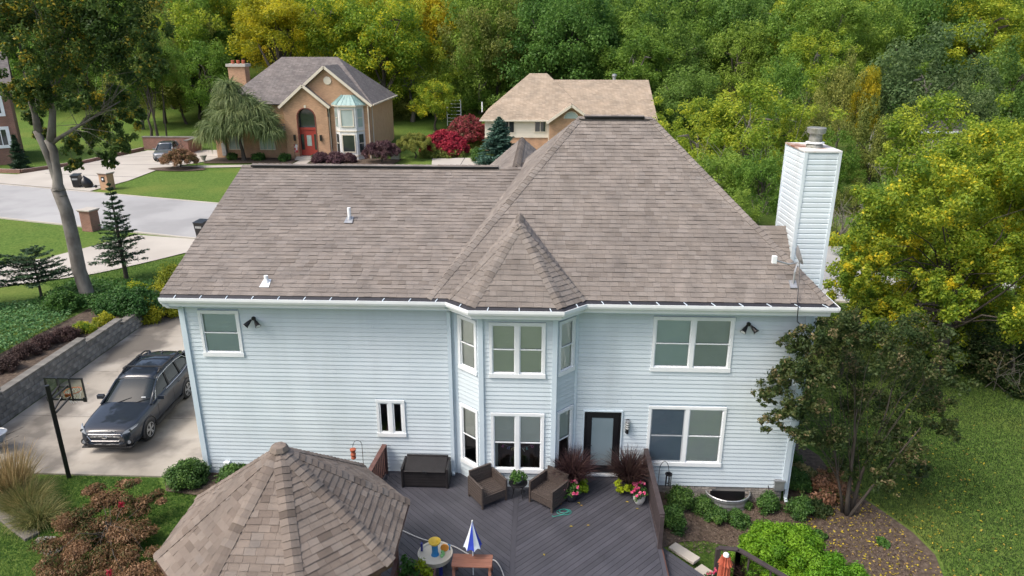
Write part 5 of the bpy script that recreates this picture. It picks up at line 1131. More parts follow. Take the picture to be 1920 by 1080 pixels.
    mb = MB(); rows = []
    for y, wb_, wt_, zt in gs_:
        zb = 1.0; rows.append([(-wb_, y, zb), (-(wb_ * .45 + wt_ * .55) - .01, y, (zb + zt) / 2), (-wt_, y, zt - .03), (-wt_ * .55, y, zt + .012), (0, y, zt + .02), (wt_ * .55, y, zt + .012), (wt_, y, zt - .03), ((wb_ * .45 + wt_ * .55) + .01, y, (zb + zt) / 2), (wb_, y, zb)])
    mb.v = [p for r_ in rows for p in r_]
    for i in range(len(rows) - 1):
        for k in range(8): mb.f.append((i * 9 + k, i * 9 + k + 1, (i + 1) * 9 + k + 1, (i + 1) * 9 + k)); mb.var.append(.5)
    mb.build('window_glass', cglass, t, smooth=True)
    mb = MB(); rw = [[(x * (1.02), y - (0.0), z + .012) for x, y, z in r_[2:7]] for r_ in rows[2:8]]
    mb.v = [p for r_ in rw for p in r_]
    for i in range(len(rw) - 1):
        for k in range(4): mb.f.append((i * 5 + k, i * 5 + k + 1, (i + 1) * 5 + k + 1, (i + 1) * 5 + k)); mb.var.append(.5)
    ro_ = mb.build('roof', paint, t, smooth=True); so_ = ro_.modifiers.new('th', 'SOLIDIFY'); so_.thickness = 0.02
    if sunroof: MB().slab3([(-.42, 0.1, 1.612), (.42, 0.1, 1.612), (.42, 1.0, 1.655), (-.42, 1.0, 1.655)], 0.01).build('sunroof', cglass, t)
    for s in (-1, 1):
        side = lambda i, k: Vector((s * abs(rows[i][k][0]) * 1.012, rows[i][k][1], rows[i][k][2]))
        MB().tube([side(0, 8) + Vector((0, -.02, .0)), side(1, 6) + Vector((0, 0, .01)), side(2, 6) + Vector((0, 0, .012))], [.045, .038, .034], 8).build('a_pillar', paint, t, smooth=True)
        MB().tube([side(i, 6) for i in range(2, 9)], .032, 8).build('roof_rail_edge', paint, t, smooth=True)
        MB().beam((s * .812, .30, 1.02), (s * .655, .34, 1.57), .02, .08, up=(0, 1, 0)).build('b_pillar', black_pl, t)
        MB().beam((s * .812, 1.18, 1.04), (s * .65, 1.12, 1.58), .02, .07, up=(0, 1, 0)).build('c_pillar', black_pl, t)
        MB().tube([(s * .80, 2.28, 1.06), (s * .70, 2.14, 1.34), (s * .625, 1.98, 1.50)], [.11, .09, .07], 8).build('d_pillar', paint, t, smooth=True)
        ct = [(s * .822, -.72, 1.045), (s * .70, -.36, 1.36), (s * .675, -.02, 1.515), (s * .668, .6, 1.565), (s * .66, 1.2, 1.555), (s * .655, 1.72, 1.49), (s * .72, 1.98, 1.30), (s * .80, 1.86, 1.14), (s * .845, 1.2, 1.085), (s * .85, 0, 1.06)]
        MB().tube(ct, .011, 6).build('chrome_trim', chrome, t)
        mr = MB(); mr.box(s * 1.0 - .11, s * 1.0 + .11, -.70, -.58, 1.02, 1.16); mr.box(s * .90 - .05, s * .90 + .05, -.66, -.60, 1.02, 1.05); mr.build('door_mirror', paint, t, bevel=.035)
        MB().tube([(s * .925, -.35, .93), (s * .945, -.27, .935), (s * .925, -.18, .935)], .014, 6).build('door_handle', paint, t); MB().tube([(s * .925, .72, .955), (s * .945, .80, .96), (s * .925, .89, .96)], .014, 6).build('door_handle', paint, t)
        for yy in (-.78, .33, 1.2): MB().tube([(s * .9195, yy, .40), (s * .9235, yy, .62), (s * .912, yy + .02, .92)], .005, 4).build('door_seam', black_pl, t)
        MB().beam((s * .912, -.98, .30), (s * .912, .90, .30), .03, .12).build('sill_trim', black_pl, t)
        hp = MB(); hp.slab3([(s * .52, -2.375, .70), (s * .70, -2.30, .73), (s * .845, -2.06, .82), (s * .86, -1.96, .86), (s * .80, -2.06, .865), (s * .60, -2.31, .79)], .03, Vector((s * .45, -.8, .4)).normalized()); hp.v = [(x + s * .028, y - .035, z + .02) for x, y, z in hp.v]; ho = hp.build('headlight', lampg, t)
        MB().lathe([(0.0, -.02), (.055, -.02), (.06, 0.0)], (s * .745, -2.265, .775), 12, 'y').build('lamp_lens', dark_l, ho)
        MB().lathe([(.0, -.03), (.055, -.03), (.07, .02)], (s * .70, -2.345, .43), 14, 'y').build('fog_light', lampg, t); MB().lathe([(.075, -.015), (.105, -.005), (.11, .05)], (s * .70, -2.345, .43), 14, 'y').build('fog_surround', black_pl, t)
        MB().box(s * .80 - .09, s * .80 + .07, 2.20, 2.34, .86, 1.04).build('tail_light', red_l, t, bevel=.03)
        if rails:
            MB().tube([(s * .60, .12, 1.60), (s * .61, .3, 1.675), (s * .61, 1.7, 1.665), (s * .59, 1.9, 1.575)], [.03, .028, .028, .03], 8).build('roof_rail', black_pl, t, smooth=True)
            MB().box(s * .60 - .05, s * .60 + .05, .25, .45, 1.64, 1.70).box(s * .60 - .05, s * .60 + .05, 1.15, 1.35, 1.64, 1.70).build('rail_foot', black_pl, t, bevel=.01)
    if rails:
        for yy in (.38, 1.25): MB().beam((-.60, yy, 1.70), (.60, yy, 1.70), .07, .025).build('cross_bar', black_pl, t)
        MB().add([(-.02, 1.62, 1.615), (.02, 1.62, 1.615), (0, 1.80, 1.60), (0, 1.76, 1.69)], [(0, 1, 3), (1, 2, 3), (2, 0, 3)]).build('aerial_fin', paint, t)
    MB().slab3([(-.47, -2.405, .50), (.47, -2.405, .50), (.53, -2.375, .71), (-.53, -2.375, .71)], .03, Vector((0, -1, .1)).normalized()).build('grille', black_pl, t)
    gc = MB(); gp_ = [(-.43, -2.425, .50), (.43, -2.425, .50), (.54, -2.40, .66), (.50, -2.395, .715), (-.50, -2.395, .715), (-.54, -2.40, .66), (-.43, -2.425, .50)]; gc.tube(gp_, .012, 6)
    gc.beam((-.47, -2.412, .62), (.47, -2.412, .62), .010, .014)
    gc.build('grille_surround', chrome, t)
    em = MB(); em.lathe([(0.0, -.02), (.055, -.015), (.06, 0)], (0, -2.425, .62), 16, 'y'); em.v = [(x * 1.5, y, .62 + (z - .62) * .8) for x, y, z in em.v]; em.build('emblem', chrome, t)
    MB().box(-.62, .62, -2.41, -2.34, .30, .40).build('lower_grille', black_pl, t, bevel=.02); MB().box(-.78, .78, -2.40, -2.2, .235, .285).build('chin_trim', black_pl, t, bevel=.015)
    for x in (-.35, .25): MB().beam((x, -.99, 1.03), (x + .45, -.80, 1.14), .02, .012).build('wiper', black_pl, t)
    MB().box(.42, .56, -.80, -.78, 1.13, 1.16).build('inspection_sticker', M['white'], t) if rails else None
    return t
dark_paint = mat('dark_grey_paint', [(0.012, 0.018, 0.028), (0.015, 0.021, 0.032)], 0.5, 1.0, metal=0.0, coat=1.0, spec=0.15); silver_paint = mat('silver_paint', [(0.20, 0.215, 0.23), (0.22, 0.235, 0.25)], 0.28, 1.0, metal=0.6, coat=1.0)
car('dark grey wagon with black roof rails parked on the concrete pad', (-13.42, 3.10, -0.15), R(2.0), dark_paint)
car('silver crossover with sunroof parked in the far driveway', (-39.6, 56.3, 0.0), R(16), silver_paint, rails=False, sunroof=True, scale=1.02)

# ------------------------------------------------------------------ retaining wall
rw = thing('retaining_wall', 'stepped grey block retaining wall along the parking pad', 'wall', (-18.0, 0, -0.15))
# (y from, y to, courses)
BH, BL = 0.19, 0.42
def wall_top(y): return 1.05 if y < 2.6 else 0.98 if y < 5 else 0.86 if y < 7.4 else 0.68 if y < 9.6 else 0.48
bmsh = MB(); e = 0.02
bmsh.add([(-0.15, -BL / 2 + .004, 0.003), (0.10, -BL / 2 + .004, 0.003), (0.10, BL / 2 - .004, 0.003), (-0.15, BL / 2 - .004, 0.003), (-0.15, -BL / 2 + .004, BH - .003), (0.10, -BL / 2 + .004, BH - .003), (0.10, BL / 2 - .004, BH - .003), (-0.15, BL / 2 - .004, BH - .003), (0.125, -BL / 2 + .03, .025), (0.125, BL / 2 - .03, .025), (0.125, BL / 2 - .03, BH - .025), (0.125, -BL / 2 + .03, BH - .025)],
         [(0, 3, 2, 1), (4, 5, 6, 7), (0, 1, 5, 4), (2, 3, 7, 6), (3, 0, 4, 7), (1, 2, 9, 8), (2, 6, 10, 9), (6, 5, 11, 10), (5, 1, 8, 11), (8, 9, 10, 11)])
first = None; r_i = 0; z = 0.0
while z < 1.1:
    y = -2.6 + (BL / 2 if r_i % 2 else 0)
    while y < 11.7:
        if wall_top(y) + 0.1 > z + BH:
            if first is None: first = bmsh.build('block', M['block'], rw); o = first
            else: o = first.copy(); COL.objects.link(o)
            o.location = (rnd.uniform(-.012, .012) - 0.012 * r_i, y, z); o.rotation_euler = (0, 0, rnd.uniform(-.02, .02))
        y += BL
    z += BH; r_i += 1
cm_ = MB().box(-0.20, 0.13, -BL / 2 + .003, BL / 2 - .003, 0, 0.09); cf = None; y = -2.6
while y < 11.8:
    n_ = int((wall_top(y) + 0.1) / BH); zt = n_ * BH
    if cf is None: cf = cm_.build('capstone', M['capstone'], rw); o = cf
    else: o = cf.copy(); COL.objects.link(o)
    o.location = (-0.012 * n_, y, zt + 0.002); o.rotation_euler = (0, 0, rnd.uniform(-.025, .025)); y += BL
MB().box(-0.26, -0.17, -2.8, 11.8, -0.2, 0.5).build('backfill', M['mulch'], rw)
# low timber edging and flat stones at the lawn corner
te = thing('timber_edging', 'weathered grey timber edging beside the tan ornamental grass', 'edging', (0, 0, 0))
a, b = onz(0, 962, -0.18), onz(62, 1010, -0.18); d = (b - a).normalized(); MB().beam(a - d * 3, b, 0.36, 0.20).build('timber', M['timber'], te, bevel=0.012)
for k, (px, py) in enumerate(((88, 1022), (100, 1042), (282, 1000))):
    p = onz(px, py, -0.28); tag(MB().prism([(p.x + x, p.y + y) for x, y in blob(0, 0, 0.26 if k < 2 else 0.12, 0.16 if k < 2 else 0.06, k, 9, 0.2)], H(p.x, p.y) - 0.03, H(p.x, p.y) + 0.06).build('flat_stone', M['capstone'] if k < 2 else M['concrete_pale'], bevel=0.01), ['flat grey stone at the end of the timber edging', 'flat grey stone below the rusty maple branches', 'small pale stone lying on the lawn beside the gazebo'][k], 'stone')
wbw = thing('wheelbarrow', 'grey wheelbarrow tray standing on the pad edge behind tan grass', 'wheelbarrow', (-17.0, 0.75, -0.15), 0.4)
tr = MB(); n = 16; r0 = [(0.28 * math.cos(t), 0.20 * math.sin(t), 0.30) for t in [2 * math.pi * i / n for i in range(n)]]; r1 = [(0.44 * math.cos(t), 0.33 * math.sin(t), 0.62) for t in [2 * math.pi * i / n for i in range(n)]]
for i in range(n): j = (i + 1) % n; tr.add([r0[i], r0[j], r1[j], r1[i]], [(0, 1, 2, 3)])
tr.add(r0, [tuple(range(n))]); tr.build('tray', mat('blue_grey_tray', (0.22, 0.26, 0.32), 0.5), wbw, smooth=False); MB().tube(r1 + [r1[0]], 0.014, 6).build('rim', M['grey_metal'], wbw)
MB().lathe([(0.10, -.04), (0.19, -.04), (0.20, 0), (0.19, .04), (0.10, .04)], (-0.52, 0, 0.20), 18, 'y').build('wheel', tyre, wbw)
for s in (-1, 1): MB().tube([(-0.52, s * .06, 0.2), (0.0, s * .2, 0.28), (0.8, s * .28, 0.55)], 0.016, 6).build('handle', M['timber'], wbw); MB().tube([(0.15, s * .2, 0.3), (0.2, s * .22, 0)], 0.014, 6).build('leg', M['grey_metal'], wbw)

# ------------------------------------------------------------------ brick house across the street
M['brick_tan'] = brickmat('tan_brick', (0.40, 0.22, 0.12), (0.50, 0.29, 0.165), (0.42, 0.31, 0.22)); M['brick_red'] = brickmat('red_brick', (0.19, 0.075, 0.05), (0.26, 0.115, 0.075), (0.28, 0.22, 0.19))
M['stucco'] = mat('tan_side_wall', [(0.50, 0.31, 0.17), (0.57, 0.37, 0.21)], 0.9, 1.5); M['far_roof'] = brickmat('grey_far_shingle', (0.125, 0.112, 0.108), (0.185, 0.170, 0.163), (0.085, 0.075, 0.07), 0.35, 0.16, 0.95, 0.012, 1.35, 0.2)
M['far_roof_tan'] = brickmat('tan_far_shingle', (0.285, 0.23, 0.17), (0.375, 0.31, 0.24), (0.225, 0.18, 0.135), 0.35, 0.16, 0.95, 0.012, 1.35, 0.2); M['cream'] = mat('cream_siding', [(0.66, 0.61, 0.50), (0.73, 0.68, 0.57)], 0.6, 2, stretch=(0.3, 0.3, 6)); M['copper'] = mat('green_copper', [(0.20, 0.33, 0.32), (0.30, 0.43, 0.41)], 0.5, 3)
M['cream_trim'] = mat('cream_trim', (0.66, 0.60, 0.49), 0.5); M['red_door'] = mat('red_door', [(0.30, 0.035, 0.025), (0.36, 0.05, 0.035)], 0.4, 4); M['dark_glass'] = mat('dark_window_glass', [(0.02, 0.026, 0.028), (0.05, 0.06, 0.06)], 0.05, 0.7, spec=0.9); M['pale_glass'] = mat('curtained_glass', [(0.32, 0.40, 0.38), (0.40, 0.47, 0.45)], 0.12, 1.5, spec=0.7)
bh = thing('brick_house', 'tan brick house with red arched entry and copper topped bay', 'house', (0, 0, 0))
def fwin(parent, x0, x1, z0, z1, y, m='pale_glass', frame='cream_trim', bars=1, side=None, fw=0.09):
    """window of a far house: frame and panes standing out of the wall at y (facing -y)"""
    f = MB()
    for a in ((x0, x1, z0, z0 + fw), (x0, x1, z1 - fw, z1), (x0, x0 + fw, z0 + fw, z1 - fw), (x1 - fw, x1, z0 + fw, z1 - fw)): f.box(a[0], a[1], y - 0.09, y + 0.05, a[2], a[3])
    for i in range(1, bars + 1): xm = x0 + (x1 - x0) * i / (bars + 1); f.box(xm - 0.035, xm + 0.035, y - 0.085, y + 0.05, z0 + fw, z1 - fw)
    o = f.build('window', M[frame], parent)
    for i in range(bars + 1): a, b = x0 + (x1 - x0) * i / (bars + 1), x0 + (x1 - x0) * (i + 1) / (bars + 1); MB().box(a + 0.04, b - 0.04, y - 0.035, y + 0.01, z0 + fw, z1 - fw).build('pane', M[m], o)
    return o
FY = 57.0
MB().box(-33.0, -17.95, FY + 0.5, 69.2, -0.2, 5.5).build('wall', M['stucco'], bh)
MB().prism([(-22.0, FY), (-17.93, FY), (-17.93, FY + 0.55), (-22.0, FY + 0.55)], -0.2, 5.5).build('front_wall', M['brick_tan'], bh)
MB().box(-33.02, -26.9, FY + 0.3, FY + 0.55, -0.2, 3.4).build('front_wall', M['brick_tan'], bh)
MB().box(-34.6, -26.7, FY + 0.25, 66, -0.2, 2.9).build('garage_wall', M['brick_tan'], bh)
# entry with arched opening and gable
eg = MB(); ex0, ex1, ey = -26.7, -22.15, FY - 0.5; ax_, ar_, az = -24.42, 0.95, 4.25
eg.box(ex0, ax_ - ar_, ey, ey + 1.2, -0.2, az); eg.box(ax_ + ar_, ex1, ey, ey + 1.2, -0.2, az)
na = 14; top = [(ex0, az), (ex0, 5.5), ((ex0 + ex1) / 2, 7.35), (ex1, 5.5), (ex1, az)]
arc = [(ax_ - ar_ * math.cos(math.pi * i / na), az + ar_ * math.sin(math.pi * i / na)) for i in range(na + 1)]
ml = [(ex0, az)] + [(ex0, 5.2)] + [(ex0 + (ex1 - ex0) * i / 10, min(5.5 + 1.85 * (1 - abs(i / 5 - 1)), 9)) for i in range(0, 11)] + [(ex1, az)]
def fan(mb, outer, inner, y0, y1):
    # stitch the arch to the gable outline, front and soffit
    n = len(inner); outs = []
    for i in range(n):
        t = i / (n - 1); x = ex0 + (ex1 - ex0) * t; outs.append((x, 5.5 + 1.85 * (1 - abs(2 * t - 1))))
    for i in range(n - 1):
        a, b, c, d = inner[i], inner[i + 1], outs[i + 1], outs[i]
        mb.add([(a[0], y0, a[1]), (b[0], y0, b[1]), (c[0], y0, c[1]), (d[0], y0, d[1])], [(0, 1, 2, 3)]); mb.add([(a[0], y0, a[1]), (a[0], y1, a[1]), (b[0], y1, b[1]), (b[0], y0, b[1])], [(0, 1, 2, 3)])
    mb.add([(ex0, y0, az), (inner[0][0], y0, inner[0][1]), (outs[0][0], y0, outs[0][1])], [(0, 1, 2)]); mb.add([(inner[-1][0], y0, inner[-1][1]), (ex1, y0, az), (outs[-1][0], y0, outs[-1][1])], [(0, 1, 2)])
fan(eg, ml, arc, ey, ey + 0.7); eg.build('entry_wall', M['brick_tan'], bh)
MB().prism([(ex0 + .05, ey + 0.72), (ex1 - .05, ey + 0.72), (ex1 - .05, ey + 1.1), (ex0 + .05, ey + 1.1)], -0.2, 5.5).build('entry_recess', M['dark_glass'], bh)
dr = MB().box(ax_ - ar_, ax_ + ar_, ey + 0.45, ey + 0.6, 0.3, 2.95).build('front_door', M['red_door'], bh)
for s in (-1, 1): MB().box(ax_ + s * 0.70 - 0.17, ax_ + s * 0.70 + 0.17, ey + 0.42, ey + 0.45, 0.9, 2.5).build('sidelight', M['dark_glass'], dr)
MB().box(ax_ - 0.24, ax_ + 0.24, ey + 0.42, ey + 0.45, 1.3, 2.4).build('pane', M['pale_glass'], dr); MB().box(ax_ - ar_, ax_ + ar_, ey + 0.38, ey + 0.6, 2.96, 3.2).build('transom_bar', M['red_door'], dr)
gla = MB(); gla.add([(p[0], ey + 0.5, p[1]) for p in arc] + [(ax_ + ar_, ey + 0.5, 3.2), (ax_ - ar_, ey + 0.5, 3.2)], [tuple(range(na + 3))]); gla.build('arched_window', M['dark_glass'], bh)
tra = MB(); tra.tube([(p[0] * 1.0, ey + 0.02, p[1]) for p in [(ax_ - ar_, 0.3), (ax_ - ar_, 2)] + arc + [(ax_ + ar_, 2), (ax_ + ar_, 0.3)]], 0.07, 6); tra.build('arch_trim', mat('brown_red_trim', (0.18, 0.05, 0.035), 0.6), bh)
MB().box(ax_ - 0.1, ax_ + 0.1, ey - 0.06, ey, 5.22, 5.5).build('keystone', M['cream_trim'], bh)
for k in range(2): MB().box(ax_ - 1.3, ax_ + 1.3, ey - 0.9 + 0.35 * k, ey - 0.5 + 0.5 * k + 0.4, 0 + 0.13 * k, 0.13 + 0.14 * k).build('step', M['concrete_pale'], bh)
for x in (ax_ - 1.35, ax_ + 1.4): sc = MB().box(x - 0.09, x + 0.09, ey - 0.2, ey, 1.9, 2.5).build('sconce', M['black'], bh)
# gable wall and roofs
GXA, GZA = -22.2, 9.2
MB().add([(-26.6, FY - 0.02, 5.5), (-17.93, FY - 0.02, 5.5), (GXA, FY - 0.02, GZA - 0.15)], [(0, 1, 2)]).build('gable_wall', M['brick_tan'], bh)
MB().lathe([(0.0, -0.06), (0.38, -0.06), (0.42, 0)], (GXA + 0.2, FY - 0.03, 7.9), 20, 'y').build('round_vent', M['cream_trim'], bh)
rb = MB(); ez = 5.55
rl, rr_ = Vector((-28.6, 63, 9.6 + 0.45)), Vector((-22.4, 63, 9.6 + 0.45)); c1, c2, c3, c4 = Vector((-33.6, FY + 0.0, ez)), Vector((-17.5, FY + 0.0, ez)), Vector((-17.5, 69.7, ez)), Vector((-33.6, 69.7, ez))
for p in ([c1, c2, rr_, rl], [c2, c3, rr_], [c3, c4, rl, rr_], [c4, c1, rl]): rb.slab3(p, 0.12)
rb.build('roof', M['far_roof'], bh)
def gable_roof(xa, za, x0, x1, z0, y0, y1, m, parent, th=0.14, trim=True):
    mb = MB(); mb.slab3([(x0, y0, z0), (xa, y0, za), (xa, y1, za), (x0, y1, z0)][::-1], th, Vector((-(za - z0), 0, xa - x0)).normalized()); mb.slab3([(xa, y0, za), (x1, y0, z0), (x1, y1, z0), (xa, y1, za)][::-1], th, Vector(((za - z0), 0, x1 - xa)).normalized())
    o = mb.build('gable_roof', m, parent)
    if trim: t_ = MB(); t_.beam((x0 - .02, y0 - .05, z0 - .1), (xa, y0 - .05, za - .1), .08, .26); t_.beam((xa, y0 - .05, za - .1), (x1 + .02, y0 - .05, z0 - .1), .08, .26); t_.build('rake_trim', M['cream_trim'], o)
    return o
gable_roof(GXA, GZA + 0.15, -26.9, -17.55, 5.5, FY - 0.35, 64, M['far_roof'], bh); gable_roof((ex0 + ex1) / 2, 7.55, ex0 - 0.35, ex1 + 0.35, 5.35, ey - 0.3, FY + 4.5, M['far_roof'], bh)
rb = MB(); rb.slab3([(-35.1, FY - 0.2, 2.9), (-26.4, FY - 0.2, 2.9), (-27.4, FY + 4.2, 6.6), (-32.2, FY + 4.2, 6.6)], 0.12); rb.slab3([(-35.1, 66.5, 2.9), (-35.1, FY - 0.2, 2.9), (-32.2, FY + 4.2, 6.6), (-32.2, 66.5, 6.6)], 0.12); rb.build('lower_roof', M['far_roof'], bh)
MB().beam((-35.1, FY - 0.26, 2.86), (-26.4, FY - 0.26, 2.86), 0.12, 0.14).build('gutter', M['cream_trim'], bh); MB().beam((-17.44, FY, 5.5), (-17.44, 69.7, 5.5), 0.12, 0.14).build('gutter', M['cream_trim'], bh)
for x, y, z in ((-26.85, FY + .2, 2.9), (-22.1, FY - .08, 5.4), (-18.0, FY - .08, 5.4), (-17.86, FY + 1.2, 5.4)): MB().box(x - .05, x + .05, y - .09, y, 0, z).build('downspout', M['cream_trim'], bh)
# two-storey bay
bp = [(-21.55, FY), (-20.9, FY - 0.85), (-19.15, FY - 0.85), (-18.5, FY)]
bayw = mat('white_bay_panel', [(0.62, 0.63, 0.62), (0.72, 0.72, 0.71)], 0.6, 2)
MB().prism(bp[::-1], 0.0, 5.55).build('bay', bayw, bh)
for z0, z1, m in ((3.35, 5.15, 'pale_glass'), (0.75, 2.6, 'dark_glass')):
    fwin(bh, -20.72, -19.33, z0, z1, FY - 0.85, m, 'cream_trim', 0)
    for a, b in ((bp[0], bp[1]), (bp[2], bp[3])):
        A, B = Vector((*a, 0)), Vector((*b, 0)); d = (B - A).normalized(); n = Vector((d.y, -d.x, 0)); f = MB(); f.add([A + d * .25 + n * .05 + Vector((0, 0, z0)), B - d * .25 + n * .05 + Vector((0, 0, z0)), B - d * .25 + n * .05 + Vector((0, 0, z1)), A + d * .25 + n * .05 + Vector((0, 0, z1))], [(0, 1, 2, 3)]); sw = f.build('side_window', M['pale_glass' if z0 > 3 else 'dark_glass'], bh)
        MB().beam(A + d * .25 + n * .06 + Vector((0, 0, (z0 + z1) / 2)), B - d * .25 + n * .06 + Vector((0, 0, (z0 + z1) / 2)), .05, .08).build('sash_bar', M['cream_trim'], sw)
for z in (0.35, 2.85): MB().prism([(x * 1.0, y - 0.06) for x, y in bp][::-1], z, z + 0.12).build('band', M['cream_trim'], bh)
cr = MB(); bt = (-20.02, FY - 0.02, 6.55); bq = [(-21.85, FY, 5.55), (-21.05, FY - 1.1, 5.55), (-19.0, FY - 1.1, 5.55), (-18.2, FY, 5.55)]; ins = [(-20.7, FY, 6.5), (-20.45, FY - 0.25, 6.5), (-19.6, FY - 0.25, 6.5), (-19.35, FY, 6.5)]
for i in range(3):
    for k in range(4): t0, t1 = k / 4, (k + 1) / 4; f_ = lambda a, b, t: Vector(a).lerp(Vector(b), t); cr.add([f_(bq[i], bq[i + 1], t0), f_(bq[i], bq[i + 1], t1), f_(ins[i], ins[i + 1], t1), f_(ins[i], ins[i + 1], t0)], [(0, 1, 2, 3)])
cr.add(ins, [(0, 1, 2, 3)]); cro = cr.build('copper_roof', M['copper'], bh)
for i in range(3):
    for k in range(5): t0 = k / 4; MB().beam(Vector(bq[i]).lerp(Vector(bq[i + 1]), t0), Vector(ins[i]).lerp(Vector(ins[i + 1]), t0), .05, .05).build('seam', M['copper'], cro)
MB().prism([(x, y) for x, y, z in bq][::-1], 5.42, 5.55).build('cornice', M['cream_trim'], bh)
for x0, x1 in ((-29.9, -28.2), (-33.2, -31.6)): fwin(bh, x0, x1, 0.8, 2.35, FY + 0.25, 'pale_glass', 'cream_trim', 1)
MB().box(-34.9, -33.0, 63.3, 64.6, 0, 9.0).build('chimney', M['brick_tan'], bh); MB().box(-35.05, -32.85, 63.15, 64.75, 9.0, 9.3).build('chimney_cap', M['concrete_pale'], bh)
for k in range(3): MB().lathe([(0.17, 9.3), (0.19, 9.65), (0.13, 9.68)], (-34.5 + 0.6 * k, 63.9, 0), 12).build('chimney_pot', terr, bh)
tag(MB().box(-33.9, -33.45, FY - 0.1, FY + 0.24, 0.2, 1.5).box(-33.75, -33.6, FY - 0.05, FY + 0.24, 1.5, 1.9).build('meter_box', M['grey_metal'], bevel=0.02), 'grey electric meter box on the brick garage wall', 'meter box')
fl_ = thing('garden_flag', 'small red and white garden flag beside the red entry', 'flag', (-25.75, FY - 1.1, 0)); MB().tube([(0, 0, 0), (0, 0, 1.6), (0.4, 0, 1.6)], 0.02, 5).build('pole', M['black'], fl_); MB().box(0.02, 0.4, -0.01, 0.01, 0.75, 1.58).build('cloth', mat('flag_cloth', [(0.5, 0.5, 0.5), (0.4, 0.06, 0.06)], 0.8, 3, pos=[0.49, 0.51]), fl_)

# ------------------------------------------------------------------ cream house with tan roof
ch = thing('cream_house', 'cream sided split level house with tan shingle roof', 'house', (0, 0, 0))
CY = 62.0
MB().box(-6.35, 12.2, CY, 74, 1.65, 3.6).build('upper_wall', M['cream'], ch); MB().box(-6.33, 12.18, CY + 0.05, 73.9, -1.2, 1.648).build('lower_wall', M['brick_tan'], ch)
MB().box(0.75, 12.25, CY - 0.5, CY + 0.1, -1.2, 3.6).build('brick_front', M['brick_tan'], ch)
hz0 = 3.55; A1, A2, A3, A4 = Vector((-6.9, CY - 0.5, hz0)), Vector((5.6, CY - 0.5, hz0)), Vector((5.6, 74.5, hz0)), Vector((-6.9, 74.5, hz0)); T1, T2 = Vector((-1.55, 68, 8.15)), Vector((0.45, 68, 8.15)); rb = MB()
for p in ([A1, A2, T2, T1], [A2, A3, T2], [A3, A4, T1, T2], [A4, A1, T1]): rb.slab3(p, 0.1)
rb.build('hip_roof', M['far_roof_tan'], ch)
rb = MB(); rb.slab3([(0.5, CY - 0.4, 3.5), (12.5, CY - 0.4, 3.5), (12.1, 68, 7.45), (0.5, 68, 7.45)], 0.12); rb.slab3([(12.1, 68, 7.45), (12.5, 74.5, 3.5), (0.5, 74.5, 3.5), (0.5, 68, 7.45)], 0.12); rb.build('wing_roof', M['far_roof_tan'], ch)
gable_roof(3.1, 5.25, 0.45, 5.75, 3.4, CY - 1.0, CY + 5, M['far_roof_tan'], ch)
MB().add([(0.75, CY - 0.52, 3.4), (5.4, CY - 0.52, 3.4), (3.1, CY - 0.52, 5.05)], [(0, 1, 2)]).build('gable_wall', M['brick_tan'], ch)
hv = MB(); hv.add([(3.1 + 0.75 * math.cos(math.pi * i / 12), CY - 0.56, 3.75 + 0.7 * math.sin(math.pi * i / 12)) for i in range(13)], [tuple(range(13))]); hv.build('half_round_window', M['pale_glass'], ch); MB().tube([(3.1 + 0.78 * math.cos(math.pi * i / 12), CY - 0.57, 3.75 + 0.73 * math.sin(math.pi * i / 12)) for i in range(13)], 0.06, 5).build('window_trim', M['cream_trim'], ch)
fwin(ch, -5.0, -3.05, 2.1, 3.42, CY, 'dark_glass', 'cream_trim', 2); fwin(ch, -0.9, 0.42, 2.2, 3.42, CY, 'dark_glass', 'cream_trim', 1)
MB().beam((-6.9, CY - 0.56, 3.5), (0.6, CY - 0.56, 3.5), .12, .14).build('gutter', M['cream_trim'], ch); MB().box(0.62, 0.74, CY - 0.12, CY - 0.02, 0, 3.5).build('downspout', M['cream_trim'], ch)
MB().beam((-6.4, CY - .03, 1.66), (0.7, CY - .03, 1.66), .06, .1).build('band', M['cream_trim'], ch)
MB().lathe([(0.2, 7.3), (0.2, 7.8), (0.3, 7.85), (0.28, 8.05), (0.05, 8.12)], (8.2, 68.3, 0), 14).build('roof_vent', M['grey_metal'], ch)
MB().tube([(-6.75, CY + 1.6, 4.2), (-6.75, CY + 1.6, 5.3)], 0.07, 8).build('vent_pipe', M['white'], ch)

# ------------------------------------------------------------------ brick house with white trim at the left edge
nb = thing('neighbour_house', 'red brick house with white trimmed windows behind the big oak', 'house', (-54.9, 51.3, 0.6), R(35))
MB().box(-14, 2.6, 0, 10, -0.8, 6.6).build('wall', M['brick_red'], nb)
rb = MB(); rb.slab3([(-14.5, -0.5, 6.5), (3.1, -0.5, 6.5), (3.1, 5, 10.2), (-14.5, 5, 10.2)], 0.12); rb.slab3([(3.1, 5, 10.2), (3.1, 10.5, 6.5), (-14.5, 10.5, 6.5), (-14.5, 5, 10.2)], 0.12); rb.build('roof', M['far_roof'], nb)
for x0, x1, z0, z1 in ((-2.6, -0.3, 4.1, 6.1), (0.5, 2.0, 4.1, 6.1), (-2.6, -0.3, 1.0, 3.1), (0.5, 2.0, 1.0, 3.1), (-6.5, -4.6, 4.1, 6.1), (-6.5, -4.6, 1.0, 3.1)): fwin(nb, x0, x1, z0, z1, 0, 'dark_glass', 'white', 1, fw=0.3)
0 and None; tb_ = MB(); tb_.beam((-3.6, -0.1, 3.2), (0.2, -0.1, 5.4), .1, .3); tb_.beam((0.2, -0.1, 5.4), (2.6, -0.1, 3.6), .1, .3); None
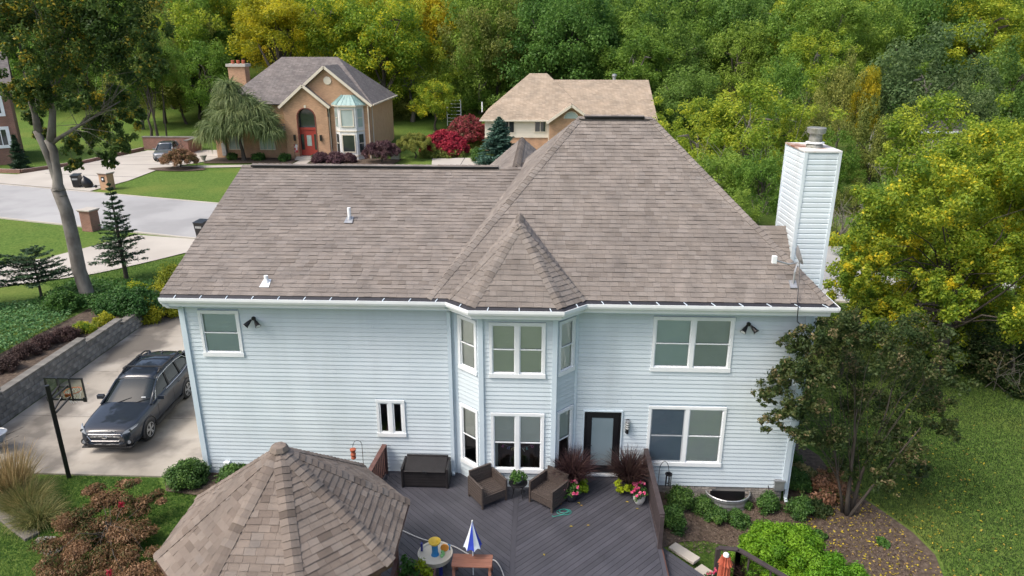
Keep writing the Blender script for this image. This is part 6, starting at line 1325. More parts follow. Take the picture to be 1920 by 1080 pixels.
# roof corner among the trees on the right
p = ony(1862, 245, 48); fh = thing('distant_house', 'pale house corner with white eave among the green trees', 'house', (p.x, 48, H(p.x, 48)))
hz = p.z - H(p.x, 48); MB().box(-7, -0.6, 0, 8, 0, hz - 0.1).build('wall', mat('beige_siding', (0.45, 0.42, 0.36), 0.7, 3), fh)
rb = MB(); rb.slab3([(-7.5, -0.5, hz), (0.1, -0.5, hz), (-3.4, 4, hz + 2.9), (-4.0, 4, hz + 2.9)], .15); rb.slab3([(0.1, -0.5, hz), (0.1, 8.5, hz), (-3.4, 4, hz + 2.9)], .15); rb.build('roof', M['far_roof'], fh); MB().beam((-7.5, -0.56, hz - .08), (0.1, -0.56, hz - .08), .12, .2).beam((0.16, -0.5, hz - .08), (0.16, 8.5, hz - .08), .12, .2).build('eave_trim', M['white'], fh)

# ------------------------------------------------------------------ small things along the street
def pillar(lab, x, y, rz, box=False):
    t = thing('mailbox_pillar', lab, 'mailbox pillar', (x, y, -0.05), rz, 'brick mailbox pillars')
    MB().box(-.42, .42, -.36, .36, 0, 1.30).build('shaft', M['brick_red'] if not box else M['brick_tan'], t); MB().box(-.47, .47, -.41, .41, 1.30, 1.38).build('corbel', M['brick_red'], t); MB().box(-.52, .52, -.46, .46, 1.38, 1.46).build('cap', M['concrete_pale'], t, bevel=.01)
    if box: mbx = MB().box(-.16, .16, -.40, -.362, .72, 1.12).build('mailbox', M['black'], t); MB().box(-.08, .08, -.415, -.401, .85, 1.0).build('number_plate', M['white'], mbx)
    return t
pillar('red brick pillar with slab cap behind the small spruce', -29.9, 27.0, R(-14)); pillar('brick mailbox pillar with black box at the far driveway', -36.6, 40.3, R(-14), True)
MB().box
def bin_(lab, x, y, rz):
    t = thing('wheelie_bin', lab, 'bin', (x, y, 0.0), rz, 'black wheelie bins'); a = [(-.26, -.28), (.26, -.28), (.26, .28), (-.26, .28)]; b = [(-.32, -.36), (.32, -.36), (.32, .36), (-.32, .36)]
    MB().add([(*p, .05) for p in a] + [(*p, 1.0) for p in b], [(3, 2, 1, 0), (4, 5, 6, 7)] + [(i, (i + 1) % 4, 4 + (i + 1) % 4, 4 + i) for i in range(4)]).build('body', M['black'], t)
    MB().slab3([(-.35, -.40, 1.04), (.35, -.40, 1.04), (.35, .42, 1.12), (-.35, .42, 1.12)], .05).build('lid', M['black'], t, bevel=.01); MB().box(-.22, .22, -.352, -.335, .66, .80).build('label_strip', M['grey_metal'], t)
    for s in (-1, 1): MB().lathe([(.13, -.03), (.13, .03)], (s * .28, .30, .13), 14, 'x').build('wheel', tyre, t)
    return t
bin_('black wheelie bin with grey strip at the far driveway kerb', -39.6, 40.9, R(10)); bin_('dark bin half hidden behind the blue house roof', -21.62, 25.4, R(-10)); bin_('black bin at the end of the far driveway beside the weeping tree', -35.3, 60.3, R(5))
bgm = thing('rubbish_bag', 'black rubbish bag slumped beside the wheelie bin', 'rubbish bag', (-38.7, 40.9, 0)); q = random.Random(5); bm_ = MB(); bm_.lathe([(.30, 0), (.42, .15), (.45, .4), (.36, .65), (.16, .85), (.05, .98)], (0, 0, 0), 14); bm_.v = [(x * (1 + q.uniform(-.12, .12)) - .25 * z, y * (1 + q.uniform(-.12, .12)), z) for x, y, z in bm_.v]; bm_.build('bag', M['black'], bgm, smooth=True)
mw = thing('push_mower', 'small dark scooter frame lying beside the black rubbish bag', 'scooter', (-37.9, 40.7, 0), .3); MB().tube([(0, 0, .15), (.55, 0, .2), (.75, .1, .45)], .03, 6).build('frame', M['black'], mw); [MB().lathe([(.12, -.03), (.12, .03)], (x, 0, .12), 14, 'y').build('wheel', tyre, mw) for x in (0, .6)]
mw.name = 'kick_scooter'
lw = thing('low_brick_wall', 'low red brick wall with cap at the end of the far driveway', 'wall', (-45.4, 62.6, 0)); MB().box(0, 6.6, -.2, .2, -.3, 1.35).box(6.2, 6.6, -3.0, -.2, -.3, 1.35).build('brickwork', M['brick_red'], lw); MB().box(-.06, 6.66, -.26, .26, 1.35, 1.45).box(6.14, 6.66, -3.05, -.26, 1.35, 1.45).build('coping', M['capstone'], lw)
bk_ = thing('bicycle', 'dark bicycle leaning on the low brick wall', 'bicycle', (-40.6, 62.1, 0), .15)
for x in (-.5, .5): wh = MB().tube([(x + .33 * math.cos(t), 0, .34 + .33 * math.sin(t)) for t in [2 * math.pi * i / 20 for i in range(21)]], .022, 6).build('wheel', tyre, bk_); [MB().tube([(x, 0, .34), (x + .32 * math.cos(t), 0, .34 + .32 * math.sin(t))], .004, 4).build('spoke', M['grey_metal'], wh) for t in [math.pi * i / 4 for i in range(8)]]
MB().tube([(-.5, 0, .34), (-.1, 0, .32), (.35, 0, .82), (-.22, 0, .85), (-.1, 0, .32)], .02, 6).tube([(-.5, 0, .34), (-.22, 0, .85), (-.25, 0, .98)], .018, 6).tube([(.5, 0, .34), (.35, 0, .82), (.33, 0, 1.02)], .02, 6).build('frame', M['black'], bk_)
MB().tube([(.33, -.26, 1.04), (.33, .26, 1.04)], .015, 6).build('handlebar', M['grey_metal'], bk_); MB().box(-.37, -.13, -.06, .06, .97, 1.02).build('saddle', M['black'], bk_, bevel=.02)
ed = thing('low_stone_edge', 'low stone edging along the far left lawn and driveway', 'edging', (0, 0, 0)); MB().beam((-62, 49.2, .12), (-49.2, 47.4, .12), .3, .35).beam((-49.2, 47.4, .12), (-46.6, 52.4, .12), .3, .35).beam((-46.6, 52.4, .12), (-45.3, 62, .12), .3, .35).build('stonework', M['brick_red'], ed)
tr_ = thing('garden_trellis', 'white garden trellis rising behind the red hedge', 'trellis', (-11.6, 77.5, H(-11.6, 77.5)))
for x in (-.9, .9): MB().box(x - .05, x + .05, -.05, .05, 0, 3.4).build('post', M['white'], tr_)
for k in range(7): MB().box(-.85, .85, -.03, .03, .5 + k * .45, .56 + k * .45).build('rung', M['white'], tr_)
ac = thing('air_conditioner', 'grey air conditioner unit behind the purple maple', 'air conditioner', (-15.3, 56.6, 0)); MB().box(-.45, .45, -.45, .45, 0.05, .85).build('case', M['grey_metal'], ac, bevel=.03); MB().lathe([(0.0, .85), (.36, .85), (.38, .88), (.1, .89)], (0, 0, 0), 20).build('fan_grille', M['black'], ac)
pt_ = thing('stone_planter', 'grey planter urn beside the far garage corner', 'planter', (-34.9, 54.6, 0)); MB().lathe([(.18, 0), (.15, .12), (.32, .5), (.38, .62), (.3, .62)], (0, 0, 0), 16).build('urn', M['concrete_pale'], pt_)

# ------------------------------------------------------------------ vegetation
def tree_thing(name, lab, x, y, crown_me, trunk_me, rx, rz, zc, group=None, rz_rot=None, cat='tree', zb=None):
    """unit crown and unit trunk (1 m radius / 1 m tall) scaled to this tree"""
    zb = H(x, y) if zb is None else zb; q = random.Random(int(x * 131 + y * 17)); t = thing(name, lab, cat, (x, y, zb), q.uniform(0, 6.28) if rz_rot is None else rz_rot, group)
    if trunk_me is not None: mesh_obj('trunk', trunk_me, t, (0, 0, -0.2), (rx * 0.55, rx * 0.55, zc - zb + 0.2 + rz * 0.35))
    mesh_obj('crown', crown_me, t, (0, 0, zc - zb), (rx, rx * q.uniform(0.9, 1.1), rz)); return t
def unit_trunk(name, seed, m=None, n=7):
    rg = np.random.default_rng(seed); mb = MB(); tg = [(0.9 * math.cos(t) * k, 0.9 * math.sin(t) * k, z) for t, k, z in [(rg.uniform(0, 6.28), rg.uniform(.5, 1.2), rg.uniform(.6, 1.1)) for _ in range(n)]]
    limb_paths(rg, (0, 0, 0), (0.05, 0.03, 1.0), tg, 0.11, mb); me = bpy.data.meshes.new(name); me.from_pydata(mb.v, [], mb.f); me.polygons.foreach_set('use_smooth', [True] * len(me.polygons)); me.materials.append(m or M['bark_dark']); return me
UT = [unit_trunk('trunk', 300 + i, M['bark'] if i % 2 else M['bark_dark'], 12) for i in range(4)]
UC = {}
for i, (k, mname, zs) in enumerate((('deep', 'deep', 1.0), ('deep2', 'deep', 1.0), ('mid', 'mid', 1.0), ('mid2', 'mid', 1.0), ('olive', 'olive', 1.0), ('lime', 'lime', 1.0), ('yellow', 'yellow', 1.0), ('turning', 'turning', 1.0), ('sage', 'sage', 1.0))):
    UC[k] = unit_crown('crown_' + k, 500 + i, G[mname], nl=15000, size=0.060, n=105, rmin=0.10, rmax=0.27, inner=0.2)
DESC = {'deep': 'dense dark green', 'deep2': 'deep green', 'mid': 'mid green', 'mid2': 'fresh green', 'olive': 'olive green', 'lime': 'yellow green', 'yellow': 'golden yellow', 'turning': 'green and yellow turning', 'sage': 'grey green'}
# forest rising up the hill behind the houses; kinds follow the colours of the wood
qf = random.Random(12); nf = 0
def zone(px):
    if px < 330: return ['mid', 'deep2', 'olive', 'mid2', 'olive']
    if px < 420: return ['mid2', 'mid', 'lime']
    if px < 640: return ['yellow', 'turning', 'lime', 'yellow']
    if px < 830: return ['turning', 'lime', 'mid2', 'yellow']
    if px < 980: return ['mid2', 'lime', 'mid', 'olive']
    if px < 1340: return ['deep', 'deep2', 'mid', 'deep', 'mid']
    if px < 1500: return ['mid', 'deep2', 'olive', 'mid2']
    return ['mid2', 'lime', 'mid', 'lime', 'mid2']
def place(px, r_):
    a = 'at the foot of the wood' if r_ <= 2 else 'halfway up the wooded slope' if r_ <= 5 else 'high on the wooded slope'
    return a + (' beyond the oak' if px < 330 else ' behind the brick house' if px < 760 else ' between the two far houses' if px < 930 else ' behind the cream house' if px < 1240 else ' beyond the chimney' if px < 1600 else ' above the golden birch')
rows_ = [(84, 7.5, 8.5, 1), (92, 8, 9, 2), (101, 8.5, 10, 3), (111, 9, 10.5, 4), (122, 9.5, 11, 5), (134, 10, 12, 6), (147, 10.5, 13, 7), (162, 11, 14, 8)]
for y0, sp, hh, r_i in rows_:
    half = (y0 + 18) * 0.80; x = -half + qf.uniform(0, 3)
    while x < half:
        yy = y0 + qf.uniform(-3.2, 3.2); zc_ = H(x, yy)
        v = Vector((x, yy, zc_ + hh)) - CAM; px = 960 + FPX * v.dot(_r) / v.dot(_fw); pyv = 540 - FPX * v.dot(_u) / v.dot(_fw)
        if r_i == 1 and (-47 < x < -33 or -17 < x < -8): x += sp * .8; continue
        kind = qf.choice(zone(px)); s = qf.uniform(.85, 1.25)
        rx = sp * .62 * s; rzz = hh * .60 * s; dark = '' 
        if pyv > -150:
            t = tree_thing('forest_tree', '%s tree %s' % (DESC[kind], place(px, r_i)), x, yy, UC[kind], qf.choice(UT), rx, rzz, zc_ + hh * .95 * s, 'trees of the wooded hillside'); nf += 1
        x += sp * qf.uniform(.75, 1.1)
# understorey shrubs along the wood's edge
UB = {k: unit_crown('foliage_' + k, 540 + i, G[k], nl=5000, size=0.10, n=45, low=-0.2, rmin=.16, rmax=.32) for i, k in enumerate(('deep', 'mid', 'olive', 'lime', 'turning'))}
for x, y, r_, k in ((-44, 79, 2.2, 'mid'), (-36, 80, 2.5, 'olive'), (-24, 78, 2.6, 'mid'), (-5, 80, 3, 'deep'), (-1, 78, 2.6, 'mid'), (14, 76, 3.2, 'deep'), (19, 73, 3, 'mid'), (24, 72, 3.4, 'deep'), (30, 72, 3, 'olive'), (36, 74, 3.4, 'mid'), (-14.5, 83, 2.6, 'deep'), (-18.5, 82, 2.4, 'olive'), (42, 72, 3.5, 'deep'), (49, 70, 3.4, 'mid'), (-8, 84, 2.8, 'mid')):
    tree_thing('wood_edge_shrub', '%s shrub at the foot of the wooded hillside' % {'deep': 'dark green', 'mid': 'mid green', 'olive': 'olive', 'lime': 'lime'}[k], x, y, UB[k], None, r_, r_ * .9, H(x, y) + r_ * .35, 'shrubs at the wood edge', cat='shrub')
def tree_px(name, lab, px, py, Y, rpx, rzpx, kind, group=None, trunk=True, cat='tree'):
    """a tree whose crown centre is seen at (px, py) and which stands at depth Y"""
    c = ony(px, py, Y); k = depth(c) / FPX; return tree_thing(name, lab, c.x, Y, UC[kind] if isinstance(kind, str) else kind, random.Random(px).choice(UT) if trunk else None, rpx * k, rzpx * k, c.z, group, cat=cat)
# yellow honey locusts behind the brick house
tree_px('locust_tree', 'tall golden yellow tree directly behind the brick house chimney', 520, 48, 76, 80, 62, 'yellow'); tree_px('locust_tree', 'golden yellow tree behind the brick house ridge', 610, 55, 79, 75, 68, 'turning'); tree_px('locust_tree', 'broad yellow tree overhanging the lawn right of the brick house', 715, 78, 77, 85, 78, 'turning')
tree_px('locust_tree', 'yellow green tree with drooping boughs above the far lawn', 770, 150, 80, 70, 62, 'lime'); tree_px('lawn_tree', 'young tree with dark trunk standing on the far lawn', 815, 188, 74, 42, 40, 'turning'); tree_px('wood_tree', 'large dark green tree behind the cream house ridge', 1070, 92, 82, 78, 92, 'deep')
tree_px('wood_tree', 'green tree between the yellow locust and the cream house', 900, 120, 84, 60, 95, 'mid2'); tree_px('wood_tree', 'round green tree beside the cream house wing', 1275, 190, 70, 62, 55, 'deep2'); tree_px('wood_tree', 'mid green tree behind the cream house vent', 1190, 130, 78, 70, 50, 'mid')
tree_px('yard_tree', 'olive tree on the far left lawn behind the silver crossover', 300, 165, 78, 62, 55, 'olive'); tree_px('yard_tree', 'light green tree with leaning trunk left of the brick house', 385, 150, 77, 55, 60, 'mid2'); tree_px('yard_tree', 'dark green tree behind the low brick wall', 250, 140, 74, 52, 60, 'mid'); tree_px('yard_tree', 'tall green tree at the far left wood corner', 355, 50, 88, 70, 80, 'mid')
# right-hand side: scrub and trees behind the chimney
for k_, (px, py, Y, a, b, kk, lab) in enumerate(((1310, 275, 38, 75, 68, 'lime', 'pale yellow green box elder beside the roof hip'), (1405, 255, 36, 88, 78, 'lime', 'yellow and green box elder left of the chimney'), (1465, 190, 46, 45, 70, 'mid2', 'green sapling standing behind the chimney top'), (1345, 355, 30, 66, 62, 'mid2', 'green scrub tree below the box elders'), (1430, 350, 28, 52, 58, 'mid2', 'leafy green scrub tree touching the chimney'), (1520, 130, 62, 60, 55, 'lime', 'yellow green tree on the slope above the chimney'), (1580, 200, 52, 50, 80, 'olive', 'olive green birch beside the golden birch'),
     (1622, 185, 50, 26, 70, 'yellow', 'golden birch between the green trees'), (1635, 300, 46, 52, 88, 'olive', 'brownish olive tree below the golden birch'), (1735, 190, 52, 108, 100, 'sage', 'large round grey green tree beside the golden birch'), (1800, 240, 50, 62, 78, 'sage', 'rounded green tree before the distant house'), (1740, 295, 36, 92, 90, 'lime', 'light yellow green tree behind the chimney'), (1850, 330, 30, 90, 80, 'lime', 'yellow green tree in front of the distant house'), (1600, 400, 34, 44, 52, 'olive', 'dull olive bush between chimney and street'), (1900, 180, 64, 70, 90, 'deep', 'dark green tree at the right wood corner'), (1725, 60, 84, 62, 95, 'deep', 'dark conifer like tree high on the slope'), (1560, 60, 80, 70, 60, 'mid2', 'bright green tree high on the slope'), (1850, 70, 82, 80, 60, 'lime', 'yellow green tree high on the right slope'))):
    tree_px('roadside_tree', lab, px, py, Y, a, b, kk)
for k_, (px, py, Y, a, b, kk, lab) in enumerate(((1560, 470, 26, 30, 40, 'olive', 'low olive scrub just right of the chimney'), (1625, 480, 22, 50, 45, 'mid', 'green scrub along the street behind the box elder'), (1700, 500, 20, 60, 50, 'mid2', 'fresh green scrub behind the box elder'), (1790, 480, 21, 70, 60, 'lime', 'lime green scrub behind the box elder'), (1880, 470, 20, 70, 70, 'mid', 'green thicket behind the box elder crown'), (1680, 400, 27, 60, 55, 'mid2', 'tall leafy scrub across the street'), (1560, 330, 40, 50, 60, 'mid', 'green bush in the gap right of the chimney'), (1385, 420, 24, 40, 45, 'mid', 'green scrub at the roof edge below the box elders'), (1900, 560, 14, 70, 70, 'mid', 'green undergrowth beneath the box elder'), (1480, 280, 36, 40, 55, 'lime', 'yellow green sapling beside the chimney shaft'), (1510, 250, 44, 45, 60, 'olive', 'olive sapling above the chimney cap'))):
    tree_px('scrub_tree', lab, px, py, Y, a, b, kk)
# bare grey saplings in the scrub
def bare(lab, px, py, Y, hpx, seed, n=9, tk=1.0):
    c = ony(px, py, Y); k = depth(c) / FPX; h = hpx * k; rg = np.random.default_rng(seed); mb = MB(); t = thing('bare_sapling', lab, 'tree', (c.x, Y, H(c.x, Y)), 0, 'bare grey saplings'); z0 = c.z - H(c.x, Y)
    for i in range(n):
        a = rg.uniform(0, 6.28); l = rg.uniform(.5, 1) * h; s = rg.normal(size=3) * .3; s[2] = 0; e = s + np.array([math.cos(a) * .35 * h, math.sin(a) * .3 * h, z0 + l - h * .5]); m_ = (s + e) / 2 + rg.normal(size=3) * .06 * h; mb.tube([s, m_, e], [.05 * tk, .03 * tk, .008 * tk], 5)
        for _ in range(5): f_ = rg.uniform(.4, .95); b = s + (e - s) * f_; mb.tube([b, b + rg.normal(size=3) * .12 * h + np.array([0, 0, .08 * h])], [.018 * tk, .005], 4)
    mb.build('branches', M['twig'], t)
bare('bare grey twigs among the yellow box elders', 1310, 330, 32, 150, 1); bare('pale bare sapling rising left of the chimney', 1440, 250, 34, 160, 2); bare('dry grey brush right of the chimney', 1585, 420, 28, 120, 3, 14); bare('grey twiggy brush below the light green tree', 1680, 360, 34, 110, 4, 12)
# large turning tree on the right, close
def big_tree(name, lab, base, clumps_px, Y, per, size, m, seed, trunk_r, top, bark='bark_dark', limbs=14, jy=1.6, up=0.5, aspect=0.55, flat=1.0, trunks=None, shell=.35):
    rg = np.random.default_rng(seed); t = thing(name, lab, 'tree', base); B = Vector(base); cl = []
    for px, py, r_ in clumps_px:
        yy = Y + rg.uniform(-jy, jy)
        if name == 'corner_tree' and px < 1535: yy = min(yy, -.35 - rg.uniform(0, .5))
        c = ony(px, py, yy); k = depth(c) / FPX; n = 24
        for _ in range(n):
            d = unit(rg.normal(size=3)) * r_ * k * rg.uniform(.3, 1.08); p = np.array(c) + d * np.array([1, 1.1, .85]); cl.append((p - np.array(B), r_ * k * rg.uniform(.15, .32)))
    LIMB[0] = .26; mb = MB(); tg = [cl[i * 24][0] for i in range(len(clumps_px))] + [cl[i][0] for i in rg.choice(len(cl), limbs, replace=False)]
    TR = trunks or [((0, 0, 0), top, trunk_r)]; own = [[] for _ in TR]
    for g_ in tg:                                   # each limb springs from the stem whose top is nearest
        ds_ = [np.linalg.norm(np.array(T_[1]) - np.array(g_)) + (1e3 if len(T_) > 3 else 0) for T_ in TR]; own[int(np.argmin(ds_))].append(g_)
    for T_, o_ in zip(TR, own):
        if len(T_) > 3:
            A_, B_2 = np.array(T_[0], float), np.array(T_[1], float); mb.tube([A_ + (B_2 - A_) * f_ + rg.normal(size=3) * .04 for f_ in (0, .08, .3, .55, .8, 1)], [T_[2] * 1.35, T_[2] * 1.05] + [T_[2] + (T_[3] - T_[2]) * f_ for f_ in (.3, .55, .8, 1)], 12)
        else: limb_paths(rg, T_[0], T_[1], o_, T_[2], mb, 10)
    LIMB[0] = .5; mb.build('trunk', M[bark], t, smooth=True); mesh_obj('crown', _lm('crown', rg, cl, per, size, up, m, aspect, shell, flat), t); return t
base = onz(1700, 760, -.78); 
CL = [(1640, 400, 62), (1720, 360, 72), (1800, 330, 72), (1880, 300, 75), (1610, 470, 55), (1690, 450, 78), (1780, 430, 85), (1870, 400, 85), (1930, 360, 80), (1600, 540, 50), (1670, 530, 70), (1760, 520, 80), (1850, 500, 80), (1920, 480, 75), (1660, 600, 45), (1730, 590, 60), (1800, 590, 55), (1870, 570, 55), (1940, 600, 70), (1990, 450, 90), (1980, 330, 80), (1790, 560, 65), (1720, 640, 42), (1840, 635, 50), (1770, 640, 45), (1820, 470, 70), (1640, 560, 45), (1765, 545, 60), (1740, 500, 60), (1800, 530, 60), (1690, 590, 45), (1620, 500, 45), (1600, 590, 34)]
big_tree('box_elder', 'large yellow green box elder spreading beside the right house corner', (16.2, 9.0, H(16.2, 9)), CL, 9.0, 640, .125, G['turning'], 71, .28, (-.4, 0, 5.6), limbs=22, jy=2.8)
# dark multi-stem tree near the right corner
rb_ = onz(1588, 965, -.78)
CL = [(1455, 720, 30), (1450, 790, 26), (1500, 690, 42), (1520, 760, 42), (1560, 650, 48), (1600, 690, 52), (1650, 640, 55), (1700, 690, 55), (1750, 650, 50), (1620, 760, 52), (1680, 770, 52), (1740, 740, 48), (1560, 820, 40), (1640, 840, 45), (1700, 830, 45), (1780, 700, 38), (1540, 700, 40), (1770, 800, 28), (1720, 880, 24), (1480, 770, 28), (1432, 740, 20), (1478, 700, 28), (1500, 815, 28), (1520, 640, 36), (1490, 640, 30), (1600, 610, 45), (1700, 620, 45), (1590, 880, 30), (1660, 900, 30)]
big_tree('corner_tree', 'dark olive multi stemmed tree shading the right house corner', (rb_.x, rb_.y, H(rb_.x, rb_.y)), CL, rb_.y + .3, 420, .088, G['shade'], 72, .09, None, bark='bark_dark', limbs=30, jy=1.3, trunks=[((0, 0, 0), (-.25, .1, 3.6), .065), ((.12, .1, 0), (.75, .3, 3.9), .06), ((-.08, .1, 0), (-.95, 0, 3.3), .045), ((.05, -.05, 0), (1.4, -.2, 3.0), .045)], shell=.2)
# evergreen boughs at the right edge
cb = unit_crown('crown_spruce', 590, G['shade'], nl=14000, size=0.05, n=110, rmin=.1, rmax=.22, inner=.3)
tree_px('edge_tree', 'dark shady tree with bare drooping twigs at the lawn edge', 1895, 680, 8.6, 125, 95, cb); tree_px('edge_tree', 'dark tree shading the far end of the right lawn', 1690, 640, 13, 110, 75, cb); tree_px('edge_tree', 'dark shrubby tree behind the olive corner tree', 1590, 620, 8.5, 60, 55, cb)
bare('bare drooping grey branches at the right lawn edge', 1885, 700, 7.6, 150, 9, 7, .35)
# big oak on the left
CLO = [(40, -20, 75), (130, -30, 85), (220, -10, 75), (50, 45, 65), (125, 50, 70), (205, 55, 70), (270, 60, 45), (60, 115, 55), (135, 120, 60), (215, 115, 60), (275, 120, 32), (85, 175, 42), (150, 185, 36), (40, 165, 32), (210, 190, 42), (245, 215, 30), (185, 235, 36), (225, 270, 28), (150, 265, 32), (200, 300, 18), (60, 215, 22), (140, 310, 14), (80, 250, 14), (-40, 40, 70), (-30, -20, 80), (150, -110, 100), (40, -100, 100), (240, -90, 80)]
ob = onz(160, 552, .55); oz = H(ob.x, ob.y)
def rel(px, py, y): p = ony(px, py, y); return (p.x - ob.x, p.y - ob.y, p.z - oz)
big_tree('oak_tree', 'tall oak with forked grey trunk on the bank above the pad', (ob.x, ob.y, oz), CLO, ob.y, 400, .14, G['oak'], 73, .36, None, bark='bark', limbs=34, trunks=[((0, 0, -.3), rel(113, 352, ob.y), .31, .27), (rel(117, 368, ob.y), rel(72, 245, ob.y), .19, .15), (rel(112, 356, ob.y), rel(96, 262, ob.y), .21, .17), (rel(96, 264, ob.y), rel(100, -40, ob.y), .16), (rel(72, 247, ob.y), rel(30, 40, ob.y), .14), (rel(97, 268, ob.y), rel(225, 190, ob.y), .09)], jy=1.8)
# conifers
def conifer(name, lab, base, h, r_, m, seed, whorls=16, per=9, needles=26, size=.10, droop=.15, bark='bark_dark', tilt=.25, open_=0.12, power=1.0):
    rg = np.random.default_rng(seed); t = thing(name, lab, 'tree', base, rg.uniform(0, 6)); C_, N_, A_, V_ = [], [], [], []; mb = MB(); mb.tube([(0, 0, -.1), (0, 0, h * .5), (0, 0, h * .98)], [h * .018 + .03, h * .012 + .015, .008], 8)
    for i in range(whorls):
        f_ = open_ + (1 - open_) * i / (whorls - 1); z = h * f_; L = r_ * (1 - f_) ** power + .06
        for k in range(per):
            a = rg.uniform(0, 6.283); l = L * rg.uniform(.65, 1.12); d = np.array([math.cos(a), math.sin(a), tilt * (.3 + f_) - droop]); e = np.array([0, 0, z]) + d * l
            mb.tube([(0, 0, z), tuple(np.array([0, 0, z]) + d * l * .5 + np.array([0, 0, -.03 * l])), tuple(e)], [.012 + .008 * l, .01, .003], 4, cap=False)
            n = int(needles * (l / r_ + .2)); s = rg.random(n) ** .7; p = np.array([0, 0, z]) + d * l * s[:, None]; sd = np.array([-math.sin(a), math.cos(a), 0]); off_ = rg.normal(size=n) * .16 * l * (1.15 - s) + rg.normal(size=n) * .03
            p = p + sd * off_[:, None] + np.array([0, 0, 1]) * (rg.normal(size=n) * .025 * h / 5)[:, None]; C_.append(p); al = d + sd * np.sign(off_)[:, None] * .8 + rg.normal(size=(n, 3)) * .25; A_.append(al); N_.append(np.array([0, 0, 1]) + rg.normal(size=(n, 3)) * .45); V_.append(np.clip(.5 + .3 * rg.normal(size=n), 0, 1))
    C_, N_, A_, V_ = map(np.concatenate, (C_, N_, A_, V_)); mb.build('trunk', M[bark], t); mesh_obj('crown', leaf_mesh('crown', C_, N_, size * (.7 + .6 * rg.random(len(C_))), V_, m, .28, A_, rg), t); return t
sp = onz(237, 520, .2); conifer('young_spruce', 'young dark spruce between the oak and the side driveway', (sp.x, sp.y, H(sp.x, sp.y)), 5.0, 1.75, G['spruce'], 81, 17, 9, 70, .17, .05, open_=.2)
sp = onz(78, 556, .6); conifer('scrub_pine', 'open low pine beside the side driveway', (sp.x, sp.y, H(sp.x, sp.y)), 2.4, 2.3, G['spruce'], 82, 9, 9, 90, .17, .0, open_=.35, power=.5); sp = onz(-25, 575, .6); conifer('scrub_pine', 'low pine cut by the picture edge above the ground cover', (sp.x, sp.y, H(sp.x, sp.y)), 2.6, 2.2, G['spruce'], 83, 9, 8, 80, .17, .0, open_=.35, power=.5)
conifer('blue_spruce', 'dense blue spruce in front of the cream house', (-4.3, 53.6, 0), 4.6, 2.5, G['bluespruce'], 84, 24, 15, 60, .34, .02, open_=.0, power=.75); conifer('corner_spruce', 'narrow green conifer on the far left lawn', (-50.0, 48.5, .1), 3.2, 1.0, G['spruce'], 85, 20, 12, 40, .3, .0, open_=.02)
# shrubs
def shrub(name, lab, x, y, r_, h, m, seed, per=900, size=.06, n=36, cr=.16, group=None, ry=None, aspect=.6, z=None, cat='shrub', up=.5):
    t = thing(name, lab, cat, (x, y, H(x, y) if z is None else z), 0, group); k = cr * (r_ + h)
    rg = np.random.default_rng(seed); cl = mound(seed, n, r_ * .85, h * .85, k, h * .05, (ry or r_) * .85); mesh_obj('foliage', _lm('foliage', rg, cl, per, size, up, m, aspect, .35), t)
    mb = MB()
    for i in range(7): c = cl[(i * 5) % n][0]; mb.tube([(c[0] * .1, c[1] * .1, -.03), (c[0] * .6, c[1] * .6, c[2] * .6), c], [.018, .012, .005], 5)
    mb.build('stems', M['bark_dark'], t); return t
B_ = 'small boxwoods along the foundation'
for k, (px, py, r_, h, lab) in enumerate(((1272, 955, .32, .75, 'upright boxwood beside the wind chime'), (1255, 1000, .36, .62, 'boxwood against the dark deck railing'), (1318, 958, .30, .55, 'boxwood left of the window well'), (1345, 976, .34, .42, 'low boxwood in front of the window well'), (1385, 978, .30, .42, 'low boxwood right of the window well'), (1440, 955, .30, .55, 'boxwood below the utility box'), (1398, 950, .16, .26, 'tiny shrub beside the window well rim'), (1500, 965, .36, .6, 'dark boxwood at the house corner'), (1492, 915, .4, .7, 'dark shrub around the right house corner'))):
    p = onz(px, py, -.75); shrub('boxwood', lab, p.x, p.y, r_, h, G['box'], 100 + k, 1500, .055, 30, .16, B_)
p = onz(352, 905, -.2); shrub('boxwood', 'rounded green boxwood at the left house corner', p.x, p.y - .05, .62, .72, G['box'], 111, 1700, .065, 44, .14); p = onz(445, 890, -.2); shrub('holly_shrub', 'low green shrub below the white vent hood', p.x, p.y - .15, .5, .42, G['box'], 112, 1100, .07, 26, .16); p = onz(735, 900, -.1); shrub('holly_shrub', 'low green shrub behind the brown railing', -4.8, -.35, .35, .45, G['box'], 113, 1100, .06, 24, .16)
shrub('dry_grass_clump', 'dry brownish ornamental clump beside the right house corner', 8.0, 1.1, .55, .6, G['tangreen'], 114, 900, .10, 24, .17); shrub('dry_grass_clump', 'brown dying shrub below the corner tree', 8.6, .5, .7, .45, G['rust'], 115, 800, .09, 26, .17)
for k, (x, y, r_, h, m, lab) in enumerate(((8.0, -.35, .42, .35, 'shade', 'dark leafy plant at the foot of the corner tree'), (7.8, 1.9, .5, .7, 'box', 'dark green shrub along the right side wall'), (9.1, 1.2, .5, .4, 'rust', 'low rust coloured plant behind the corner tree'), (7.7, -1.5, .22, .16, 'grass', 'tiny green weed in the mulch bed'), (9.3, -1.7, .2, .14, 'grass', 'small green weed near the mulch edge'))): shrub('bed_plant', lab, x, y, r_, h, G[m], 116 + k, 1100, .07, 24, .17)
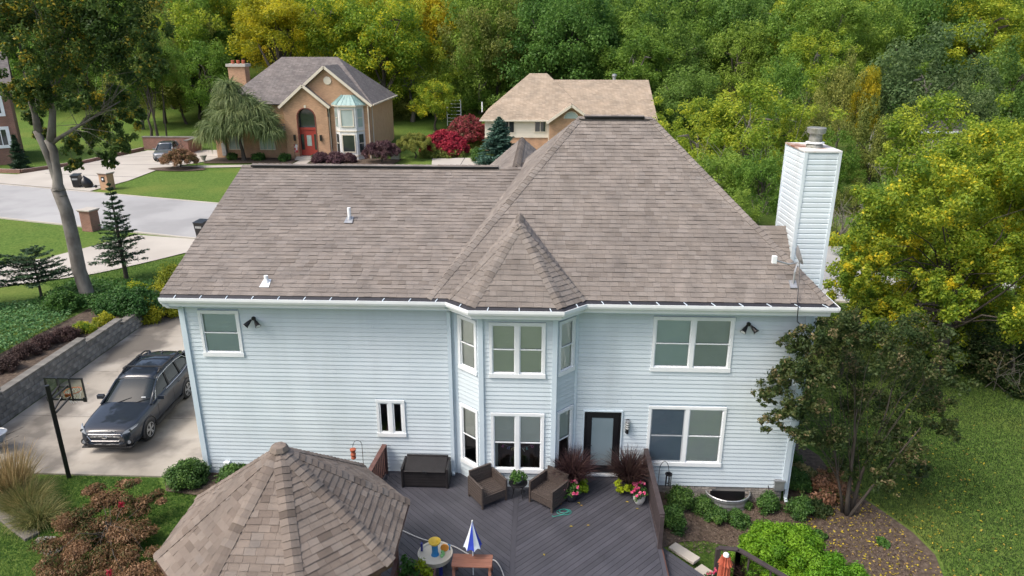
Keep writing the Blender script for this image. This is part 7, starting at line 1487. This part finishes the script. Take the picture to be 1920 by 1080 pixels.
# bright arborvitae
for k, (px, py, a, h, lab) in enumerate(((1470, 1085, 1.35, 1.5, 'large bright green globe arborvitae behind the handrail'), (1555, 1130, 1.15, 1.15, 'bright green arborvitae lobe beside the mulch bed'))):
    p = onz(px, py, -.75); t = thing('arborvitae', lab, 'shrub', (p.x, p.y, H(p.x, p.y))); rg = np.random.default_rng(120 + k); cl = mound(120 + k, 170, a * .92, h * .92, .17, .05); c, n, s, v = clump_leaves(rg, cl, 2600, .075, .4, shell=.45)
    mesh_obj('foliage', leaf_mesh('foliage', c, n, s, v, G['arbor'], .35, rg=rg), t); MB().tube([(0, 0, 0), (0, 0, h * .6)], .05, 8).build('stem', M['bark_dark'], t)
# bank above the retaining wall
for k, (px, py) in enumerate(((12, 688), (45, 660), (82, 640), (122, 622))): p = onz(px, py, .85); shrub('barberry', 'dark purple barberry mound on top of the retaining wall', p.x, p.y, .55, .5, G['barberry'], 130 + k, 1500, .05, 36, .15, 'barberries along the wall')
for k, (px, py, m, lab) in enumerate(((155, 610, 'turning', 'small yellow green shrub behind the barberries'), (193, 592, 'gold', 'small golden shrub beside the retaining wall end'))): p = onz(px, py, .8); shrub('small_shrub', lab, p.x, p.y, .45, .5, G[m], 140 + k, 1300, .06, 30, .15)
p = onz(238, 580, .5); shrub('spreading_yew', 'wide dark green spreading yew beside the oak trunk', p.x, p.y + .3, 1.6, 1.0, G['box'], 145, 1100, .10, 60, .13, ry=1.1); shrub('small_shrub', 'orange tinged shrub above the spreading yew', p.x - .5, p.y + 1.6, .9, .9, G['turning'], 146, 900, .09, 40, .14)
p = onz(300, 590, -.1); shrub('golden_cypress', 'bright golden cypress against the house corner', p.x, p.y - .2, .95, 1.1, G['gold'], 147, 1400, .08, 50, .14); shrub('golden_cypress', 'tall golden cypress behind the roof corner', p.x + .1, p.y + 1.6, .9, 2.0, G['gold'], 148, 1200, .08, 60, .12)
p = onz(120, 580, .6); shrub('wild_shrub', 'loose green shrub at the foot of the oak', p.x, p.y, .8, .9, G['grass'], 149, 700, .09, 36, .15)
# far garden
shrub('red_burning_bush', 'bright red burning bush nearest the pale driveway', -10.6, 60.2, 2.9, 2.6, G['red'], 150, 900, .2, 200, .07); shrub('burning_bush_hedge', 'long dull red hedge behind the bright red bush', -9.0, 68.5, 2.6, 3.0, G['reddull'], 151, 800, .2, 260, .065, ry=6.0)
shrub('dark_shrub', 'dark green shrub between red hedge and blue spruce', -6.6, 56.2, .9, 1.3, G['box'], 153, 500, .16, 40, .13)
def mushroom(name, lab, x, y, r_, h, m, seed, zc):
    t = thing(name, lab, 'tree', (x, y, 0)); rg = np.random.default_rng(seed); cl = mound(seed, 130, r_, h, .24, zc); c, n, s, v = clump_leaves(rg, cl, 700, .14, .3); mesh_obj('crown', leaf_mesh('crown', c, n, s, v, m, .4, rg=rg), t); mb = MB(); limb_paths(rg, (0, 0, 0), (0, 0, zc + h * .5), [c_[0] for c_ in cl[:9]], .10, mb); mb.build('trunk', M['bark_dark'], t)
mushroom('lace_maple', 'rust coloured dome maple beside the silver crossover', -35.4, 50.6, 1.7, 1.25, G['rust'], 160, .45); mushroom('lace_maple', 'dark purple dome maple at the brick house corner', -16.3, 54.6, 1.9, 1.6, G['purple'], 161, .55); mushroom('dogwood', 'small pale green dogwood beside the red bush', -13.4, 57.4, 2.0, 1.7, G['olive'], 162, .9)
for k, (x, r_, lab) in enumerate(((-22.6, 1.0, 'purple leaved shrub in front of the entry bay'), (-21.0, 1.2, 'purple leaved shrub below the copper topped bay'), (-19.6, .7, 'purple leaved shrub at the end of the front bed'))): shrub('purple_shrub', lab, x, 54.5, r_, 1.1, G['purple'], 165 + k, 800, .13, 70, .10)
for k, (x, y, r_, lab) in enumerate(((-26.6, 55.2, .75, 'round green shrub left of the entry steps'), (-23.2, 55.3, .65, 'round green shrub right of the entry steps'), (-29.6, 55.7, .8, 'light green plants under the garage window'), (-32.4, 55.9, .6, 'low green plants beside the weeping tree'))): shrub('front_shrub', lab, x, y, r_, .8, G['box' if k < 2 else 'grass'], 170 + k, 420, .16, 26, .15)
# weeping tree
wp = thing('weeping_tree', 'weeping grey green tree in front of the brick garage', 'tree', (-30.9, 55.2, 0)); rg = np.random.default_rng(180); n = 5200
n = 9000; BG = np.array([(-.7, 0, 7.6, .45), (-.6, -.2, 6.6, .8), (.5, .1, 6.3, .8), (-1.5, 0, 5.3, .9), (1.6, .1, 5.6, 1.0), (-2.4, .1, 4.0, .9), (2.4, 0, 4.5, .9), (0, -1.2, 5.2, 1.0), (-1.1, -1.3, 3.9, 1.0), (1.3, -1.3, 4.2, 1.0), (-3.0, -.3, 3.0, .8), (3.1, -.4, 3.3, .8), (0, 1.4, 5.2, 1.2)]); bi = rg.integers(0, len(BG), n)
th = rg.uniform(0, 6.283, n); k = rg.random(n) ** .5; rr_ = BG[bi, 3] * k; bx_ = np.stack([BG[bi, 0] + rr_ * np.cos(th), BG[bi, 1] + rr_ * np.sin(th), BG[bi, 2] - .55 * BG[bi, 3] * k ** 2 + rg.normal(size=n) * .1], 1)
mesh_obj('crown', strips('crown', rg, bx_, np.stack([np.cos(th) * .5, np.sin(th) * .5, np.full(n, .05)], 1) + rg.normal(size=(n, 3)) * .25, rg.uniform(.7, 2.3, n), .085, 3.2, G['weep'], np.clip(.5 + .18 * np.sin(bi * 2.1) + .22 * rg.normal(size=n), 0, 1), seg=5), wp)
mb = MB(); limb_paths(rg, (0, 0, 0), (-.2, 0, 6.0), [tuple(bx_[i]) for i in range(14)], .2, mb); mb.build('trunk', M['bark_dark'], wp)
# thin trunks on the far lawn
for k, (px, py, lean) in enumerate(((283, 258, -.6), (296, 258, .2), (312, 256, -.5), (352, 240, 1.4))):
    p = onz(px, py, .6); t = thing('lawn_sapling', ['dark trunk of a twin stemmed tree behind the low brick wall', 'second dark trunk of the twin stemmed tree behind the low brick wall', 'thin dark sapling beside the twin stemmed tree', 'leaning dark trunk on the far lawn slope'][k], 'tree', (p.x, p.y, H(p.x, p.y))); mb = MB(); rg = np.random.default_rng(190 + k); limb_paths(rg, (0, 0, -.2), (lean * -1.2, 0, 7.5), [(rg.uniform(-2, 2), rg.uniform(-1, 1), rg.uniform(5, 9)) for _ in range(6)], .17 if k != 2 else .1, mb); mb.build('trunk', M['bark_dark'], t)
    mesh_obj('crown', UC['olive' if k % 2 else 'mid'], t, (lean * -1.2, 0, 8.5), (2.8, 2.4, 2.6))
# ------------------------------------------------------------------ foreground left
jb = onz(205, 1045, -.4); jm = thing('lace_leaf_maple', 'rusty red lace leaf maple spilling beside the gazebo', 'tree', (jb.x, jb.y, H(jb.x, jb.y))); rg = np.random.default_rng(200); cl = []
for px, py, r_ in ((205, 935, 26), (250, 950, 24), (165, 955, 26), (290, 930, 14), (130, 980, 26), (185, 985, 32), (235, 990, 30), (275, 985, 22), (110, 1020, 24), (155, 1025, 32), (210, 1035, 34), (255, 1040, 28), (95, 1060, 22), (135, 1070, 30), (190, 1080, 32), (240, 1085, 28), (285, 1070, 20), (240, 905, 16), (175, 920, 18)):
    zz = .15 + (1080 - py) / 170 * .9; c = onz(px, py, zz * .55); kk = depth(c) / FPX
    for _ in range(5): d = rg.normal(size=3) * r_ * kk * .55; cl.append((np.array(c) - np.array(jm.location) + d * np.array([1, 1, .45]), r_ * kk * rg.uniform(.5, .8)))
LIMB[0] = .3
c, n, s, v = clump_leaves(rg, cl, 1700, .085, .3, flat=.5, jit=.6); mesh_obj('crown', leaf_mesh('crown', c, n, s, v, G['rust'], .3, np.array([0, 0, -1.0]) + c * .25 + rg.normal(size=c.shape) * .5, rg), jm)
mb = MB(); limb_paths(rg, (0, 0, -.05), (.1, .1, .8), [q_[0] for q_ in cl[::6]], .07, mb); mb.build('trunk', M['bark_dark'], jm); LIMB[0] = .5
foliage('red_leaves', jm, 203, [(np.array(onz(px, py, .75)) - np.array(jm.location), .09) for px, py in ((228, 945), (205, 1076))], 500, .08, leafmat('leaf_scarlet', [(0.35, .02, .03), (.5, .05, .06)]), .3, .4)
for k, (px, py, L, lab) in enumerate(((25, 935, 1.35, 'tall tan ornamental grass at the pad corner'), (52, 960, 1.0, 'green and tan ornamental grass beside the timber edging'), (75, 985, .8, 'low arching ornamental grass at the timber end'))):
    p = onz(px, py, -.25); t = thing('ornamental_grass', lab, 'grass clump', (p.x, p.y, H(p.x, p.y)), 0, 'ornamental grasses by the pad'); blades('blades', t, 210 + k, 1500, L, .013, G['tan' if k == 0 else 'tangreen'], .5 + .25 * k, .32, 1.0 + .5 * k)
    if k == 0: blades('seed_heads', t, 215, 260, 1.6, .03, G['tan'], .4, .3, .7)
shrub('spreading_juniper', 'olive green skirt of shrubs below the bright red bush', -10.8, 58.6, 2.6, .9, G['olive'], 155, 500, .2, 60, .12, ry=1.3)
# ground cover, grass blades, fallen leaves (uncountable)
def scatter(name, poly, n, seed, m, size, zoff, nrm_j=.5, aspect=.6, dens=None):
    rg = np.random.default_rng(seed); xs_, ys_ = [p[0] for p in poly], [p[1] for p in poly]; out = []
    P = np.array(poly); 
    X = rg.uniform(min(xs_), max(xs_), n * 3); Y = rg.uniform(min(ys_), max(ys_), n * 3); ins = np.zeros(len(X), bool); j = len(P) - 1
    for i in range(len(P)):
        c = ((P[i, 1] > Y) != (P[j, 1] > Y)) & (X < (P[j, 0] - P[i, 0]) * (Y - P[i, 1]) / (P[j, 1] - P[i, 1] + 1e-12) + P[i, 0]); ins ^= c; j = i
    X, Y = X[ins][:n], Y[ins][:n]
    if dens is not None: k = rg.random(len(X)) < np.array([dens(x, y) for x, y in zip(X, Y)]); X, Y = X[k], Y[k]
    Z = np.array([H(x, y) for x, y in zip(X, Y)]) + zoff * (.3 + .7 * rg.random(len(X))); C_ = np.stack([X, Y, Z], 1)
    return stuff(mesh_obj(name, leaf_mesh(name, C_, np.array([0, 0, 1.0]) + nrm_j * rg.normal(size=C_.shape), size * (.6 + .8 * rg.random(len(X))), rg.random(len(X)), m, aspect, rg=rg)))
def grass(name, poly, n, seed, L=.06, w_=.007, m=None):
    rg = np.random.default_rng(seed); P = np.array(poly); X = rg.uniform(P[:, 0].min(), P[:, 0].max(), n * 3); Y = rg.uniform(P[:, 1].min(), P[:, 1].max(), n * 3); ins = np.zeros(len(X), bool); j = len(P) - 1
    for i in range(len(P)):
        c = ((P[i, 1] > Y) != (P[j, 1] > Y)) & (X < (P[j, 0] - P[i, 0]) * (Y - P[i, 1]) / (P[j, 1] - P[i, 1] + 1e-12) + P[i, 0]); ins ^= c; j = i
    X, Y = X[ins][:n], Y[ins][:n]; B = np.stack([X, Y, np.array([H(x, y) for x, y in zip(X, Y)])], 1); d = np.array([0, 0, 1.0]) + rg.normal(size=B.shape) * .5
    pv = np.clip(.5 + .28 * np.sin(X * 1.3 + Y * .7) * np.sin(Y * 1.1 - X * .4) + .22 * rg.normal(size=len(X)), 0, 1)
    return stuff(mesh_obj(name, strips(name, rg, B, d, L * rg.uniform(.6, 1.3, len(X)), w_, .5, m or G['grass'], pv, seg=1)))
scatter('ground_cover', [(-27, 3), (-20.3, 3), (-20.3, 9.5), (-21.0, 12), (-23, 12), (-27, 9)], 15000, 220, G['cover'], .11, .25); scatter('bank_weeds', [(-23, 11), (-19, 11), (-19, 16), (-24, 16)], 6000, 221, G['grass'], .12, .3)
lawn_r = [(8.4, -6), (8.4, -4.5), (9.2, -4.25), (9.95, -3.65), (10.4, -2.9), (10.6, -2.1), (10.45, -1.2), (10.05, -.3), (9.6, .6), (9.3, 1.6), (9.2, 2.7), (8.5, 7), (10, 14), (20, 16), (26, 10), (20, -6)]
grass('grass_blades', lawn_r, 230000, 230, .07, .016, G['shade_tinted_grass']); grass('grass_blades', [(-16.3, -5), (-9.2, -5), (-9.0, -1.2), (-10.7, -1.1), (-11.2, -.4), (-16.2, -.4)], 70000, 231, .06, .010); grass('grass_blades', [(3.3, -2.7), (4.6, -1.9), (5.6, -2.3), (6.1, -4.2), (4.6, -5)], 14000, 232); grass('grass_blades', [(-26, 16), (-20, 11), (-17.5, 13), (-16, 20), (-20, 22.5)], 30000, 233, .09, .012)
fd = lambda x, y: max(.03, 1 - abs((x - 11.8) / 4.2)) * max(.08, 1 - max(0, y - 2) / 9) * (.35 + .65 * max(0, math.sin(x * 1.7 + .8 * math.sin(y * 1.3)) * math.sin(y * 1.5 + x * .6)) ** .5)
scatter('fallen_leaves', lawn_r, 9000, 234, G['fallen'], .075, .05, .35, .6, fd); scatter('fallen_leaves', [(6.4, -4), (10.4, -3), (9.8, .5), (8, .5)], 700, 235, G['fallen'], .07, .06, .35); scatter('fallen_leaves', [(-17.8, 0), (-17.0, 0), (-16.6, 12.4), (-17.8, 12.4)], 90, 236, G['fallen'], .09, .14, .2)
scatter('mulch_chips', [(3.3, 0), (7.3, 0), (9.5, .4), (10.3, -2.2), (8.2, -4.3), (6.2, -4.1), (5.6, -2.3), (3.3, -2.5)], 9000, 237, leafmat('wood_chip', [(.04, .026, .02), (.10, .07, .055), (.19, .15, .12)], 0.0), .055, .05, .5, .35)
